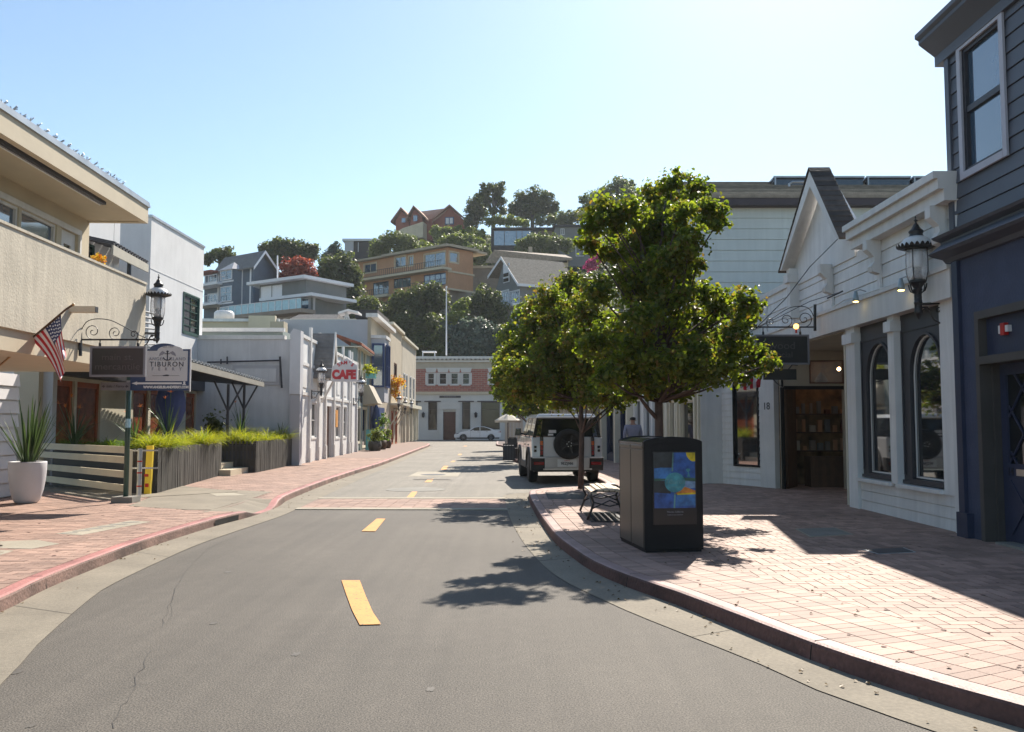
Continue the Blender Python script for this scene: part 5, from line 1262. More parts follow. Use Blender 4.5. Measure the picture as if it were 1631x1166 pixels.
P2A=tuple(G(407,753,SW)[:2]); P2B=tuple(G(467,740.5,SW)[:2])
F2,_=planter('dark slatted timber planter beyond the steps, against the pale wall end',P2A,P2B,1.6,1.10,2)
grass('bright lime green arching grass spilling over the near planter',F1,.62,1.10,2600,.60,'grass_lime')
grass('bright lime green arching grass spilling over the far planter by the pale wall',F2,1.6,1.10,2800,.62,'grass_lime')
FX=Fac((P1A[0]-.3,P1A[1]),(P1A[0]-3.2,P1A[1]+.6),(0,-1))
planter_t=thing('fence_planter','low dark planter box behind the fence, planted with dark green grass','planter',(-9.4,20.6,SW))
FZ=Fac((-11.2,21.0),(-8.0,19.4),(0,-1)); m=FZ.mb(); m.box(0,FZ.L-1.0,-.7,-.3,Z0,1.0); m.build('box','charcoal',planter_t)
grass('dark green grass clump row behind the cream fence',Fac((-11.0,21.2),(-7.9,19.9),(0,-1)),.5,1.12,1500,.42,'grass_green')
# taller strap leaved plants with orange flowers
def strap(label,base,n,L,seed,flow,name='strap_plant'):
    random.seed(seed); t=thing(name,label,'plant',base); m=MB(); m.fixn=False
    for k in range(n): az=random.uniform(0,6.28); blade(m,base,az,random.uniform(.05,.5),L*random.uniform(.7,1.1),.022,random.uniform(.1,.9),7)
    m.build('leaves','leaf_blade',t)
    for k in range(flow):
        az=random.uniform(0,6.28); r=random.uniform(.1,.4)*L; top=(base[0]+math.cos(az)*r,base[1]+math.sin(az)*r,base[2]+L*random.uniform(.9,1.25))
        m=MB(); m.tube([base,((base[0]+top[0])/2,(base[1]+top[1])/2,base[2]+L*.6),top],.008,4); st=m.build('stem','leaf_blade',t)
        m=MB(); m.fixn=False
        for q in range(5): blade(m,top,random.uniform(0,6.28),random.uniform(.3,1.3),.13,.014,.2,3)
        m.build('flower','orange_flower',st)
    return t
strap('strap leaved plant with orange blooms, just right of the spiky pot',tuple(P(118,715,20.6)),26,1.0,31,4)
strap('strap leaved plant with orange blooms behind the ferry sign pole',tuple(P(214,712,20.2)),24,.8,32,2)
strap('broad leaved plant standing behind the near planter, below the ferry sign',tuple(P(268,705,22)),22,1.05,33,2)
strap('upright leafy plant in the far planter beside the awning posts',tuple(P(383,702,29)),20,1.15,34,1)
strap('low spiky plant at the far end of the second planter',tuple(P(448,700,31.5)),18,.7,35,0)
tree('shrub','small dark round shrub in shade under the awning','shrub',tuple(P(345,720,30)),[tuple(P(345,672,30))+(.45,),tuple(P(341,690,30))+(.35,)],900,.09,'leaf_dark',0)
# steps
m=MB(); a=tuple(G(343,768,SW)[:2]); 
ST=thing('patio_steps','two tan stone steps between the two slatted planters','steps',(-8.6,26.3,SW))
m=MB(); m.box(-9.6,-8.15,25.6,27.6,Z0,SW+.17); m.build('step','cream_house',ST); m=MB(); m.box(-9.6,-8.6,25.7,27.6,SW+.17,SW+.34); m.build('step','cream_house',ST)
# people-sized shapes on the patio: umbrella and chairs
UB=thing('patio_umbrella','closed navy blue umbrella panel standing on the shaded patio','umbrella',tuple(P(272,690,26)))
c=P(272,640,26); m=MB(); n=18
m.lathe([(.02,.75),(.18,.66),(.33,.42),(.42,.05),(.42,-.25),(.30,-.60),(.14,-.9),(.03,-1.0)],n,tuple(c)); m.build('canopy','umb_navy',UB,smooth=True); m=MB(); m.tube([(c.x,c.y,SW),(c.x,c.y,c.z+.8)],.025,7); m.build('pole','steel',UB)
def chair(label,x,y,rz):
    t=thing('patio_chair',label,'chair',(x,y,SW),rz,'chairs on the shaded patio'); m=MB(); m.box(-.22,.22,-.22,.22,.44,.47); m.build('seat','galv',t,local=True)
    m=MB(); m.box(-.22,.22,.20,.23,.62,.9); m.build('backrest','galv',t,local=True)
    for sx_ in(-1,1):
        for sy in (-1,1): m=MB(); m.tube([(sx_*.20,sy*.20,0),(sx_*.20,sy*.20,.9 if sy>0 else .46)],.014,5); m.build('leg','black_iron',t,local=True)
chair('metal chair on the patio left of the navy umbrella',-10.3,24.5,.3); chair('metal chair on the patio under the navy umbrella',-9.8,26.9,2.2); chair('metal chair on the patio behind the near planter',-9.4,23.2,3.3)
# ------------------------------------------------------------ white stucco building with shop doors
L2=thing('stucco_building','tall white stucco building with dark framed window and reddish wooden shop doors','building',(-12,28,SW))
c0=P(240,400,28); c1=P(325,400,33.0)
FT=Fac((c0.x,c0.y),(c1.x,c1.y),(1,0)); ht=FT.hit; ztop2=ht(240,345)[1]; zcan=3.35
wa=ht(292,500)[0]; wb=ht(316,500)[0]; wz0=ht(304,532)[1]; wz1=ht(304,472)[1]
m=wall(FT,0,FT.L,3.2,ztop2,[(wa,wb,wz0,wz1)],.25); 
n=FT.n; m.T=None; m.T=FT.T; m.box(0.0,.25,-6,-.25,3.2,ztop2-.02) ; m.box(FT.L-.25,FT.L-.0,-6,-.25,Z0,ztop2-.02); m.build('wall','stucco_white',L2)
m=FT.mb(); m.box(-.03,FT.L+.03,-.3,.04,ztop2,ztop2+.08); m.box(-.03,.25,-6,-.3,ztop2-.02,ztop2+.08); m.build('parapet_cap','galv',L2)
w_=window(FT,L2,wa,wb,wz0,wz1,'green_pole','glass',mid=(.5,),midz=(.2,.4,.6,.8),fr=.06,trim=.06,dep=.05)
m=FT.mb(); m.box(wa+.06,(wa+wb)/2-.02,-.05,-.03,wz0+.06,wz1-.06); m.build('screen','charcoal',w_)
m=FT.mb(); m.box(0,FT.L,.0,.012,ht(240,428)[1],ht(240,427)[1]); m.build('control_joint','plaster_grey',L2)
# ground floor doors wall
D0=P(70,640,21.6); FD=Fac((D0.x,D0.y+.2),(c1.x,c1.y),(1,0)); hd=FD.hit
m=FD.mb(); dpx=[(88,118),(122,160),(212,236),(240,262),(296,312)]
ops=[]
for a,b in dpx:
    s0,s1=sorted((hd(a,650)[0],hd(b,650)[0])); ops.append((s0,s1,SW,2.75))
wall(FD,0,FD.L,Z0,zcan,ops,.2,mb=m); m.build('ground_wall','cream_paint',L2)
for s0,s1,z0,z1 in ops:
    m=FD.mb()
    for q in cells(s0,s1,z0,z1,[(s0+.12,s1-.12,z0+.9,z1-.15)]): m.box(q[0],q[1],-.12,-.06,q[2],q[3])
    dr=m.build('door','door_orange',L2); g=FD.mb(); g.box(s0+.1,s1-.1,-.10,-.09,z0+.88,z1-.12); g.build('pane','amber_pane',dr)
m=FD.mb(); m.box(0,FD.L,-.0,.3,2.85,zcan); m.build('lintel','charcoal',L2)
# mid block with small roof between beige and white buildings
L3=thing('stucco_building','pale stucco block with small dark window between the beige and white buildings','building',(-12,21,SW))
q0=P(137,380,20.5); q1=P(181,380,23.5)
FM=Fac((q0.x-.6,q0.y-3.0),(q1.x,q1.y),(1,.3)); hm=FM.hit
zt3=8.2; wa=hm(139,400)[0]; wb=hm(151,400)[0]; wz0=hm(145,414)[1]; wz1=hm(145,389)[1]
wall(FM,0,FM.L,3.4,zt3,[(wa,wb,wz0,wz1)],.2).build('wall','stucco_white',L3); window(FM,L3,wa,wb,wz0,wz1,'green_pole','glass',fr=.05,dep=.05)
a=P(181,400,23.5); b=P(262,400,28.3)
m=MB(); m.box(a.x-3,a.x-.02,23.55,23.9,3.4,zt3); m.build('block','stucco_white',L3)
tr_=tree('shrub','small yellow leaved plant on the balcony top before the pale block','shrub',tuple(P(157,418,18.5)),[tuple(P(150,412,18.5))+(.12,),tuple(P(160,414,18.5))+(.12,),tuple(P(156,410,18.7))+(.12,)],260,.06,'leaf_yellow',0)
# upper terrace awning
AW=thing('terrace_awning','small sloping corrugated awning with dark underside on the upper terrace','awning',tuple(P(210,410,22)))
m=MB(); na=26; A0_=P(181,387,21.5); A1_=P(237,419,27.5)
for k in range(na):
    t0,t1=k/na,(k+1)/na; p=A0_.lerp(A1_,t0); q=A0_.lerp(A1_,t1); hh=.06 if k%2 else 0
    m.hull8([(p.x-1.6,p.y,p.z+.35+hh-.04),(p.x,p.y,p.z+hh-.04),(q.x,q.y,q.z+hh-.04),(q.x-1.6,q.y,q.z+.35+hh-.04)],[(p.x-1.6,p.y,p.z+.35+hh),(p.x,p.y,p.z+hh),(q.x,q.y,q.z+hh),(q.x-1.6,q.y,q.z+.35+hh)])
m.build('corrugated_roof','charcoal',AW)
m=MB(); m.hull8([(A0_.x-.05,A0_.y,A0_.z-.3),(A0_.x,A0_.y,A0_.z-.3),(A1_.x,A1_.y,A1_.z-.3),(A1_.x-.05,A1_.y,A1_.z-.3)],[(A0_.x-.05,A0_.y,A0_.z-.05),(A0_.x,A0_.y,A0_.z-.05),(A1_.x,A1_.y,A1_.z-.05),(A1_.x-.05,A1_.y,A1_.z-.05)]); m.build('edge_board','beam_grey',AW)
m=MB(); p=P(205,450,24.5); m.tube([(p.x,p.y,3.4),(p.x,p.y,A0_.lerp(A1_,.5).z)],.06,8); m.build('post','charcoal',AW)
RLg=thing('terrace_railing','dark horizontal slat railing between beige balcony and white building','railing',tuple(P(232,520,21)))
for k in range(9):
    m=MB(); a=P(225,495+k*9,20.5); b=P(246,500+k*8,24); m.tube([a,b],.03,4); m.build('slat','charcoal',RLg)
# large patio awning
PA=thing('patio_awning','long corrugated metal patio awning on slim dark Y shaped posts','awning',(-9.5,28,SW))
e0=P(302,573,23.5); e1=P(421,607,30.2); A0_=e0; A1_=e1
A0_=e0-(e1-e0)*.62
m=MB(); na=84
for k in range(na):
    t0,t1=k/na,(k+1)/na; p=A0_.lerp(A1_,t0); q=A0_.lerp(A1_,t1); hh=.05 if k%2 else 0
    m.hull8([(p.x-2.4,p.y,p.z+.3+hh-.03),(p.x,p.y,p.z+hh-.03),(q.x,q.y,q.z+hh-.03),(q.x-2.4,q.y,q.z+.3+hh-.03)],[(p.x-2.4,p.y,p.z+.3+hh),(p.x,p.y,p.z+hh),(q.x,q.y,q.z+hh),(q.x-2.4,q.y,q.z+.3+hh)])
m.build('corrugated_roof','galv',PA)
m=MB(); m.hull8([(A0_.x-.05,A0_.y,A0_.z-.28),(A0_.x,A0_.y,A0_.z-.28),(A1_.x,A1_.y,A1_.z-.2),(A1_.x-.05,A1_.y,A1_.z-.2)],[(A0_.x-.05,A0_.y,A0_.z-.05),(A0_.x,A0_.y,A0_.z-.05),(A1_.x,A1_.y,A1_.z-.05),(A1_.x-.05,A1_.y,A1_.z-.05)]); m.build('edge_beam','beam_grey',PA)
m=MB(); p=A0_;q=A1_; m.hull8([(p.x-2.4,p.y,p.z+.0),(p.x-.06,p.y,p.z-.25),(q.x-.06,q.y,q.z-.18),(q.x-2.4,q.y,q.z+.0)],[(p.x-2.4,p.y,p.z+.06),(p.x-.06,p.y,p.z-.2),(q.x-.06,q.y,q.z-.13),(q.x-2.4,q.y,q.z+.06)]); m.build('ceiling','black_plastic',PA)
for px,dd in ((362,27.5),(387.5,29.5)):
    b=P(px,700,dd); tz=P(px,612,dd).z; m=MB(); m.tube([(b.x,dd,SW),(b.x,dd,tz)],.045,7); m.tube([(b.x,dd,tz-.85),(b.x-.35,dd-.3,tz+.1)],.03,6); m.tube([(b.x,dd,tz-.85),(b.x+.36,dd+.3,tz-.02)],.03,6); m.build('post','charcoal',PA)
# ============================================================ WHITE CAFE AND THE ROW BEYOND
CF=thing('cafe_building','long white cafe front with upright timber posts and pale blank end wall','building',(-9,40,SW))
cA=(-7.98,32.6); cB=(-8.66,49.0)
FC=Fac(cA,cB,(1,0)); hc=FC.hit; ztc=hc(480,533)[1]; ztc2=4.9
ops=[]
for a,b,ya,yb in ((502,512,618,648),(494,499,680,715) if 0 else (530,536,650,690),):
    s0,s1=sorted((hc(a,640)[0],hc(b,640)[0])); ops.append((s0,s1,1.3,2.5))
ds0,ds1=hc(518,680)[0],hc(528,680)[0]
ops=[(2.9,4.0,1.1,2.5),(ds0,ds1,-1,2.45),(ds1+1.1,ds1+2.4,1.0,2.5),(ds1+3.4,ds1+4.6,1.0,2.5)]
wall(FC,0,FC.L,Z0,ztc-.1,ops,.25).build('wall','white_siding',CF)
for o_ in (ops[0],ops[2],ops[3]): window(FC,CF,*o_,'white_paint','glass_dark',midz=(.5,),trim=.08)
m=FC.mb(); m.box(ds0,ds1,-.2,-.12,Z0,2.45); m.build('door','brown_door',CF)
m=FC.mb(); m.box(-.1,FC.L,-.25,.08,ztc-.1,ztc+.03); m.box(0,FC.L,.0,.05,3.9,4.02); m.box(0,FC.L,0,.06,2.75,2.87); m.build('trim','white_paint',CF)
for i,s in enumerate((.35,2.3,4.3,ds0-.3,ds1+.3,ds1+2.9,ds1+5.2,FC.L-2.4,FC.L-.3)):
    if s>FC.L: continue
    m=FC.mb(); up=.45 if i in (1,2,5,6,7) else .0; m.box(s-.11,s+.11,0,.10,Z0,ztc+up); m.box(s-.13,s+.13,0,.13,Z0,.7); m.build('pilaster','white_paint',CF)
for s in (1.3,3.3,5.4,ds1+1.8,ds1+4):
    m=FC.mb(); m.box(s-.45,s+.45,.0,.03,3.05,3.75); m.build('panel_trim','white_siding',CF)
# end wall facing the camera and corner pier
m=MB(); m.box(-16,-8.12,32.55,32.8,Z0,ztc-.25); m.build('end_wall','plaster_grey',CF)
m=MB(); m.box(-16,-8.45,32.5,32.85,ztc-.25,ztc-.1); m.build('end_coping','white_paint',CF)
xa=P(463,600,32.4).x; xb=P(479,600,32.4).x; zp=P(470,527,32.4).z; zm=P(470,628,32.4).z
m=MB(); m.box(xa-.02,xb,32.3,32.75,zm,zp-.1); m.prismy([(xa-.02,zp-.1),(xb,zp-.1),(xb,zp+.0),(xa+.1,zp+.08)],32.3,32.75); m.build('corner_pier','sign_white',CF)
m=MB(); m.box(xa,xb,32.34,32.75,Z0,zm-.004); m.build('corner_pier','lavender_grey',CF)
m=MB(); m.box(P(370,600,32.5).x,P(445,600,32.5).x,32.5,32.54,P(0,613,32.5).z,P(0,582,32.5).z); m.build('wall_panel','lavender_grey',CF)
m=MB(); m.box(P(375,600,32.5).x,P(440,600,32.5).x,32.47,32.5,P(0,608,32.5).z,P(0,587,32.5).z); m.build('wall_panel','plaster_grey',CF)
m=MB(); m.tube([P(352,572,32.4),P(352,580,32.4)],.03,5); m.tube([P(330,577,32.4),P(446,574,32.4)],.03,5); m.tube([P(446,568,32.4),P(449,618,32.4)],.04,5); m.tube([P(362,568,32.4),P(362,580,32.4)],.03,5); m.build('pipe_work','charcoal',CF)
# steep gable over the cafe door
ag=hc(524,531,.5); z0g=hc(524,603,.5)[1]
m=FC.mb(); s=ag[0]; zA=ag[1]; hs_=.85; sgn=-1
N_=12
for sg in (-1,1):
    for k in range(N_):
        a,b=k/N_,(k+1)/N_; e0=s+sg*hs_*(1-a); e1=s+sg*hs_*(1-b); za=z0g+(zA-z0g)*a; zb_=z0g+(zA-z0g)*b
        m.hull8([(e0,-.3,za-.05),(e0,.75,za-.05),(e0,.75,za+.03),(e0,-.3,za+.03)],[(e1,-.3,zb_-.05),(e1,.75,zb_-.05),(e1,.75,zb_),(e1,-.3,zb_)])
m.build('gable_roof','shingle_grey',CF)
m=FC.mb(); m.add([(s-hs_,.55,z0g),(s+hs_,.55,z0g),(s,.55,zA-.1),(s-hs_,.3,z0g),(s+hs_,.3,z0g),(s,.3,zA-.1)],[(0,1,2),(5,4,3),(0,3,4,1),(1,4,5,2),(2,5,3,0)]); m.build('gable','tan_stucco',CF)
m=FC.mb()
for sg in (-1,1): m.hull8([(s+sg*hs_,.74,z0g-.1),(s+sg*(hs_-.14),.74,z0g-.1),(s+sg*(hs_-.14),.80,z0g-.1),(s+sg*hs_,.80,z0g-.1)],[(s+sg*.02,.74,zA+.06),(s-sg*.10,.74,zA-.14),(s-sg*.10,.80,zA-.14),(s+sg*.02,.80,zA+.06)])
m.build('rake_board','white_paint',CF)
for q in (s-hs_+.1,s+hs_-.1):
    m=FC.mb(); m.tube([(q,.62,z0g-.03),(q,.1,z0g-1.0)],.05,6); m.build('gable_brace','white_paint',CF)
m=FC.mb(); mp=ds1+.6; m.box(mp,mp+.5,.05,.12,1.5,2.3); m.build('menu_case','paint_yellow',CF)
m=MB(); m.box(-26,-8.8,33,48.8,Z0,ztc-.5); m.build('block','plaster_grey',CF)
# cafe sign
CS=thing('cafe_sign','white blade sign with red CAFE letters and small arched name above','sign',tuple(P(545,600,38)))
d_=35.6; a=P(529,608,d_); b=P(569,585,d_)
m=MB(); pts=[(a.x,a.z),(b.x,a.z),(b.x,b.z+.08),((a.x+b.x)/2+.1,b.z+.38),(a.x+.12,b.z+.12),(a.x,b.z)]; m.prismy(pts,d_-.05,d_+.05); bd=m.build('board','sign_white',CS)
text('lettering','CAFE',.47,'red_cafe',bd,((a.x+b.x)/2-.02,d_-.056,(a.z+b.z)/2-.02),(1,0,0),(0,0,1),sx=.86,bold=.035)
for i,ch in enumerate("SAM'S"):
    an=(i-2)*.36; cx_=(a.x+b.x)/2+.04+math.sin(an)*.42; cz_=b.z-.18+math.cos(an)*.36
    text('lettering',ch,.19,'red_cafe',bd,(cx_,d_-.056,cz_),(math.cos(an),0,-math.sin(an)),(math.sin(an),0,math.cos(an)),bold=.008)
m=MB(); m.tube([(a.x-.5,d_,a.z+.05),(b.x+.1,d_,a.z+.05)],.02,5); m.tube([(a.x-.5,d_,b.z-.05),(a.x,d_,b.z-.05)],.02,5); m.build('arm','galv',CS)
def small_lantern(px,py,d,label,sc=1.0): return place_lantern(px,py,d,math.pi,label,sc)
small_lantern(511.5,630,33.9,'lantern on the white cafe front, left of the red lettered sign',.95)
small_lantern(575,641,42,'lantern on the cafe front, right of the red lettered sign',.95)
small_lantern(596,668,52,'lantern beside the navy bay window building front',.9) if 0 else None
# generic far facade
def row(name,label,A,B,z1,mat,side_mat,ops,frame,depth=7,cor='cream_paint',glass='glass_dark',corn=(.25,.2),trim=.08):
    F_=Fac(A,B,(1,0)); t=thing(name,label,'building',(A[0]-2,A[1]+1,SW))
    wall(F_,0,F_.L,Z0,z1,ops,.2).build('wall',mat,t)
    for o_ in ops: window(F_,t,*o_[:4],(o_[4] if len(o_)>4 else frame),glass,fr=.07,midz=(.5,) if o_[3]-o_[2]>1.4 and o_[2]>1.5 else (),trim=trim,dep=.05)
    m=MB(); m.box(min(A[0],B[0])-depth,min(A[0],B[0])-.0-(.22),A[1],B[1]-.02,Z0,z1-.3) if 0 else m.prism([(A[0]-.2,A[1]+.02),(B[0]-.2,B[1]-.02),(B[0]-depth,B[1]-.02),(A[0]-depth,A[1]+.02)],Z0,z1-.15); m.build('side_wall',side_mat,t)
    m=F_.mb(); m.box(-.1,F_.L,-.3,corn[0],z1,z1+corn[1]); m.build('cornice',cor,t)
    return F_,t
Ff,t=row('shop_building','grey green building with red tiled eave and two cream shuttered windows','',0,0,0,0,0,0) if 0 else (None,None)
z6=P(570,552,50.5).z
F_,t=row('shop_building','grey green upper building with red tiled eave and cream framed tall windows',(-8.75,49.2),(-9.05,55.8),P(585,552,50).z,'green_grey','green_grey',[(.8,1.9,3.6,6.0),(3.2,4.4,3.6,6.0),(.5,2.2,.6,2.6),(3.0,5.2,.3,2.6)],'cream_paint',cor='green_grey')
m=F_.mb(); zz=P(585,552,50).z
for k in range(26): s=-.3+k*.25; m.hull8([(s,-1.1,zz+.45),(s+.2,-1.1,zz+.45),(s+.2,.35,zz-.05),(s,.35,zz-.05)],[(s,-1.1,zz+.62),(s+.2,-1.1,zz+.62),(s+.2,.35,zz+.10),(s,.35,zz+.10)])
m.build('tile_eave','tile_red',t)
m=F_.mb(); m.box(-.35,6.2,-1.2,.3,zz-.12,zz-.06); m.build('eave_board','cream_paint',t)
m=F_.mb(); m.hull8([(3.2,0,2.8),(6,0,2.8),(6,.9,2.9),(3.2,.9,2.9)],[(3.2,0,4.0),(6,0,4.0),(6,.35,4.0),(3.2,.35,4.0)]); m.build('shop_awning','tan_board',t)
F_,t=row('bay_window_building','pale lavender building with navy framed bay window and white cornice',(-9.05,56.0),(-9.2,66),8.5,'tan_stucco','lavender_grey',[(3.4,4.4,4.0,6.2),(5.4,6.4,4.0,6.2),(7.6,8.6,4.0,6.2)],'cream_paint',cor='white_paint',corn=(.45,.25))
zb0=P(600,640,56).z; zb1=P(600,538,56).z
m=F_.mb(); m.prism([(.2,0),(.5,.85),(2.6,.85),(2.9,0)],zb0,zb1); bay=m.build('bay','lavender_grey',t)
m=F_.mb(); m.prism([(.1,0),(.45,.95),(2.7,.95),(3.0,0)],zb1,zb1+.2); m.build('bay_cornice','white_paint',bay)
FBn=Fac(F_.T(.2,0,0)[:2],F_.T(.5,.85,0)[:2],(1,-1)); window(FBn,bay,.12,.80,zb0+1.0,zb1-.4,'blue_frame','glass_sky',w=.10,dep=.05,midz=(.5,),trim=.06)
FBo=Fac(F_.T(.5,.85,0)[:2],F_.T(2.6,.85,0)[:2],(1,0)); 
for a in (.15,1.1): window(FBo,bay,a,a+.8,zb0+1.0,zb1-.4,'blue_frame','glass_dark',w=.1,dep=.05,midz=(.5,),trim=.06)
m=F_.mb(); m.box(.3,6.8,.0,.06,Z0,2.8); m.build('shopfront','blue_frame',t)
F_,t=row('shop_building','narrow tan building with a reddish upper door above flower boxes',(-9.2,66.2),(-9.3,74),9.2,'tan_stucco','taupe_wall',[(2.5,4,4.0,6.4,'brown_door'),(1,2,.2,2.6,'door_orange'),(3.6,4.6,.2,2.6,'door_orange')],'cream_paint')
m=F_.mb(); m.box(.2,5.4,0,1.0,3.1,3.25); m.build('balcony_shelf','cream_paint',t)
m=F_.mb(); 
for s in (.6,3.0,5.0): m.tube([(s,0,1.6),(s,.9,3.1)],.05,5)
m.build('balcony_brace','cream_paint',t)
F_,t=row('shop_building','far tan boarded building with white upper windows at the street end',(-9.3,74.2),(-9.42,86),8.95,'tan_board','taupe_wall',[(1,2.2,4.0,6),(3,4.2,4.0,6),(6,7.5,4,6),(9,10.4,4,6),(1,2.4,.2,2.7,'door_orange'),(4,5.4,.2,2.7,'door_orange'),(7,8.6,.2,2.7,'brown_door')],'white_paint')
m=F_.mb()
for s in (.3,3.2,6.2,9.4,11.4): m.box(s-.12,s+.12,.05,.3,Z0,3.2)
m.box(0,11.7,0,.6,3.1,3.4); m.build('porch_post','cream_paint',t)
# flowers, planters on the far left pavement
tree('flower_box_plant','yellow orange trailing plant on the tan balcony shelf','plant',tuple(P(631,640,67)),[tuple(P(627,608,67))+(.5,),tuple(P(634,612,67))+(.6,),tuple(P(631,622,67))+(.5,),tuple(P(638,606,68))+(.4,),tuple(P(633,632,67))+(.35,)],1400,.12,'leaf_yellow',0)
tree('flower_box_plant','small green and yellow plant on the teal box of the tiled building','plant',tuple(P(589,590,52)),[tuple(P(588,588,52))+(.35,),tuple(P(593,592,52))+(.35,)],500,.1,'grass_lime',0)
bx=thing('window_box','teal edged window box in front of the bay window','window box',tuple(P(590,599,52))); q=P(583,603,52);r_=P(598,595,52); m=MB(); m.box(q.x,r_.x,51.8,52.3,q.z,r_.z); m.build('box','teal_glass',bx); 
for i,(px,d,lb) in enumerate(((597,50.5,'dark barrel planter of flowers nearest the cafe'),(606,53.5,'middle barrel planter of flowers on the left pavement'),(614,56.5,'farthest barrel planter of flowers on the left pavement'))):
    q=P(px,712,d); bt_=thing('barrel_planter',lb,'planter',(q.x,d,SW)); m=MB(); m.lathe([(.32,0),(.40,.3),(.36,.55),(.33,.55),(.32,.45),(.01,.45)],14,(q.x,d,SW)); m.build('tub','wood_post' if i else 'planter_wood',bt_,smooth=True)
    tree('potted_shrub',['low flowering shrub in the nearest barrel planter','taller round shrub in the middle barrel planter','leafy shrub in the farthest barrel planter'][i],'shrub',(q.x,d,SW+.5),[(q.x,d,SW+.8+.0*i,.42),(q.x+.15,d,SW+(1.75 if i==1 else 1.0),.42 if i==1 else .3)],900,.1,'leaf_hedge' if i!=1 else 'grass_green',.03)
sb=thing('sandwich_board','small teal sandwich board standing on the left pavement by the planters','sign',tuple(P(592,690,52))); q=P(591,712,52); m=MB(); m.hull8([(q.x-.3,51.8,SW),(q.x+.3,51.8,SW),(q.x+.3,52.3,SW),(q.x-.3,52.3,SW)],[(q.x-.3,52.0,SW+1.2),(q.x+.3,52.0,SW+1.2),(q.x+.3,52.1,SW+1.2),(q.x-.3,52.1,SW+1.2)]); m.build('board','teal_glass',sb)
ub=thing('closed_umbrella','closed royal blue umbrella by the navy shopfront on the left','umbrella',tuple(P(599,690,56))); q=P(599,690,56); m=MB(); m.lathe([(.02,3.0),(.18,2.6),(.32,2.0),(.28,1.3),(.06,1.2)],12,(q.x,56,0)); m.build('canopy','blue_frame',ub,smooth=True); m=MB(); m.tube([(q.x,56,SW),(q.x,56,3.1)],.03,6); m.build('pole','steel',ub)
for i,(px,py,d) in enumerate(((635,646,64),(645,651,69),(655,651,75))):
    small_lantern(px,py+8,d,['black gooseneck lantern over the red doors of the tan building','black gooseneck lantern on the far boarded building, nearest','black gooseneck lantern on the far boarded building, farthest'][i],.9)
# ------------------------------------------------------------ low roofs behind the cafe
BR=thing('flat_roof_building','low grey green flat roofed building behind the white cafe','building',(-16,42,0))
zr=P(400,529,36).z
m=MB(); m.box(-30,-9.3,35.5,52,Z0,zr); m.build('wall','green_grey',BR); m=MB(); m.box(-30,-9.2,35.3,35.5,zr-.05,zr+.10); m.build('roof_edge','white_paint',BR)
BR=thing('flat_roof_building','cream parapet building with rooftop vent behind the grey green roof','building',(-19,50,0))
z1=P(400,511,54).z; m=MB(); m.box(P(325,500,54).x-3,P(443,500,54).x,54,64,0,z1); m.build('wall','cream_house',BR); m=MB(); m.box(P(325,500,54).x-3,P(443,500,54).x+.1,53.8,54,z1-.06,z1+.12); m.build('roof_edge','white_paint',BR)
m=MB(); m.box(P(398,510,53.7).x,P(440,510,53.7).x,53.4,53.8,z1-1.5,z1+.25); m.build('parapet_step','cream_house',BR)
AC=thing('roof_vent','round white rooftop vent housing on the cream roof','vent',tuple(P(357,511,56))); q=P(357,511,56); m=MB(); m.lathe([(.55,0),(.62,.15),(.62,.5),(.5,.62),(.1,.66)],16,tuple(q)); m.build('housing','lamp_white',AC,smooth=True)
AC=thing('roof_cabinet','square tan rooftop cabinet on the grey green roof','cabinet',tuple(P(440,530,45))); a=P(430,530,45); b=P(452,512,45); m=MB(); m.box(a.x,b.x,45,45.8,a.z,b.z); m.build('cabinet','tan_stucco',AC)
BR=thing('flat_roof_building','lavender grey block with tan mansard roof behind the tiled building','building',(-13,62,0))
a=P(452,527,58); b=P(565,512,58); m=MB(); m.box(a.x,b.x,58,66,0,b.z); m.build('wall','lavender_grey',BR); m=MB(); m.box(a.x,b.x+.1,57.8,58,b.z,b.z+.15); m.build('roof_edge','cream_paint',BR)
a=P(452,512,60); b=P(535,498,60); m=MB(); m.hull8([(a.x,60,a.z),(b.x,60,a.z),(b.x,64,a.z),(a.x,64,a.z)],[(a.x+.8,61,b.z),(b.x,61,b.z),(b.x,63,b.z),(a.x+.8,63,b.z)]); m.build('mansard_roof','shingle_grey',BR)
BR=thing('flat_roof_building','taller lavender grey block with dark flat roof behind the bay window','building',(-12,66,0))
a=P(565,600,57); b=P(622,507,57); m=MB(); m.box(a.x,-9.75,62,70,0,b.z+.4); m.build('wall','lavender_grey',BR); a=P(566,508,63);b=P(612,500,63); m=MB(); m.box(a.x,-9.7,63,69,b.z-.3,b.z+.3); m.build('roof','dark_house',BR)
LK_=thing('roof_lookout','small open white gabled roof frame on the mansard block','roof frame',tuple(P(553,505,60)))
m=MB(); a=P(540,500,59.9); b=P(556,495,59.9); c=P(572,499,59.9); m.hull8([(a.x,59.5,a.z-.05),(b.x,59.5,b.z-.05),(b.x,61,b.z-.05),(a.x,61,a.z-.05)],[(a.x,59.5,a.z+.08),(b.x,59.5,b.z+.08),(b.x,61,b.z+.08),(a.x,61,a.z+.08)]); m.hull8([(b.x,59.5,b.z-.05),(c.x,59.5,c.z-.05),(c.x,61,c.z-.05),(b.x,61,b.z-.05)],[(b.x,59.5,b.z+.08),(c.x,59.5,c.z+.08),(c.x,61,c.z+.08),(b.x,61,b.z+.08)]); m.build('roof','white_paint',LK_)
m=MB()
for q in (548,552.5,557): m.tube([P(q,512,59.9),P(552+(q-552)*.2,498,59.9)],.05,4)
m.build('post','white_paint',LK_)
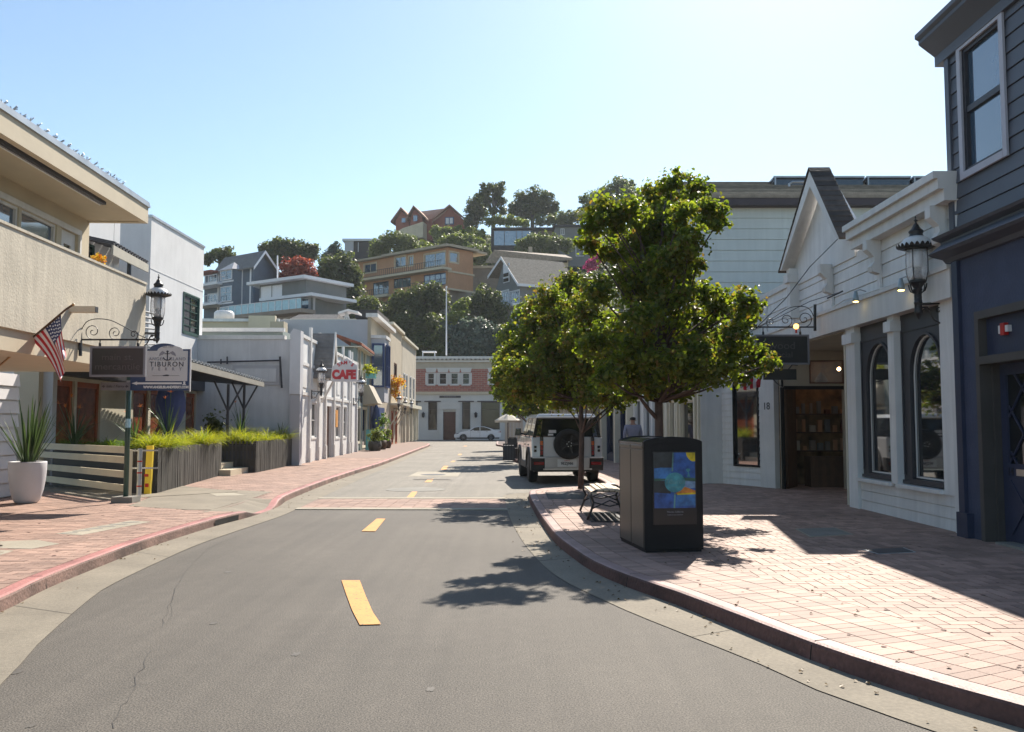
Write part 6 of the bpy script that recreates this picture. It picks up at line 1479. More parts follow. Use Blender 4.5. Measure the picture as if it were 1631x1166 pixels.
# ============================================================ VEHICLES
M('bumper_silver',(.42,.40,.39),.4,.1,4,metal=.2)
def wheel(parent,x,y,z,r,w,side,tm='rubber',rm='charcoal',spokes=5):
    t=MB(); t.lathe([(r*.62,-w/2),(r*.9,-w/2),(r*.98,-w*.38),(r,-w*.2),(r,w*.2),(r*.98,w*.38),(r*.9,w/2),(r*.62,w/2)],28,(x,y,z),'x')
    ty=t.build('wheel',tm,parent,local=True,autosm=True)
    m=MB(); o=side*w*.40; m.lathe([(.03,o),(r*.16,o),(r*.2,o-side*.02),(r*.22,o-side*.06),(r*.56,o-side*.06),(r*.60,o),(r*.62,o)],24,(x,y,z),'x')
    for k in range(spokes):
        a=2*math.pi*k/spokes+.3; c,s=math.cos(a),math.sin(a); m.tube([(x+o,y+c*r*.12,z+s*r*.12),(x+o,y+c*r*.6,z+s*r*.6)],[.035*r/.4,.028*r/.4],6)
    m.build('rim',rm,ty,local=True); return ty
SV=thing('parked_truck','white boxy off road vehicle seen from behind, black spare wheel on its tailgate','car',(1.50,24.0,.004),math.radians(4.5))
arch=lambda cy,r=.47,n=9:[(cy+r*math.cos(math.pi*k/n),.46+r*math.sin(math.pi*k/n)*.98) for k in range(n+1)]
side=[(0.02,.46),(0.0,.74),(0.03,1.27),(3.35,1.27),(3.45,1.22),(4.35,1.15),(4.50,1.05),(4.55,.5)]+[(q[0],q[1]) for q in arch(3.72)]+[(q[0],q[1]) for q in arch(.98)]
def sect(m,ys,half):   # not used
    pass
m=MB(); m.prismx(side,-.97,.97); m.build('body','car_white',SV,local=True,bevel=.045)
for s in (-1,1):
    m=MB()
    # swollen haunches and black arches
    for cy in (.98,3.72):
        ro=[(cy+.56*math.cos(math.pi*k/12),.44+.55*math.sin(math.pi*k/12)) for k in range(13)]; ri=[(cy+.455*math.cos(math.pi*k/12),.44+.455*math.sin(math.pi*k/12)) for k in range(13)]
        for k in range(12):
            a,b,c,d=ro[k],ro[k+1],ri[k+1],ri[k]; x0,x1=s*.93,s*1.0
            m.add([(x0,*a),(x0,*b),(x0,*c),(x0,*d),(x1,*a),(x1,*b),(x1,*c),(x1,*d)],[(0,3,2,1),(4,5,6,7),(0,1,5,4),(1,2,6,5),(2,3,7,6),(3,0,4,7)])
    m.box(s*.965 if s>0 else -.99,.99 if s>0 else -.965,1.55,3.15,.38,.56)
    m.build('arch_trim','car_plastic',SV,local=True)
m=MB(); m.box(-.88,.88,.15,4.4,.32,.72); m.build('underbody','car_plastic',SV,local=True)
gl=[(-.93,.04,1.265),(.93,.04,1.265),(.93,3.38,1.265),(-.93,3.38,1.265)]; gt=[(-.82,.12,1.80),(.82,.12,1.80),(.82,2.72,1.80),(-.82,2.72,1.80)]
m=MB(); m.hull8(gl,gt); gh=m.build('window_glass','glass',SV,local=True,bevel=.03)
for s in (-1,1):
    for y0,y1,t in ((.02,.16,.0),(1.05,1.18,0),(2.15,2.28,0)):
        m=MB(); f=lambda y,z: (s*(.93-.11*(z-1.265)/.535+.006),y,z)
        m.hull8([f(y0,1.26),f(y1,1.26),(s*.85,y1,1.26),(s*.85,y0,1.26)],[f(y0+.05,1.80),f(y1+.05,1.80),(s*.76,y1+.05,1.80),(s*.76,y0+.05,1.80)]); m.build('pillar','car_black',SV,local=True)
    m.hull8([(s*.935,1.17,1.27),(s*.935,1.75,1.27),(s*.9,1.75,1.27),(s*.9,1.17,1.27)],[(s*.835,1.22,1.79),(s*.835,1.78,1.79),(s*.8,1.78,1.79),(s*.8,1.22,1.79)]) if 0 else None
m=MB(); m.hull8([(-.86,.02,1.79),(.86,.02,1.79),(.86,2.85,1.79),(-.86,2.85,1.79)],[(-.76,.10,1.90),(.76,.10,1.90),(.76,2.70,1.90),(-.76,2.70,1.90)]); m.build('roof','car_white',SV,local=True,bevel=.035)
m=MB(); m.box(-.72,-.38,.35,1.1,1.885,1.905); m.box(.38,.72,.35,1.1,1.885,1.905); m.build('roof_window','glass_dark',SV,local=True)
m=MB(); m.box(-.80,.80,-.03,.12,1.78,1.83); m.build('rear_spoiler','car_white',SV,local=True,bevel=.015)
m=MB(); m.box(-.66,.62,-.015,.02,.74,1.27); tg=m.build('tailgate','car_white',SV,local=True,bevel=.012)
m=MB(); m.hull8([(-.72,.015,1.29),(.72,.015,1.29),(.72,.04,1.29),(-.72,.04,1.29)],[(-.66,.095,1.76),(.66,.095,1.76),(.66,.12,1.76),(-.66,.12,1.76)]); m.build('pane','glass_dark',tg,local=True)
m=MB(); m.box(-.50,-.30,.0,.03,1.38,1.46); m.box(-.52,-.38,-.0,.03,1.31,1.36); m.build('window_sticker','sign_white',tg,local=True)
for s in (-1,1):
    x0=s*.70; m=MB(); m.box(min(x0-.045,x0+.045),max(x0-.045,x0+.045),-.025,.02,.74,1.27); m.build('lamp_housing','car_black',SV,local=True)
    for z,mt in ((1.10,'tail_orange'),(.97,'tail_red'),(.84,'tail_red')):
        m=MB(); m.box(x0-.037,x0+.037,-.034,-.02,z-.05,z+.06); m.build('tail_light',mt,SV,local=True,bevel=.006)
    m=MB()
    for z in (.90,1.0): m.box(s*.87-.035,s*.87+.035,-.006,.01,z-.035,z+.035)
    m.build('vent','car_black',SV,local=True)
    m=MB(); m.hull8([(s*.62,-.02,.36),(s*.99,.0,.36),(s*.99,.3,.36),(s*.62,.3,.36)],[(s*.62,-.06,.72),(s*1.0,-.02,.72),(s*1.0,.3,.72),(s*.62,.3,.72)]); m.build('bumper_corner','car_plastic',SV,local=True,bevel=.02)
    m=MB(); m.box(min(s*.64,s*.92),max(s*.64,s*.92),-.075,-.03,.52,.60); m.build('reflector','tail_red',SV,local=True)
    m=MB(); m.box(min(s*.62,s*.95),max(s*.62,s*.95),-.07,-.02,.70,.735); m.build('bumper_strip','sign_white',SV,local=True)
m=MB(); m.box(-.62,.60,-.10,.1,.42,.73); bp_=m.build('bumper','bumper_silver',SV,local=True,bevel=.03)
m=MB(); m.box(-.66,.66,-.11,.05,.385,.42); m.build('bumper_lip','steel',SV,local=True)
m=MB(); m.box(-.28,.24,-.115,-.10,.47,.67); pl=m.build('number_plate','lamp_white',SV,local=True)
SVo=SV
def ltext(s,size,mat,parent,x,y,z,bold=0):
    o=text('plate_text',s,size,mat,parent,(0,0,0),(1,0,0),(0,0,1),bold=bold); 
    off=wloc(parent)
    for v in o.data.vertices: v.co=v.co+off+Vector((x,y,z))
    return o
ltext('9EZJ986',.10,'ink',pl,-.02,-.118,.555,.002); ltext('California',.04,'red_cafe',pl,-.02,-.118,.635)
m=MB(); m.lathe([(.001,-.30),(.05,-.30),(.06,-.29)],12,(.02,0,1.07),'y'); 
sw=MB(); sw.lathe([(.20,-.05),(.36,-.05),(.405,-.08),(.41,-.13),(.41,-.22),(.40,-.27),(.36,-.295),(.27,-.295),(.25,-.28)],32,(.02,0,1.08),'y'); spw=sw.build('spare_wheel','rubber',SV,local=True,autosm=True)
m=MB(); m.lathe([(.03,-.27),(.06,-.27),(.08,-.25),(.24,-.25),(.26,-.28)],24,(.02,0,1.08),'y')
for k in range(5):
    a=2*math.pi*k/5; m.tube([(.02+math.cos(a)*.05,-.265,1.08+math.sin(a)*.05),(.02+math.cos(a)*.25,-.275,1.08+math.sin(a)*.25)],[.03,.022],6)
m.build('rim','car_plastic',spw,local=True)
m=MB()
for k in range(5):
    a=2*math.pi*k/5+.5; m.lathe([(.014,-.275),(.014,-.285)],8,(.02+math.cos(a)*.065,0,1.08+math.sin(a)*.065),'y')
m.build('wheel_nuts','steel',spw,local=True)
for x,s in ((-.85,-1),(.85,1)):
    for y in (.98,3.72): wheel(SV,x,y,.405,.405,.25,s)
for s in (-1,1):
    m=MB(); m.tube([(s*.92,2.98,1.32),(s*1.06,2.95,1.36)],.03,6); m.hull8([(s*1.0,2.88,1.28),(s*1.2,2.88,1.28),(s*1.18,3.02,1.28),(s*1.0,3.02,1.28)],[(s*1.0,2.88,1.50),(s*1.17,2.88,1.50),(s*1.16,3.0,1.50),(s*1.0,3.0,1.50)]); m.build('mirror','car_black',SV,local=True,bevel=.02)
m=MB(); m.box(-.988,-.968,1.9,2.1,1.02,1.06); m.box(-.988,-.968,.95,1.12,1.02,1.06)
m.build('door_handle','car_black',SV,local=True)
m=MB(); 
for y in (1.55,2.4,3.25): m.box(-.9735,-.9705,y,y+.012,.56,1.25); m.box(.9705,.9735,y,y+.012,.56,1.25)
m.build('panel_gap','car_black',SV,local=True)
# sedan
dC=90.0; fx=P(723,690,dC).x
CR=thing('parked_sedan','pearl white sedan parked side on in front of the brick bank','car',(fx,dC,.004))
def archx(cx,r=.37,n=8): return [(cx+r*math.cos(math.pi*k/n),.32+r*math.sin(math.pi*k/n)) for k in range(n+1)]
pr=[(.05,.30),(0.0,.52),(.08,.70),(.45,.84),(1.35,.98),(2.05,1.38),(2.55,1.46),(3.1,1.44),(3.75,1.25),(4.25,1.06),(4.72,1.02),(4.82,.80),(4.78,.34)]+archx(3.78)+archx(.95)
m=MB(); m.prismy(pr,-.0,1.8); m.build('body','car_pearl',CR,local=True,bevel=.05)
m=MB(); m.prismy([(1.62,1.02),(2.12,1.34),(2.55,1.41),(2.62,1.41),(2.62,1.02)],-.012,.0); m.prismy([(2.70,1.02),(2.70,1.41),(3.08,1.39),(3.62,1.22),(3.85,1.08),(3.7,1.03)],-.012,.0); m.build('side_window','glass_dark',CR,local=True)
m=MB(); m.box(.25,4.6,.2,1.7,.2,.5); m.build('underbody','car_plastic',CR,local=True)
m=MB(); m.prismy([(.05,.66),(.38,.78),(.62,.84),(.40,.70)],-.01,.0); m.build('headlight','glass_sky',CR,local=True)
m=MB(); m.prismy([(4.45,.88),(4.80,.96),(4.80,.84)],-.012,.0); m.build('tail_light','tail_red',CR,local=True)
m=MB(); m.box(1.85,2.05,-.16,-.0,.98,1.08); m.build('mirror','car_pearl',CR,local=True,bevel=.02)
m=MB(); m.box(2.64,2.655,-.008,.0,.35,1.0); m.box(1.7,1.712,-.008,0,.35,1.0); m.box(2.4,2.55,-.02,0,.88,.91); m.box(3.3,3.45,-.02,0,.90,.93); m.build('panel_gap','car_plastic',CR,local=True)
for cx in (.95,3.78):
    for yy_,s in ((.12,-1),(1.68,1)):
        t=MB(); t.lathe([(.19,-.11),(.30,-.11),(.325,-.05),(.325,.05),(.30,.11),(.19,.11)],22,(cx,yy_,.325),'y'); w_=t.build('wheel','rubber',CR,local=True)
        t=MB(); t.lathe([(.02,-.08),(.05,-.09),(.2,-.10)] if s<0 else [(.2,.10),(.05,.09),(.02,.08)],16,(cx,yy_,.325),'y')
        for k in range(7): a=6.283*k/7; t.tube([(cx,yy_+s*.10,.325),(cx+math.cos(a)*.2,yy_+s*.11,.325+math.sin(a)*.2)],.018,4)
        t.build('rim','steel',w_,local=True)
# dark car far on the right (only its edge shows between trees)
# ============================================================ PERSON
def skin(name,verts,edges,mat,parent,sub=2,root=0):
    me=bpy.data.meshes.new(name); me.from_pydata([v[:3] for v in verts],edges,[]); me.update()
    o=bpy.data.objects.new(name,me); COL.objects.link(o); o.parent=parent; me.materials.append(MATS[mat])
    m=o.modifiers.new('skin','SKIN'); 
    if not me.skin_vertices: 
        bm=bmesh.new(); bm.from_mesh(me); bm.verts.layers.skin.verify(); bm.to_mesh(me); bm.free()
    for i,v in enumerate(verts):
        sv=me.skin_vertices[0].data[i]; r=v[3]; sv.radius=(r if not isinstance(r,tuple) else r[0], r if not isinstance(r,tuple) else r[1]); sv.use_root=(i==root)
    m.use_smooth_shade=True; s=o.modifiers.new('sub','SUBSURF'); s.levels=sub; s.render_levels=sub
    dg=bpy.context.evaluated_depsgraph_get(); dg.update(); ev=bpy.data.meshes.new_from_object(o.evaluated_get(dg)); o.modifiers.clear(); o.data=ev
    for p in ev.polygons: p.use_smooth=True
    if not ev.materials: ev.materials.append(MATS[mat])
    return o
pp=P(1008,690,28); PE=thing('person','man in grey shirt with short dark hair walking away on the right pavement','person',(pp.x,28,SW))
# body: pelvis root; walking away (+y), left leg forward
V=[(0,0,.95,.13),(0,0,1.15,.12),(0,.01,1.38,.14),(0,0,1.50,.065),(0,.01,1.57,.06),(0,.0,1.64,.098),(0,.01,1.71,.085),
   (-.10,0,.90,.10),(-.11,.12,.50,.062),(-.11,.16,.10,.042),(-.12,.28,.045,.036),
   (.10,0,.90,.10),(.11,-.02,.50,.062),(.11,-.26,.12,.042),(.12,-.16,.045,.036),
   (-.20,0,1.42,.06),(-.25,-.06,1.16,.045),(-.25,.02,.92,.030),(-.25,.05,.84,.032),
   (.20,0,1.42,.06),(.25,.05,1.16,.045),(.25,.15,.93,.030),(.25,.18,.85,.032)]
E_=[(0,1),(1,2),(2,3),(3,4),(4,5),(5,6),(0,7),(7,8),(8,9),(9,10),(0,11),(11,12),(12,13),(13,14),(2,15),(15,16),(16,17),(17,18),(2,19),(19,20),(20,21),(21,22)]
skin('body',V,E_,'skin',PE)
for s,hx,hy,hz_ in ((-1,-.25,.05,.84),(1,.25,.18,.85)):
    for k in range(4):
        x=hx; y=hy-.025+k*.018; L_=(.075,.085,.08,.065)[k]
        skin('finger',[(x,y,hz_,.009),(x,y+.006,hz_-L_*.5,.008),(x-s*.012,y+.01,hz_-L_,.006)],[(0,1),(1,2)],'skin',PE,1)
    skin('thumb',[(hx,hy+.03,hz_+.02,.010),(hx-s*.005,hy+.06,hz_-.01,.009),(hx-s*.01,hy+.065,hz_-.035,.007)],[(0,1),(1,2)],'skin',PE,1)
skin('shirt',[(0,0,.92,(.19,.13)),(0,0,1.12,(.185,.13)),(0,.0,1.34,(.215,.14)),(0,.0,1.47,(.10,.085)),(-.215,0,1.415,.082),(-.262,-.06,1.17,.068),(-.258,.0,.97,.052),(.215,0,1.415,.082),(.262,.05,1.17,.068),(.258,.13,.98,.052)],[(0,1),(1,2),(2,3),(2,4),(4,5),(5,6),(2,7),(7,8),(8,9)],'shirt',PE)
skin('trousers',[(0,0,.93,(.165,.12)),(-.105,0,.86,.115),(-.11,.12,.50,.082),(-.11,.17,.10,.066),(.105,0,.86,.115),(.11,-.02,.50,.082),(.11,-.24,.14,.066)],[(0,1),(1,2),(2,3),(0,4),(4,5),(5,6)],'trousers',PE)
skin('hair',[(0,-.02,1.61,.085),(0,-.02,1.66,.108),(0,.0,1.715,.098)],[(0,1),(1,2)],'hair',PE)
for s in (-1,1):
    skin('ear',[(s*.098,.02,1.60,.012),(s*.105,.01,1.64,.018)],[(0,1)],'skin',PE,1)
    skin('shoe',[(s*.115,(.14 if s<0 else -.27),.055,.045),(s*.12,(.30 if s<0 else -.12),.04,.038)],[(0,1)],'black_plastic',PE,1)
# ============================================================ BANK AT THE STREET END
BK=thing('bank_building','two storey brick and stone bank closing the street, white pedimented doorway','building',(-6,96,0))
dB=95.0; xa=P(640,600,dB).x; xb=P(960,600,dB).x; FK=Fac((xa,dB),(xb,dB),(0,-1)); hk=lambda x,y: FK.hit(x,y)
bm_=M('brick_wall',(.33,.14,.105),.85,.1,2,0)
nt=bm_.node_tree; N=nt.nodes; Lk=nt.links; bt=N.new('ShaderNodeTexBrick'); bt.inputs['Color1'].default_value=(.40,.14,.095,1); bt.inputs['Color2'].default_value=(.28,.095,.07,1); bt.inputs['Mortar'].default_value=(.36,.28,.24,1); bt.inputs['Scale'].default_value=1.0; bt.inputs['Brick Width'].default_value=.6; bt.inputs['Row Height'].default_value=.22; bt.inputs['Mortar Size'].default_value=.02
tcn=[n for n in N if n.type=='TEX_COORD'][0]; mp=N.new('ShaderNodeMapping'); mp.inputs['Rotation'].default_value=(math.pi/2,0,0); Lk.new(tcn.outputs['Object'],mp.inputs[0]); Lk.new(mp.outputs[0],bt.inputs[0]); Lk.new(bt.outputs[0],N['Principled BSDF'].inputs['Base Color'])
zt=hk(700,568)[1]; z2=hk(700,588)[1]; z3=hk(700,624)[1]
wp=[(681,692,594,612.5),(699.5,711.5,594,612.5),(718,730,594,612.5),(736.5,748,594,612.5),(780,792,594,612.5)]
ops=[]
for a,b,t,bo in wp: s0,zq1=hk(a,t); s1,zq0=hk(b,bo); ops.append((s0,s1,zq0,zq1))
wall(FK,0,FK.L,z3,z2,ops,.3).build('brick_wall','brick_wall',BK)
for o_ in ops:
    w_=window(FK,BK,*o_,'white_paint','glass_dark',fr=.08,midz=(.5,),dep=.08)
    for s0,s1 in ((o_[0]-.235,o_[0]-.01),(o_[1]+.01,o_[1]+.235)):
        if s0<0: continue
        m=FK.mb(); m.box(s0,s1,.0,.06,o_[2],o_[3]); m.build('shutter','bank_white',w_)
    m=FK.mb(); m.hull8([(o_[0]-.10,0,o_[3]+.06),(o_[1]+.10,0,o_[3]+.06),(o_[1]+.10,.07,o_[3]+.06),(o_[0]-.10,.07,o_[3]+.06)],[(o_[0]-.24,0,o_[3]+.55),(o_[1]+.24,0,o_[3]+.55),(o_[1]+.24,.07,o_[3]+.55),(o_[0]-.24,.07,o_[3]+.55)]); m.build('lintel','bank_white',w_)
    m=FK.mb(); m.box(o_[0]-.1,o_[1]+.1,0,.12,o_[2]-.12,o_[2]); m.build('sill','bank_white',w_)
m=FK.mb(); m.box(0,FK.L,-.3,.02,z2,hk(700,583)[1]); m.box(0,FK.L,-.3,.0,hk(700,583)[1],hk(700,577)[1]); m.build('frieze','tan_board',BK)
m=FK.mb(); m.box(-.2,FK.L,-.4,.25,hk(700,577)[1],hk(700,574)[1]); m.box(-.3,FK.L,-.4,.5,hk(700,572)[1],zt)
k=0
while k*.45<FK.L: m.box(k*.45,k*.45+.22,-.1,.4,hk(700,574)[1],hk(700,572)[1]-.002); k+=1
m.build('cornice','bank_white',BK)
lw=[(663,664.5,640,685),(682,696,640,685),(736,749,640,684),(766,796,640,684)]
ops=[]
for a,b,t,bo in lw: s0,q1=hk(a,t); s1,q0=hk(b,bo); ops.append((s0,s1,q0,q1))
s0,q1=hk(706,656); s1,_=hk(726,656); dop=(s0,s1,-.1,q1); ops.append(dop)
wall(FK,0,FK.L,0,z3-.3,ops,.35).build('stone_wall','bank_white',BK)
m=FK.mb(); m.box(-.1,FK.L,-.3,.16,z3-.3,z3); m.build('belt_course','cream_house',BK)
for o_ in ops[:4]:
    w_=window(FK,BK,*o_,'roof_fascia','glass_dark',fr=.07,midz=(.72,),dep=.2); m=FK.mb(); m.box(o_[0]-.4,o_[1]+.4,0,.14,o_[3]-.02,o_[3]+.10); m.build('lintel','roof_fascia',w_)
m=FK.mb(); m.box(dop[0],dop[1],-.3,-.2,0,dop[3]); m.build('door','brown_door',BK)
m=FK.mb(); e=.45; m.box(dop[0]-e,dop[0],0,.22,0,dop[3]+.25); m.box(dop[1],dop[1]+e,0,.22,0,dop[3]+.25); m.box(dop[0]-e-.1,dop[1]+e+.1,0,.3,dop[3]+.25,dop[3]+.75); cxd=(dop[0]+dop[1])/2
m.add([(dop[0]-e-.15,.0,dop[3]+.75),(dop[1]+e+.15,.0,dop[3]+.75),(cxd,.0,dop[3]+1.45),(dop[0]-e-.15,.32,dop[3]+.75),(dop[1]+e+.15,.32,dop[3]+.75),(cxd,.32,dop[3]+1.45)],[(0,2,1),(3,4,5),(0,1,4,3),(1,2,5,4),(2,0,3,5)]); m.build('door_surround','bank_white',BK)
m=FK.mb(); q=hk(717,632); m.box(q[0]-1.15,q[0]+1.15,0,.06,q[1]-.11,q[1]+.11); bd=m.build('name_board','charcoal',BK)
text('lettering','BANK BUILDING',.16,'ink_grey',bd,FK.T(q[0],.065,q[1]),(1,0,0),(0,0,1),spacing=1.1)
m=MB(); m.box(xa,xb,dB+.35,dB+12,0,zt-.2); m.build('rear_block','bank_white',BK)
for px,lb in ((674.5,'black wall lantern left of the bank doorway'),(758,'black wall lantern right of the bank doorway, above the sedan')):
    q=hk(px,661); t=thing('bank_lantern',lb,'lantern',FK.T(q[0],.2,q[1]),0,'wall lanterns on the bank'); m=MB(); c=FK.T(q[0],.28,q[1]); m.lathe([(.05,-.28),(.14,-.2),(.17,.1),(.2,.14),(.08,.28),(.02,.34)],8,c); m.tube([(c[0],c[1]+.28,c[2]-.1),(c[0],c[1],c[2]-.32),(c[0],c[1],c[2]-.25)],.03,5); m.build('lantern_body','black_iron',t)
FP_=thing('flag_pole','tall thin white flag pole on the bank roof','flag pole',tuple(P(711,566,97))); a=P(711,566,97); b=P(711,459,97)
m=MB(); m.tube([tuple(a),tuple(b)],[.09,.06],8); m.build('pole','white_trim',FP_); m=MB(); m.lathe([(.02,-.1),(.14,0),(.02,.14)],8,(b.x,b.y,b.z+.1)); m.build('finial','white_trim',FP_)
HT=thing('roof_hatch','low pale rooftop hatch frame on the bank roof','roof hatch',tuple(P(683,566,98))); a=P(672,566,98); b=P(694,559,98); m=MB(); m.box(a.x,b.x,98,99.5,b.z-.1,b.z); m.tube([(a.x+.1,98,a.z-.3),(a.x+.1,98,b.z)],.05,4); m.tube([(b.x-.1,98,a.z-.3),(b.x-.1,98,b.z)],.05,4); m.build('frame','white_trim',HT)
# ---- outdoor seating on the far kerb build-out
CU=thing('cafe_umbrella','cream market umbrella over the far outdoor seating beyond the truck','umbrella',tuple(P(812,690,42))); c=P(809,663,42)
m=MB(); m.lathe([(.62,-.30),(.64,-.2),(.3,.0),(.03,.12)],8,tuple(c)); m.build('canopy','umbrella',CU); m=MB(); m.tube([(c.x,c.y,SW),(c.x,c.y,c.z+.3)],.03,6); m.build('pole','wood_post',CU)
m=MB()
CP=thing('curtain_screen','beige hanging screen panels beside the far outdoor seating','screen',(.8,44.0,SW))
for k in range(6):
    x=P(804+k*5,680,44).x; m=MB(); m.box(x,x+.12,44,44.03,SW,P(0,665,44).z); m.build('panel','umbrella',CP)
for i,(px,d,lb) in enumerate(((808,36.8,'dark lattice planter box at the tip of the far kerb build-out'),(818,39,'dark lattice planter box behind the first, beside far seating'))):
    x0=P(px-7,700,d).x; t=thing('lattice_planter',lb,'planter',(x0+.4,d,SW),0,'dark planters round the far seating'); m=MB(); m.box(x0+.03,x0+.47,d+.03,d+.6,SW,SW+.62); m.build('box','charcoal',t)
    m=MB()
    for k in range(5): m.box(x0+k*.115,x0+k*.115+.035,d,d+.02,SW,SW+.7)
    m.box(x0,x0+.5,d-.01,d,SW+.64,SW+.70); m.build('lattice','black_iron',t)
for i,(px,d) in enumerate(((816,37.8),(823,38.8),(820,41.5))):
    q=P(px,700,d); copy_lbl=['dark cafe chair nearest on the far kerb build-out','dark cafe chair next to the truck front on the far build-out','dark cafe chair under the cream umbrella']
    t=thing('cafe_chair',copy_lbl[i],'chair',(q.x,d,SW),i*1.3,'chairs of the far outdoor seating'); m=MB(); m.box(-.2,.2,-.2,.2,.43,.47); m.build('seat','black_iron',t,local=True); m=MB(); m.box(-.2,.2,.18,.21,.5,.9); m.build('backrest','black_iron',t,local=True)
    for a in (-1,1):
        for b in (-1,1): m=MB(); m.tube([(a*.18,b*.18,0),(a*.18,b*.18,.44)],.014,4); m.build('leg','black_iron',t,local=True)
# ============================================================ STREET TREES
random.seed(21)
def street_tree(label,base,d,pxb,n,leaf,mats,trunk,seed,dsp=1.3,branches=()):
    global rng; rng=np.random.default_rng(seed); random.seed(seed)
    t=thing('street_tree',label,'tree',(base[0],base[1],SW),0,'trees along the right pavement')
    blobs=[]
    for px,py,r in pxb:
        dd=d+random.uniform(-dsp,dsp); q=P(px,py,dd); blobs.append((q.x-base[0],q.y-base[1],q.z-SW,r*dd/1400))
    k=int(n*mats[0][1]); 
    for mt,fr in mats:
        p,nn=crown_pts(blobs,int(n*fr),26,.30,.1,flat=.9); leaf_mesh('crown',mt,p,nn,leaf,t,shape=0,long=1.1)
    m=MB(); m.tube([Vector(q)-Vector((base[0],base[1],SW)) for q,_ in trunk],[r for _,r in trunk],12)
    for i,b in enumerate(blobs):
        # limb from the trunk to the clump
        z0=max(trunk[0][0][2]+1.5,min(b[2]*.62+.3,trunk[-1][0][2]-SW-.2)); tz=[q[2]-SW for q,_ in trunk]; j=min(range(len(tz)),key=lambda j:abs(tz[j]-z0)); s=Vector(trunk[j][0])-Vector((base[0],base[1],SW))
        e=Vector(b[:3]); r0=trunk[j][1]*.45; mid=s.lerp(e,.5)+Vector((random.uniform(-.12,.12),random.uniform(-.12,.12),-.05)); m.tube([s,mid,e],[r0,r0*.6,.012],6)
    for br in branches: m.tube([Vector(q)-Vector((base[0],base[1],SW)) for q,_ in br],[r for _,r in br],8)
    m.build('trunk','trunk',t,local=True,smooth=True); return t
d1=14.2; b1=P(1049,829,d1); 
T1=[(P(1049,829,d1),.085),(P(1050,760,d1),.075),(P(1050,700,d1),.070),(P(1049,640,d1),.064),(P(1050,560,d1),.052),(P(1047,480,d1),.042),(P(1052,400,d1),.03),(P(1060,320,d1),.015)]
T1=[(tuple(q),r) for q,r in T1]
br1=[[(P(1048,668,d1),.04),(P(1033,652,d1-.1),.032),(P(1015,628,d1-.3),.02),(P(985,590,d1-.5),.012)],[(P(1048,520,d1),.03),(P(1030,500,d1),.022),(P(1000,470,d1),.012)]]
br1=[[(tuple(q),r) for q,r in b] for b in br1]
B1=[(1040,400,26),(1070,440,24),(1050,470,26),(1035,500,28),(1065,520,30),(1045,545,30),(1060,575,30),(1030,600,30),(1000,625,20),(1060,622,20),(1015,430,26),(1085,410,24),(1080,375,26),(1110,420,18),(1020,350,24),(985,570,34),(965,600,26),(1100,560,30),(1130,560,30),(1160,580,24),(1070,325,22),(1085,345,26),(1030,365,30),(1075,415,28),(1030,460,30),(1085,475,28),(1020,510,34),(1075,545,36),(1100,570,34),(1020,560,34),(1125,515,30),(1155,560,26),(1040,610,28),(1010,610,26),(1180,600,18),(1085,630,14),(975,350,22),(985,370,22),(1070,292,26),(1042,318,32),(1108,300,26),(1128,338,30),(1145,352,18),(1000,338,34),(962,335,30),(948,355,28),(938,385,22),(1060,360,42),(1100,388,30),(1010,395,36),(975,405,26),(1050,430,36),(1092,442,22),(1008,455,40),(1060,488,46),(1118,468,26),(1146,488,34),(1188,482,28),(1112,540,46),(1168,538,38),(1206,572,28),(1040,560,46),(1142,590,34),(985,535,40),(990,585,36),(1070,606,32),(1226,580,15),(950,465,30),(945,545,34),(1190,500,24),(1108,600,26)]
street_tree('large bushy green street tree rising behind the litter bin',(b1.x,b1.y),d1,B1,47000,.072,[('leaf_maple',.8),('leaf_maple_rust',.2)],T1,5,1.35,br1)
d2=20.2; b2=G(925,780,SW); 
T2=[(tuple(q),r) for q,r in [(P(925,779,d2),.068),(P(926,730,d2),.060),(P(927,690,d2),.056),(P(925,640,d2),.05),(P(915,580,d2),.035),(P(900,500,d2),.018)]]
br2=[[(tuple(q),r) for q,r in [(P(928,690,d2),.035),(P(945,668,d2+.2),.028),(P(965,652,d2+.3),.018),(P(990,630,d2+.4),.010)]]]
B2=[(975,600,28),(1000,615,24),(965,560,30),(985,580,30),(935,630,22),(915,640,18),(800,600,20),(812,570,20),(820,625,22),(900,470,22),(945,520,30),(900,490,24),(890,525,30),(910,560,30),(868,590,30),(845,575,26),(925,575,28),(920,620,24),(870,630,20),(835,625,16),(950,560,26),(880,510,20),(905,452,26),(872,478,30),(935,490,36),(862,520,34),(832,552,30),(885,560,42),(822,590,28),(850,608,36),(900,605,40),(940,598,36),(960,636,24),(892,634,26),(925,540,36),(960,520,30),(985,640,18),(850,495,22)]
street_tree('second street tree with slim trunk in front of the white truck, rust tinted leaves',(b2.x,b2.y),d2,B2,36000,.078,[('leaf_maple_rust',.4),('leaf_maple',.6)],T2,6,1.6,br2)
def far_tree(label,x,y,pxb,n,seed,leaf=.12):
    T=[((x,y,SW),.08),((x,y,1.6),.07),((x,y,2.8),.05),((x,y,4.2),.03)]
    street_tree(label,(x,y),y,pxb,n,leaf,[('leaf_maple',.7),('leaf_dark',.3)],T,seed,1.7)
far_tree('third street tree, dark dense crown over the far seating',.75,37.5,[(838,500,24),(815,540,26),(803,578,20),(808,610,24),(840,600,34),(860,560,30),(845,540,30),(822,640,20),(850,640,28),(875,630,22),(795,625,12)],9000,7,.15)
far_tree('fourth street tree, low crown left of the third against the bank',.35,46.5,[(822,560,18),(808,600,18),(800,628,14),(826,630,20),(845,600,22),(835,650,14),(812,655,10)],5000,8,.17)
far_tree('farthest street tree, small crown almost hidden behind the others',.0,57,[(815,600,14),(806,630,12),(820,640,15),(832,610,15)],3000,9,.2)
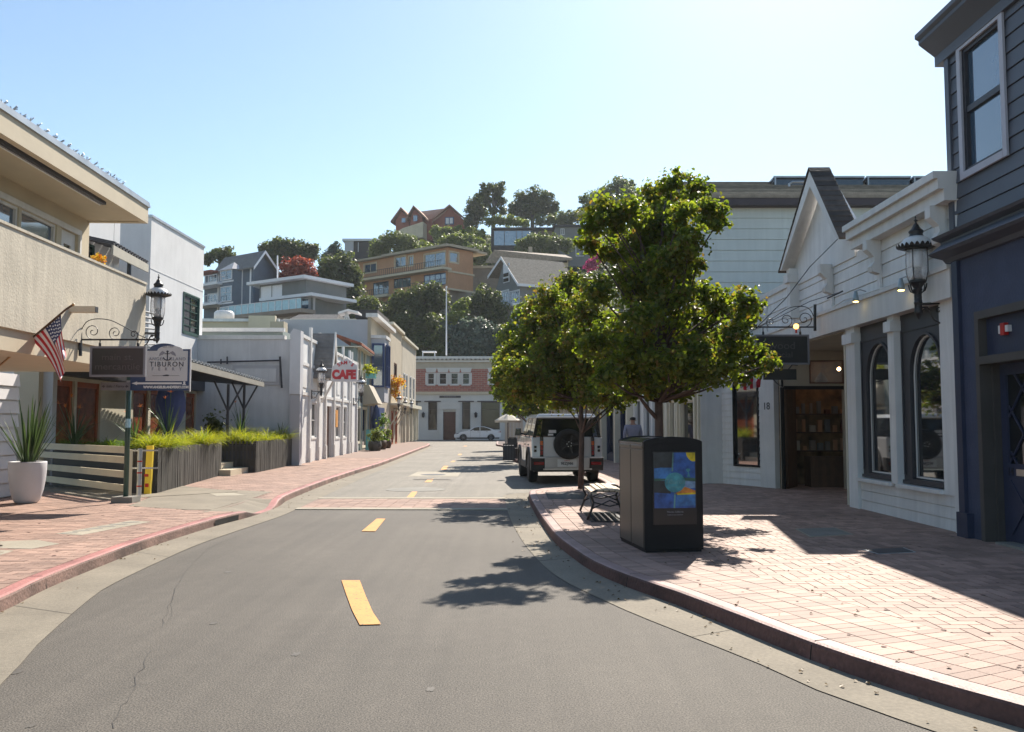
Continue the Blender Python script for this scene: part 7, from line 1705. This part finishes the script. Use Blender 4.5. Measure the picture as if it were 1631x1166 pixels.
# ============================================================ HILL HOUSES
def hblock(root,d,x0,x1,y0,y1,dep,mat,name='wall',dy=0):
    a=P(x0,y1,d); b=P(x1,y0,d); m=MB(); m.box(a.x,b.x,d,d+dep,a.z,b.z); return m.build(name,mat,root)
def hfac(p0,d0,p1,d1):
    a=P(p0,600,d0); b=P(p1,600,d1); return Fac((a.x,a.y),(b.x,b.y),(0,-1))
def rects(F_,px):
    out=[]
    for a,b,t,bo in px:
        s0,z1=F_.hit(a,t); s1,z0=F_.hit(b,bo); zt_=F_.hit((a+b)/2,t)[1]; zb_=F_.hit((a+b)/2,bo)[1]; out.append((min(s0,s1),max(s0,s1),zb_,zt_))
    return out
def hwin(F_,root,ops,frame='white_trim',glass='glass_sky',mid=(),midz=(),trim=.0,fr=.09):
    for o_ in ops: window(F_,root,*o_,frame,glass,fr=fr,mid=mid,midz=midz,dep=.12,fw=.07,trim=trim)
def slab(F_,s0,s1,w0,w1,z0,z1,name,mat,root):
    m=F_.mb(); m.box(s0,s1,w0,w1,z0,z1); return m.build(name,mat,root)
def rail(F_,root,s0,s1,w,z,h_=1.0,mat='black_iron',st=.45,name='railing'):
    m=F_.mb(); m.box(s0,s1,w-.03,w+.03,z+h_-.06,z+h_); m.box(s0,s1,w-.03,w+.03,z+.08,z+.13); k=s0
    while k<s1: m.box(k,k+.05,w-.02,w+.02,z,z+h_); k+=st
    return m.build(name,mat,root)
# orange house
H=thing('hill_house','large orange stucco house with two long balconies and flat roofs on the hillside','house',tuple(P(660,480,128)))
FA=hfac(568,137,713,125); FB_=hfac(713,125,753,128.5)
zr=FA.hit(712,394)[1]; zmid=FA.hit(712,427)[1]; zlo=FB_.hit(735,462)[1]
s5=FA.hit(640,400)[0]; s3=FA.hit(582,400)[0]
up=rects(FA,[(580,599,420,434),(629,646,409,425),(651,658,408,423),(676,709,403,424)])
lo=rects(FA,[(594,619,449,471),(627,654,443,458),(675,710,436,455)])
zl=FA.hit(580,417)[1]
m=wall(FA,0,FA.L,zmid,zl,[o for o in up],.4); wall(FA,s5-3.2,FA.L,zl,zr,[],.4,mb=m) if 0 else None
m=wall(FA,0,s5-3,zmid,zl,[o for o in up if o[1]<s5-3],.4); wall(FA,s5-3,FA.L,zmid,zr,[o for o in up if o[0]>=s5-3],.4,mb=m); wall(FA,s3,FA.L,zlo-1.5,zmid-.35,lo,.4,mb=m); m.build('wall','orange_house',H)
wb=rects(FB_,[(716,730,402,418)]); m=wall(FB_,0,FB_.L,zlo,zr,wb,.4); m.build('side_wall','orange_house',H)
hwin(FA,H,up,'cream_house','glass_sky',mid=(.5,),trim=.15); hwin(FA,H,lo[:1],'charcoal','glass_sky',mid=(.33,.66)); hwin(FA,H,lo[1:2],'charcoal','glass_sky',mid=(.25,.5,.75)); hwin(FA,H,lo[2:],'blue_frame','glass_sky',mid=(.25,.5,.75),midz=(.5,)); hwin(FB_,H,wb,'cream_house','glass_sky',trim=.15)
slab(FA,-.5,FA.L+.3,-.4,1.5,zmid-.35,zmid,'balcony','cream_house',H); rail(FA,H,-.4,FA.L,1.4,zmid); rail(FA,H,lo[0][0]-1.5,lo[0][1]+.4,.6,lo[0][2]); rail(FA,H,FA.hit(655,450)[0],FA.L-.2,.6,lo[2][2]-.3)
slab(FA,s3,FA.hit(620,450)[0]+.5,0,.9,lo[0][2]-.4,lo[0][2],'lower_balcony','cream_house',H)
slab(FB_,-.1,FB_.L+.2,0,.12,zmid-.6,zmid-.35,'band','cream_house',H); slab(FB_,-.1,FB_.L+.3,0,.3,zlo-.25,zlo,'base_band','cream_house',H)
m=FA.mb(); m.box(s5-3.5,FA.L+.6,-8,.9,zr,zr+.35); m.box(-.8,s5-3.5,-7,.8,zl,zl+.3); m.build('roof','tan_stucco',H)
m=FB_.mb(); m.box(-.3,FB_.L+.6,-6,.7,zr-.0,zr+.36); m.build('roof','tan_stucco',H)
m=FA.mb(); m.box(.5,FA.L-.5,-9,-.42,zlo-4,zmid-.4); m.build('foundation','taupe_wall',H)
a=P(753,440,129); m=MB(); m.box(P(716,500,127).x,P(752,500,127).x,127.2,134,a.z-9,zlo-.3); m.build('under_wall','taupe_wall',H)
# tan block right of it
H2=thing('hill_house','plain taupe walled house between the orange house and the grey gabled house','house',tuple(P(775,480,131))); hblock(H2,131,753,800,426,500,8,'taupe_wall'); hblock(H2,130.8,752,797,423,427,8.4,'cream_house','parapet')
# grey gabled house
H3=thing('hill_house','grey green hillside house with brown pitched roof and white railed balcony','house',tuple(P(830,540,118)))
F3a=hfac(790,121,828,116); F3b=hfac(828,116,905,119)
ze3=F3a.hit(828,452)[1]; ap=F3a.hit(803,413)
wl=rects(F3a,[(795,811,465,477),(808,812 if 0 else 811,500,512)])
m=F3a.mb(); z_b=F3a.hit(810,545)[1]
ops=rects(F3a,[(803,811,434,450),(794,810,464,486),(812,827,464,484),(811,826,493,509),(812,826,519,530)])
wall(F3a,0,F3a.L,z_b,ze3,ops[1:],.3,mb=m); s_a=ap[0]; m.add([(0,0,ze3),(F3a.L,0,ze3),(s_a,0,ap[1]),(0,-.3,ze3),(F3a.L,-.3,ze3),(s_a,-.3,ap[1])],[(0,1,2),(5,4,3),(0,3,4,1),(1,4,5,2),(2,5,3,0)]); m.build('gable_wall','grey_house',H3)
hwin(F3a,H3,ops[1:],'white_trim','glass_sky',mid=(.25,.5,.75),midz=(.35,),trim=.12)
o_=ops[0]; m=F3a.mb(); m.box(o_[0]-.1,o_[1]+.1,0,.1,o_[2],o_[3]+1.2); w_=m.build('tall_window','white_trim',H3); m=F3a.mb(); m.box(o_[0],o_[1],.1,.14,o_[2]+.1,(o_[2]+o_[3])/2-.1); m.box(o_[0],o_[1],.1,.14,(o_[2]+o_[3])/2+.1,o_[3]-.1); m.build('pane','glass_dark',w_)
wall(F3b,0,F3b.L,z_b,ze3,[],.3).build('side_wall','grey_house',H3)
# roof: ridge runs back along the side wall direction
u3=F3b.u; ridge0=Vector(F3a.T(s_a,.5,ap[1]+.3)); e0=Vector(F3a.T(F3a.L+.35,.5,ze3-.1)); l0=Vector(F3a.T(-1.4,.5,F3a.hit(785,440)[1])); R_=Vector((u3.x,u3.y,0))*9.5
m=MB()
for A_,B_ in ((ridge0,e0),(l0,ridge0)):
    m.hull8([A_-Vector((0,0,.2)),B_-Vector((0,0,.2)),B_+R_-Vector((0,0,.2)),A_+R_-Vector((0,0,.2))],[A_,B_,B_+R_,A_+R_])
m.build('roof','shingle_tan',H3)
m=MB()
for A_,B_ in ((ridge0,e0),(l0,ridge0)):
    o=-Vector((F3a.n.x,F3a.n.y,0))*-.06; m.hull8([A_-Vector((0,0,.34)),B_-Vector((0,0,.34)),B_+o-Vector((0,0,.34)),A_+o-Vector((0,0,.34))],[A_+Vector((0,0,.05)),B_+Vector((0,0,.05)),B_+o+Vector((0,0,.05)),A_+o+Vector((0,0,.05))])
m.hull8([e0-Vector((0,0,.3)),e0+Vector((.1,-.1,-.3)),e0+R_+Vector((.1,-.1,-.3)),e0+R_-Vector((0,0,.3))],[e0+Vector((0,0,.05)),e0+Vector((.1,-.1,.05)),e0+R_+Vector((.1,-.1,.05)),e0+R_+Vector((0,0,.05))]); m.build('barge_board','white_trim',H3)
zb3=ops[1][2]-.3; slab(F3a,ops[1][0]-.3,F3a.L+.4,0,1.4,zb3-.4,zb3,'balcony','white_trim',H3); rail(F3a,H3,ops[1][0]-.3,F3a.L+.4,1.35,zb3,1.1,'white_trim',1.1)
# long low roof behind
H4=thing('hill_house','long low house with shallow tan roof and clerestory strip behind the grey gabled house','house',tuple(P(840,420,128)))
m=MB(); a=P(774,419,126); b=P(787,398,126); c=P(912,412,128); d_=P(800,399,135)
m.hull8([a,P(787,402,126),P(912,414,128),P(900,418,134)],[a+Vector((0,0,.3)),P(787,398,126),P(912,411,128),P(900,406,136)]); m.build('roof','shingle_tan',H4); hblock(H4,129,790,905,411,425,6,'cream_house'); hblock(H4,128.8,792,903,413,418,.2,'glass_dark','clerestory_window')
hblock(H4,131,842,848,393,405,.8,'tan_stucco','chimney')
# glass house upper right
H5=thing('hill_house','flat roofed house with a large blue glass wall high on the hill','house',tuple(P(820,395,165)))
hblock(H5,165,782,862,364,402,8,'dark_house'); a=None
F5=hfac(784,164.9,862,164.9); 
for x0,x1 in ((787,803),(804,822),(823,831),(832,846)):
    o_=rects(F5,[(x0,x1,368,391)])[0]; m=F5.mb(); m.box(o_[0],o_[1],0,.1,o_[2],o_[3]); m.build('glass_panel','glass_sky',H5)
hblock(H5,166,846,888,362,400,8,'taupe_wall','side_wing'); hblock(H5,160,884,945,360,425,9,'grey_house','right_wing'); hblock(H5,159.6,881,946,357.5,361,9,'dark_house','roof'); hblock(H5,164.6,782,884,362,365,8.6,'dark_house','roof')
F5b=hfac(884,159.9,945,159.9); hwin(F5b,H5,rects(F5b,[(893,899,364,374),(917,930,392,408)]),'white_trim','glass_sky',mid=(.5,))
# red house at the top
H6=thing('hill_house','red shingled house with three gables and tan roofs at the top of the hill','house',tuple(P(690,385,185)))
F6=hfac(628,188,745,185); 
zb6=F6.hit(690,384)[1]; zc6=F6.hit(690,366)[1]
def gable6(pl,pr,pa,ya,yl,w,dep,mat='red_house'):
    sl,_=F6.hit(pl,yl); sr,_=F6.hit(pr,yl); sa,za=F6.hit(pa,ya); zl_=F6.hit((pl+pr)/2,yl)[1]
    m=F6.mb(); pts=[(sl,zb6),(sr,zb6),(sr,zl_),(sa,za),(sl,zl_)]; n=5; m.add([(s,w,z) for s,z in pts]+[(s,w-dep,z) for s,z in pts],[tuple(range(n)),tuple(range(2*n-1,n-1,-1))]+[(i,n+i,n+(i+1)%n,(i+1)%n) for i in range(n)]); m.build('wall',mat,H6)
    m=F6.mb(); e=1.0
    for (sA_,zA_),(sB_,zB_) in (((sl-e,zl_-.6),(sa,za+.4)),((sr+e,zl_-.6),(sa,za+.4))):
        m.hull8([(sA_,w+.6,zA_-.1),(sB_,w+.6,zB_-.1),(sB_,w-dep,zB_-.1),(sA_,w-dep,zA_-.1)],[(sA_,w+.6,zA_+.25),(sB_,w+.6,zB_+.25),(sB_,w-dep,zB_+.25),(sA_,w-dep,zA_+.25)])
    m.build('roof','red_roof',H6)
gable6(682,744,717,331,356,0,10); gable6(634,655,643,338,352,1.5,9); gable6(660,678,665,337,350,2.5,9)
m=F6.mb(); a0_=F6.hit(640,352)[0]; a1_=F6.hit(690,352)[0]; m.box(a0_,a1_,-9,1.0,zb6,F6.hit(660,352)[1]); m.build('wall','red_house',H6)
F6b=Fac(F6.T(0,.05,0)[:2],F6.T(F6.L,.05,0)[:2],(0,-1)); o_=rects(F6b,[(709,723,346,358)])[0]
m=F6.mb(); m.box(o_[0],o_[1],0,.25,o_[2],o_[3]); w_=m.build('window','blue_frame',H6); m=F6.mb(); m.box(o_[0]+.2,(o_[0]+o_[1])/2-.1,.25,.3,o_[2]+.2,o_[3]-.2); m.box((o_[0]+o_[1])/2+.1,o_[1]-.2,.25,.3,o_[2]+.2,o_[3]-.2); m.build('pane','lamp_white',w_)
for px,yt,yb in ((667.5,348,357),(649,352,359)):
    o_=rects(F6,[(px-3,px+3,yt,yb)])[0]; m=F6.mb(); m.box(o_[0],o_[1],2.5,2.8,o_[2],o_[3]); m.build('window','glass_sky',H6)
q_=[P(716,331,186),P(668,337,193),P(650,353,191),P(684,356,185.6)]; m=MB(); m.hull8([v-Vector((0,0,.3)) for v in q_],q_); m.build('roof','red_roof',H6)
m=F6.mb(); s0_=F6.hit(622,372)[0]; s1_=F6.hit(682,372)[0]; zt6=F6.hit(650,361)[1]; m.hull8([(s0_,4,zb6),(s1_,4,zb6),(s1_,0,zb6),(s0_,0,zb6)],[(s0_+4,3.9,zt6-1.2),(s1_,3.9,zt6),(s1_,0,zt6),(s0_+4,0,zt6-1.2)]); m.build('terrace_wall','cream_house',H6)
H6b=thing('hill_house','dark flat roofed house with white drainpipe left of the olive bush','house',tuple(P(580,405,150))); hblock(H6b,150,552,600,383,412,8,'dark_house'); hblock(H6b,149.6,545,602,380,383.5,9,'white_trim','roof_edge'); hblock(H6b,149.8,549,563,384,402,.3,'lavender_grey','side_panel'); hblock(H6b,149.7,570,571,386,401,.2,'white_trim','drain_pipe')
# blue grey gabled house far left
H7=thing('hill_house','tall blue grey clapboard house with bay tower and stacked balconies, behind white building','house',tuple(P(380,510,112)))
F7=hfac(322,116,400,110); F7b=hfac(400,110,437,115)
z70=F7.hit(360,512)[1]; z71=F7.hit(400,424)[1]; z72=F7b.hit(418,404)[1]
o7=rects(F7,[(331,345,437,450),(353,367,421,434),(370,383,422,434),(360,369,431,447),(371,384,431,448),(330,346,467,483),(360,369,465,482),(371,384,458,482),(361,369,492,507),(371,384,490,510)])
o7=[o7[0],o7[3],o7[4],o7[5],o7[6],o7[7],o7[8],o7[9]]
wall(F7,0,F7.L,z70,z71,o7,.3).build('wall','blue_house',H7)
hwin(F7,H7,o7,'white_trim','glass_sky',mid=(.5,),midz=(.4,),fr=.1)
m=wall(F7b,0,F7b.L,z70,F7b.hit(420,428)[1],[],.3); sA7=F7b.hit(416,402)[0]; zA7=F7b.hit(416,403)[1]; zE7=F7b.hit(420,428)[1]; m.add([(0,0,zE7),(F7b.L,0,zE7),(sA7,0,zA7),(0,-.3,zE7),(F7b.L,-.3,zE7),(sA7,-.3,zA7)],[(0,1,2),(5,4,3),(0,3,4,1),(1,4,5,2),(2,5,3,0)]); m.build('gable_wall','blue_house',H7)
rA=Vector(F7b.T(sA7,.6,zA7+.3)); eL=Vector(F7b.T(-.8,.6,zE7-.3)); eR=Vector(F7b.T(F7b.L+.8,.6,zE7-.6)); Rv=Vector((-F7.u.x,-F7.u.y,0))*8.5
m=MB()
for A_,B_ in ((rA,eL),(rA,eR)): m.hull8([A_-Vector((0,0,.2)),B_-Vector((0,0,.2)),B_+Rv-Vector((0,0,.2)),A_+Rv-Vector((0,0,.2))],[A_,B_,B_+Rv,A_+Rv])
m.build('roof','shingle_grey',H7)
m=MB()
for A_,B_ in ((rA,eL),(rA,eR)):
    o=Vector((F7b.n.x,F7b.n.y,0))*.08; m.hull8([A_-Vector((0,0,.35)),B_-Vector((0,0,.35)),B_+o-Vector((0,0,.35)),A_+o-Vector((0,0,.35))],[A_,B_,B_+o,A_+o])
m.build('barge_board','white_trim',H7)
for yy in (455,486):
    z=F7.hit(345,yy)[1]; slab(F7,0,F7.hit(366,450)[0],0,2.0,z-.3,z,'balcony','white_trim',H7); rail(F7,H7,0,F7.hit(366,450)[0],1.95,z,1.0,'white_trim',.6)
sb0=F7.hit(358,450)[0]; sb1=F7.hit(387,450)[0]; m=F7.mb(); m.prism([(sb0,0),(sb0+.6,1.1),(sb1-.6,1.1),(sb1,0)],z70,z71-.3); bt7=m.build('bay_tower','blue_house',H7)
m=F7.mb(); cx7=(sb0+sb1)/2; ap7=(cx7,0,z71+.9)
m.add([(sb0-.3,0,z71-.3),(sb0+.4,1.4,z71-.3),(sb1-.4,1.4,z71-.3),(sb1+.3,0,z71-.3),ap7],[(0,1,4),(1,2,4),(2,3,4),(3,0,4),(3,2,1,0)]); m.build('bay_roof','lavender_grey',bt7)
F7c=Fac(F7.T(sb0+.6,1.1,0)[:2],F7.T(sb1-.6,1.1,0)[:2],(0,-1))
for k,(ya,yb) in enumerate(((432,448),(458,482),(490,511))):
    z1_=F7.hit(372,ya)[1]; z0_=F7.hit(372,yb)[1]; w7=window(F7c,bt7,.08,F7c.L-.08,z0_,z1_,'white_trim','glass_sky',mid=(.5,),midz=(.6,),fr=.1,dep=-.06)
    m=F7c.mb(); m.box(-.2,F7c.L+.2,0,.08,z0_-.3,z0_-.1); m.build('trim','white_trim',bt7)
z=F7.hit(335,435)[1]; slab(F7,0,F7.hit(352,450)[0],0,1.6,z-.25,z,'red_ledge','red_house',H7)
for px in (349,369,386,400): s=F7.hit(px,450)[0]; slab(F7,s-.12,s+.12,-.0,.14,z70,z71,'trim','white_trim',H7)
for yy in (456,484): z=F7b.hit(405,yy)[1]; slab(F7b,0,F7b.L,0,.1,z-.15,z,'trim','lavender_grey',H7)
# low modern house with glass balustrade
H8=thing('hill_house','low modern grey house with white blinds and teal glass balustrade','house',tuple(P(460,505,104)))
F8=hfac(411,104,497,99); F8b=hfac(497,99,523,103)
o8=rects(F8,[(415,432,456,477),(433,449,454,476)]); o8l=rects(F8,[(452,458,480,496),(459,466,479,495),(467,477,477,494),(478,491,475,493),(434,446,484,496)])
zt8=F8.hit(480,446)[1]; zm8=F8.hit(480,471)[1]; zb8=F8.hit(480,505)[1]
wall(F8,0,F8.L*.87,zm8,zt8,o8,.3).build('upper_wall','grey_house',H8)
for o_ in o8: window(F8,H8,*o_,'white_trim','white_trim',fr=.1,dep=.1)
wall(F8,0,F8.L,zb8,zm8-.35,o8l,.3).build('lower_wall','lavender_grey',H8); hwin(F8,H8,o8l,'white_trim','glass_sky')
wall(F8b,0,F8b.L,zb8,zm8-.35,[],.3).build('side_wall','grey_house',H8)
m=F8.mb(); m.box(F8.L*.15,F8.L+1,-6,1.2,zm8-.35,zm8); m.box(-1.2,F8.L*.95,-7,1.0,zt8,zt8+.35); m.build('roof','white_trim',H8)
m=F8.mb(); m.box(.0,F8.L*.87,-6.5,-.3,zb8,zt8); m.build('rear_wall','grey_house',H8)
m=F8.mb(); zg=F8.hit(480,496)[1]; m.box(-3,F8.L+.2,2.0,2.05,zg,zg+1.1); m.build('balustrade','pale_blue',H8); m=F8.mb(); m.box(-3,F8.L+.3,-.1,2.1,zg-.45,zg); m.build('terrace','taupe_wall',H8)
m=F8.mb(); k=-3
while k<F8.L+.2: m.box(k,k+.07,2.05,2.12,zg,zg+1.15); k+=1.15
m.box(-3,F8.L+.2,2.05,2.1,zg+1.1,zg+1.16); m.build('balustrade_post','white_trim',H8)
pole=thing('utility_pole','thin pale pole beside the red leaved tree','pole',tuple(P(442,446,106))); m=MB(); m.tube([P(442,450,106),P(442,407,106)],.09,6); m.build('pole','white_trim',pole)
# ============================================================ HILL TREES
rng=np.random.default_rng(99)
def htree(label,d,blobs,n,mat,leaf=.42,kind='hill_tree',trunk=.25,cat='tree',base=None,sub=26,shape=1,group=None,dsp=1.0,subr=.42,flat=1.0):
    B=[]; n=int(n*2.3); leaf*=.85
    if kind=='hedge': sub=34; subr=.34; n=int(n*1.3)
    for px,py,r in blobs:
        dd=d+random.uniform(-dsp,dsp); q=P(px,py,dd); B.append((q.x,q.y,q.z,r*d/1400*1.12))
    bx=sum(b[0] for b in B)/len(B); bz=min(b[2]-b[3] for b in B)
    zz=P(base[0],base[1],d).z if base else bz-.5; bx=P(base[0],base[1],d).x if base else bx
    return tree(kind,label,cat,(bx,d,zz),B,n,leaf,mat,trunk,group,sub=sub,shape=shape,subr=subr,flat=flat)
random.seed(77)
htree('dark tree top showing behind the far left blue grey house',128,[(342,406,10),(358,407,12),(370,412,9),(332,412,9)],1500,'leaf_dark')
htree('broad dark green tree behind the blue grey gabled house',132,[(430,398,14),(447,394,14),(465,395,14),(482,400,14),(497,404,10),(450,410,16),(475,412,14),(430,412,12),(500,396,8)],5000,'leaf_dark',.42)
htree('rounded red leaved tree between the two grey houses',112,[(462,428,14),(475,424,13),(488,430,13),(470,440,14),(495,442,10),(480,443,12),(455,440,8)],3200,'leaf_red',.30)
htree('bright green bush just right of the red leaved tree',108,[(500,452,8),(512,455,8),(505,462,9)],700,'leaf_hedge',.3,'hill_shrub',0,'shrub')
htree('tall feathery bluish conifer beside the dark green mass',136,[(533,393,7),(528,405,10),(540,402,8),(520,415,12),(545,415,12)],2200,'leaf_bluegrey',.35)
htree('large dark green tree filling the slope left of the orange house',118,[(530,430,20),(548,420,16),(515,445,18),(545,450,22),(560,440,16),(525,470,20),(550,480,22),(565,468,16),(540,500,20),(510,485,14)],7000,'leaf_dark',.42)
htree('wide olive green bush above the left roof of the orange house',140,[(604,392,12),(620,385,14),(637,384,15),(652,388,13),(662,396,10),(612,402,12),(640,400,14),(595,402,8)],3800,'leaf_olive',.36,'hill_shrub',0,'shrub')
htree('small clipped bush behind the balcony roof centre',142,[(675,395,10),(690,398,9),(668,404,8)],1200,'leaf_hedge',.34,'hill_shrub',0,'shrub')
htree('long upper hedge terrace right below the red house',172,[(695,370,9),(712,369,9),(730,370,9),(748,372,9),(765,374,8),(700,380,8),(740,382,8)],3200,'leaf_hedge',.42,'hedge',0,'hedge')
htree('middle rounded hedge terrace left of the pale tree stem',160,[(710,384,10),(728,381,11),(746,384,11),(762,388,9),(720,394,9),(742,396,9)],3200,'leaf_hedge',.40,'hedge',0,'hedge')
htree('lowest hedge terrace beside the orange house roof',148,[(755,402,12),(770,400,10),(742,406,9),(764,412,11),(775,410,8)],2400,'leaf_olive',.38,'hedge',0,'hedge')
htree('dark narrow cypress beside the red house gable',180,[(755,345,13),(757,330,12),(762,318,9),(768,335,10),(750,355,10)],2600,'leaf_dark',.45)
htree('tall open pine with clumped foliage and bare limbs on the ridge',176,[(772,308,9),(783,300,8),(797,298,8),(776,322,9),(798,322,8),(790,312,7),(785,335,8),(800,335,7),(770,296,5),(795,307,6)],2600,'leaf_dark',.42,trunk=.45,base=(786,372))
htree('small light green shrubs at the pine foot on the ridge',172,[(782,352,9),(795,350,8),(810,352,9),(822,355,8),(835,356,7)],1800,'leaf_hedge',.42,'hill_shrub',0,'shrub')
htree('big round crowned tree on the ridge, dome shaped against the sky',186,[(832,318,13),(850,311,13),(868,318,13),(822,332,12),(842,330,14),(860,332,14),(878,335,11),(835,344,9),(884,326,7),(815,340,7)],5200,'leaf_dark',.42,trunk=.5,base=(848,372))
htree('ridge shrubs right of the round crowned tree',180,[(860,352,9),(878,350,9),(895,348,10),(912,346,10),(926,345,9),(905,352,9)],2600,'leaf_olive',.42,'hill_shrub',0,'shrub')
htree('long clipped dome hedge below the blue glass wall',150,[(832,390,10),(848,385,12),(866,384,13),(885,386,12),(902,391,10),(855,396,11),(880,397,11),(828,398,8)],4200,'leaf_olive',.36,'hedge',0,'hedge')
htree('grey green tree on the ridge behind the tall street tree, left',195,[(950,318,13),(965,308,13),(985,298,14),(1000,300,12),(940,332,12),(970,325,14),(925,340,9),(930,318,7)],4200,'leaf_olive',.5)
htree('grey green tree on the ridge behind the tall street tree, right',190,[(1005,310,16),(1020,325,16),(985,335,16),(1040,340,16),(1060,350,18)],2500,'leaf_olive',.55)
htree('magenta flowering bush on the slope left of the street tree top',140,[(945,418,9),(952,412,7),(940,424,8)],900,'leaf_pink',.3,'hill_shrub',0,'shrub')
for i,(lb,d,bl,n,mt) in enumerate((
 ('dark tree under the left end of the orange house',114,[(575,490,16),(592,492,16),(580,505,16),(605,500,14),(560,500,12)],3600,'leaf_dark'),
 ('broad dark tree below the middle of the orange house balcony',112,[(640,480,16),(665,470,17),(690,465,16),(700,480,16),(655,495,18),(680,495,18),(625,500,14)],5500,'leaf_dark'),
 ('olive green tree on the slope above the boarded buildings',108,[(625,520,14),(645,515,16),(665,520,16),(685,515,14),(650,535,16),(675,538,16),(630,540,12)],4200,'leaf_dark'),
 ('pale silvery shrub just right of the white flag pole',110,[(728,492,8),(735,485,8),(742,480,7),(738,498,8)],1300,'leaf_hedge'),
 ('bright green shrub at the foot of the white flag pole',108,[(718,505,8),(728,503,8),(722,514,8)],1000,'leaf_hedge'),
 ('dark rounded tree between orange house and grey gabled house',114,[(765,480,16),(782,478,14),(760,500,18),(780,505,18),(795,495,14),(770,462,10),(798,518,14)],5000,'leaf_dark'),
 ('large blue grey bush above the bank roof',107,[(725,530,16),(745,522,17),(765,525,17),(782,532,15),(735,545,16),(760,548,18),(785,548,14)],6000,'leaf_bluegrey'),
 ('dark green bush above the bank roof left of the flag pole',107,[(672,548,14),(690,546,14),(705,535,14),(698,555,14),(660,556,12)],3000,'leaf_dark'),
 ('dark trees at the right above the bank roof',107,[(805,540,18),(820,548,18),(840,535,18),(835,555,18),(860,540,20),(885,545,20)],4200,'leaf_dark'))):
    htree(lb,d,bl,n,mt,.34)
# scrub that covers the rest of the slope
pts=[];nr=[]
rg=np.random.default_rng(5)
for k in range(5200):
    x=rg.uniform(-95,110); y=rg.uniform(106,225)
    z=hz(x,y); r=rg.uniform(.6,1.8); m_=24
    e=rg.normal(size=(m_,3)); e/=np.linalg.norm(e,axis=1,keepdims=True); e[:,2]=abs(e[:,2])
    pts.append(np.array([x,y,z])+e*r); q=e.copy(); q[:,2]+=.4; nr.append(q)
rng=rg; o=leaf_mesh('hillside_scrub','leaf_dark',np.concatenate(pts),np.concatenate(nr),.55,None,shape=1); o['kind']='stuff'; o['label']='dark green scrub covering the slope between the houses'; o['category']='scrub'

# ============================================================ HAZE
hm=bpy.data.materials.new('haze_air'); hm.use_nodes=True; N=hm.node_tree.nodes; 
N.remove(N['Principled BSDF']); pv=N.new('ShaderNodeVolumePrincipled'); pv.inputs['Color'].default_value=(.90,.95,1.0,1); pv.inputs['Density'].default_value=.0003; pv.inputs['Anisotropy'].default_value=.1
hm.node_tree.links.new(pv.outputs[0],[n for n in N if n.type=='OUTPUT_MATERIAL'][0].inputs['Volume']); MATS['haze_air']=hm
m=MB(); m.box(-260,300,-30,420,-1.4,110); o=m.build('haze','haze_air'); o['kind']='stuff'

# ============================================================ LITTER ON THE GROUND
rng=np.random.default_rng(31); random.seed(31)
pp_=[]; nn_=[]
for k in range(260):
    q=random.choice([p for p in RK if 3<p[1]<21]); side=random.random()
    if side<.6: x=q[0]-abs(random.gauss(.05,.22)); z=.012
    else: x=q[0]+.2+abs(random.gauss(0,.9)); z=SW+.006
    pp_.append((x,q[1]+random.uniform(-.3,.3),z)); nn_.append((random.uniform(-.3,.3),random.uniform(-.3,.3),1))
for k in range(80):
    q=random.choice([p for p in LK if 5<p[1]<30]); pp_.append((q[0]+abs(random.gauss(.03,.2)),q[1],.012)); nn_.append((random.uniform(-.3,.3),random.uniform(-.3,.3),1))
leafmat('leaf_dry',(.10,.06,.025),(.20,.13,.05),(.25,.2,.1),(1.2,1.2,1.0),.2)
o=leaf_mesh('fallen_leaves','leaf_dry',pp_,nn_,.030,None,shape=0); o['kind']='stuff'; o['label']='small dry leaves scattered along the kerbs'; o['category']='leaves'
m=MB(); m.fixn=False
for k in range(260):
    x=random.uniform(1.2,6.0); y=random.uniform(4,20); r=random.uniform(.010,.024)
    if nearest(RK,(x,y))[0]>x-.3: continue
    m.add([(x+r*math.cos(a*.785)*random.uniform(.8,1.2),y+r*math.sin(a*.785)*random.uniform(.8,1.2),SW+.0035) for a in range(8)],[tuple(range(8))])
for k in range(160):
    x=random.uniform(-9,-4.9); y=random.uniform(6,26); r=random.uniform(.010,.026)
    m.add([(x+r*math.cos(a*.785),y+r*math.sin(a*.785),SW+.0035) for a in range(8)],[tuple(range(8))])
o=m.build('gum_spots','kerb_side'); o['kind']='stuff'; o['label']='small dark trodden gum spots on the brick pavements'; o['category']='gum'
# oil and tyre stains down the lanes
st_=M('oil_stain',(.092,.081,.067),.65,.3,6)
m=MB(); m.fixn=False
for k in range(16):
    x=random.choice([-2.9,.0-.8,-.6,-3.1])+random.gauss(0,.25); y=random.uniform(4.5,18); r=random.uniform(.015,.045); n=14; ph=random.uniform(0,6)
    m.add([(x+r*math.cos(a*6.283/n)*(1+.3*math.sin(a*2+ph)),y+1.6*r*math.sin(a*6.283/n)*(1+.3*math.cos(a*3+ph)),.0025) for a in range(n)],[tuple(range(n))])
o=m.build('oil_spots','oil_stain'); o['kind']='stuff'; o['label']='small dark oil drips on the asphalt lanes'; o['category']='stain'
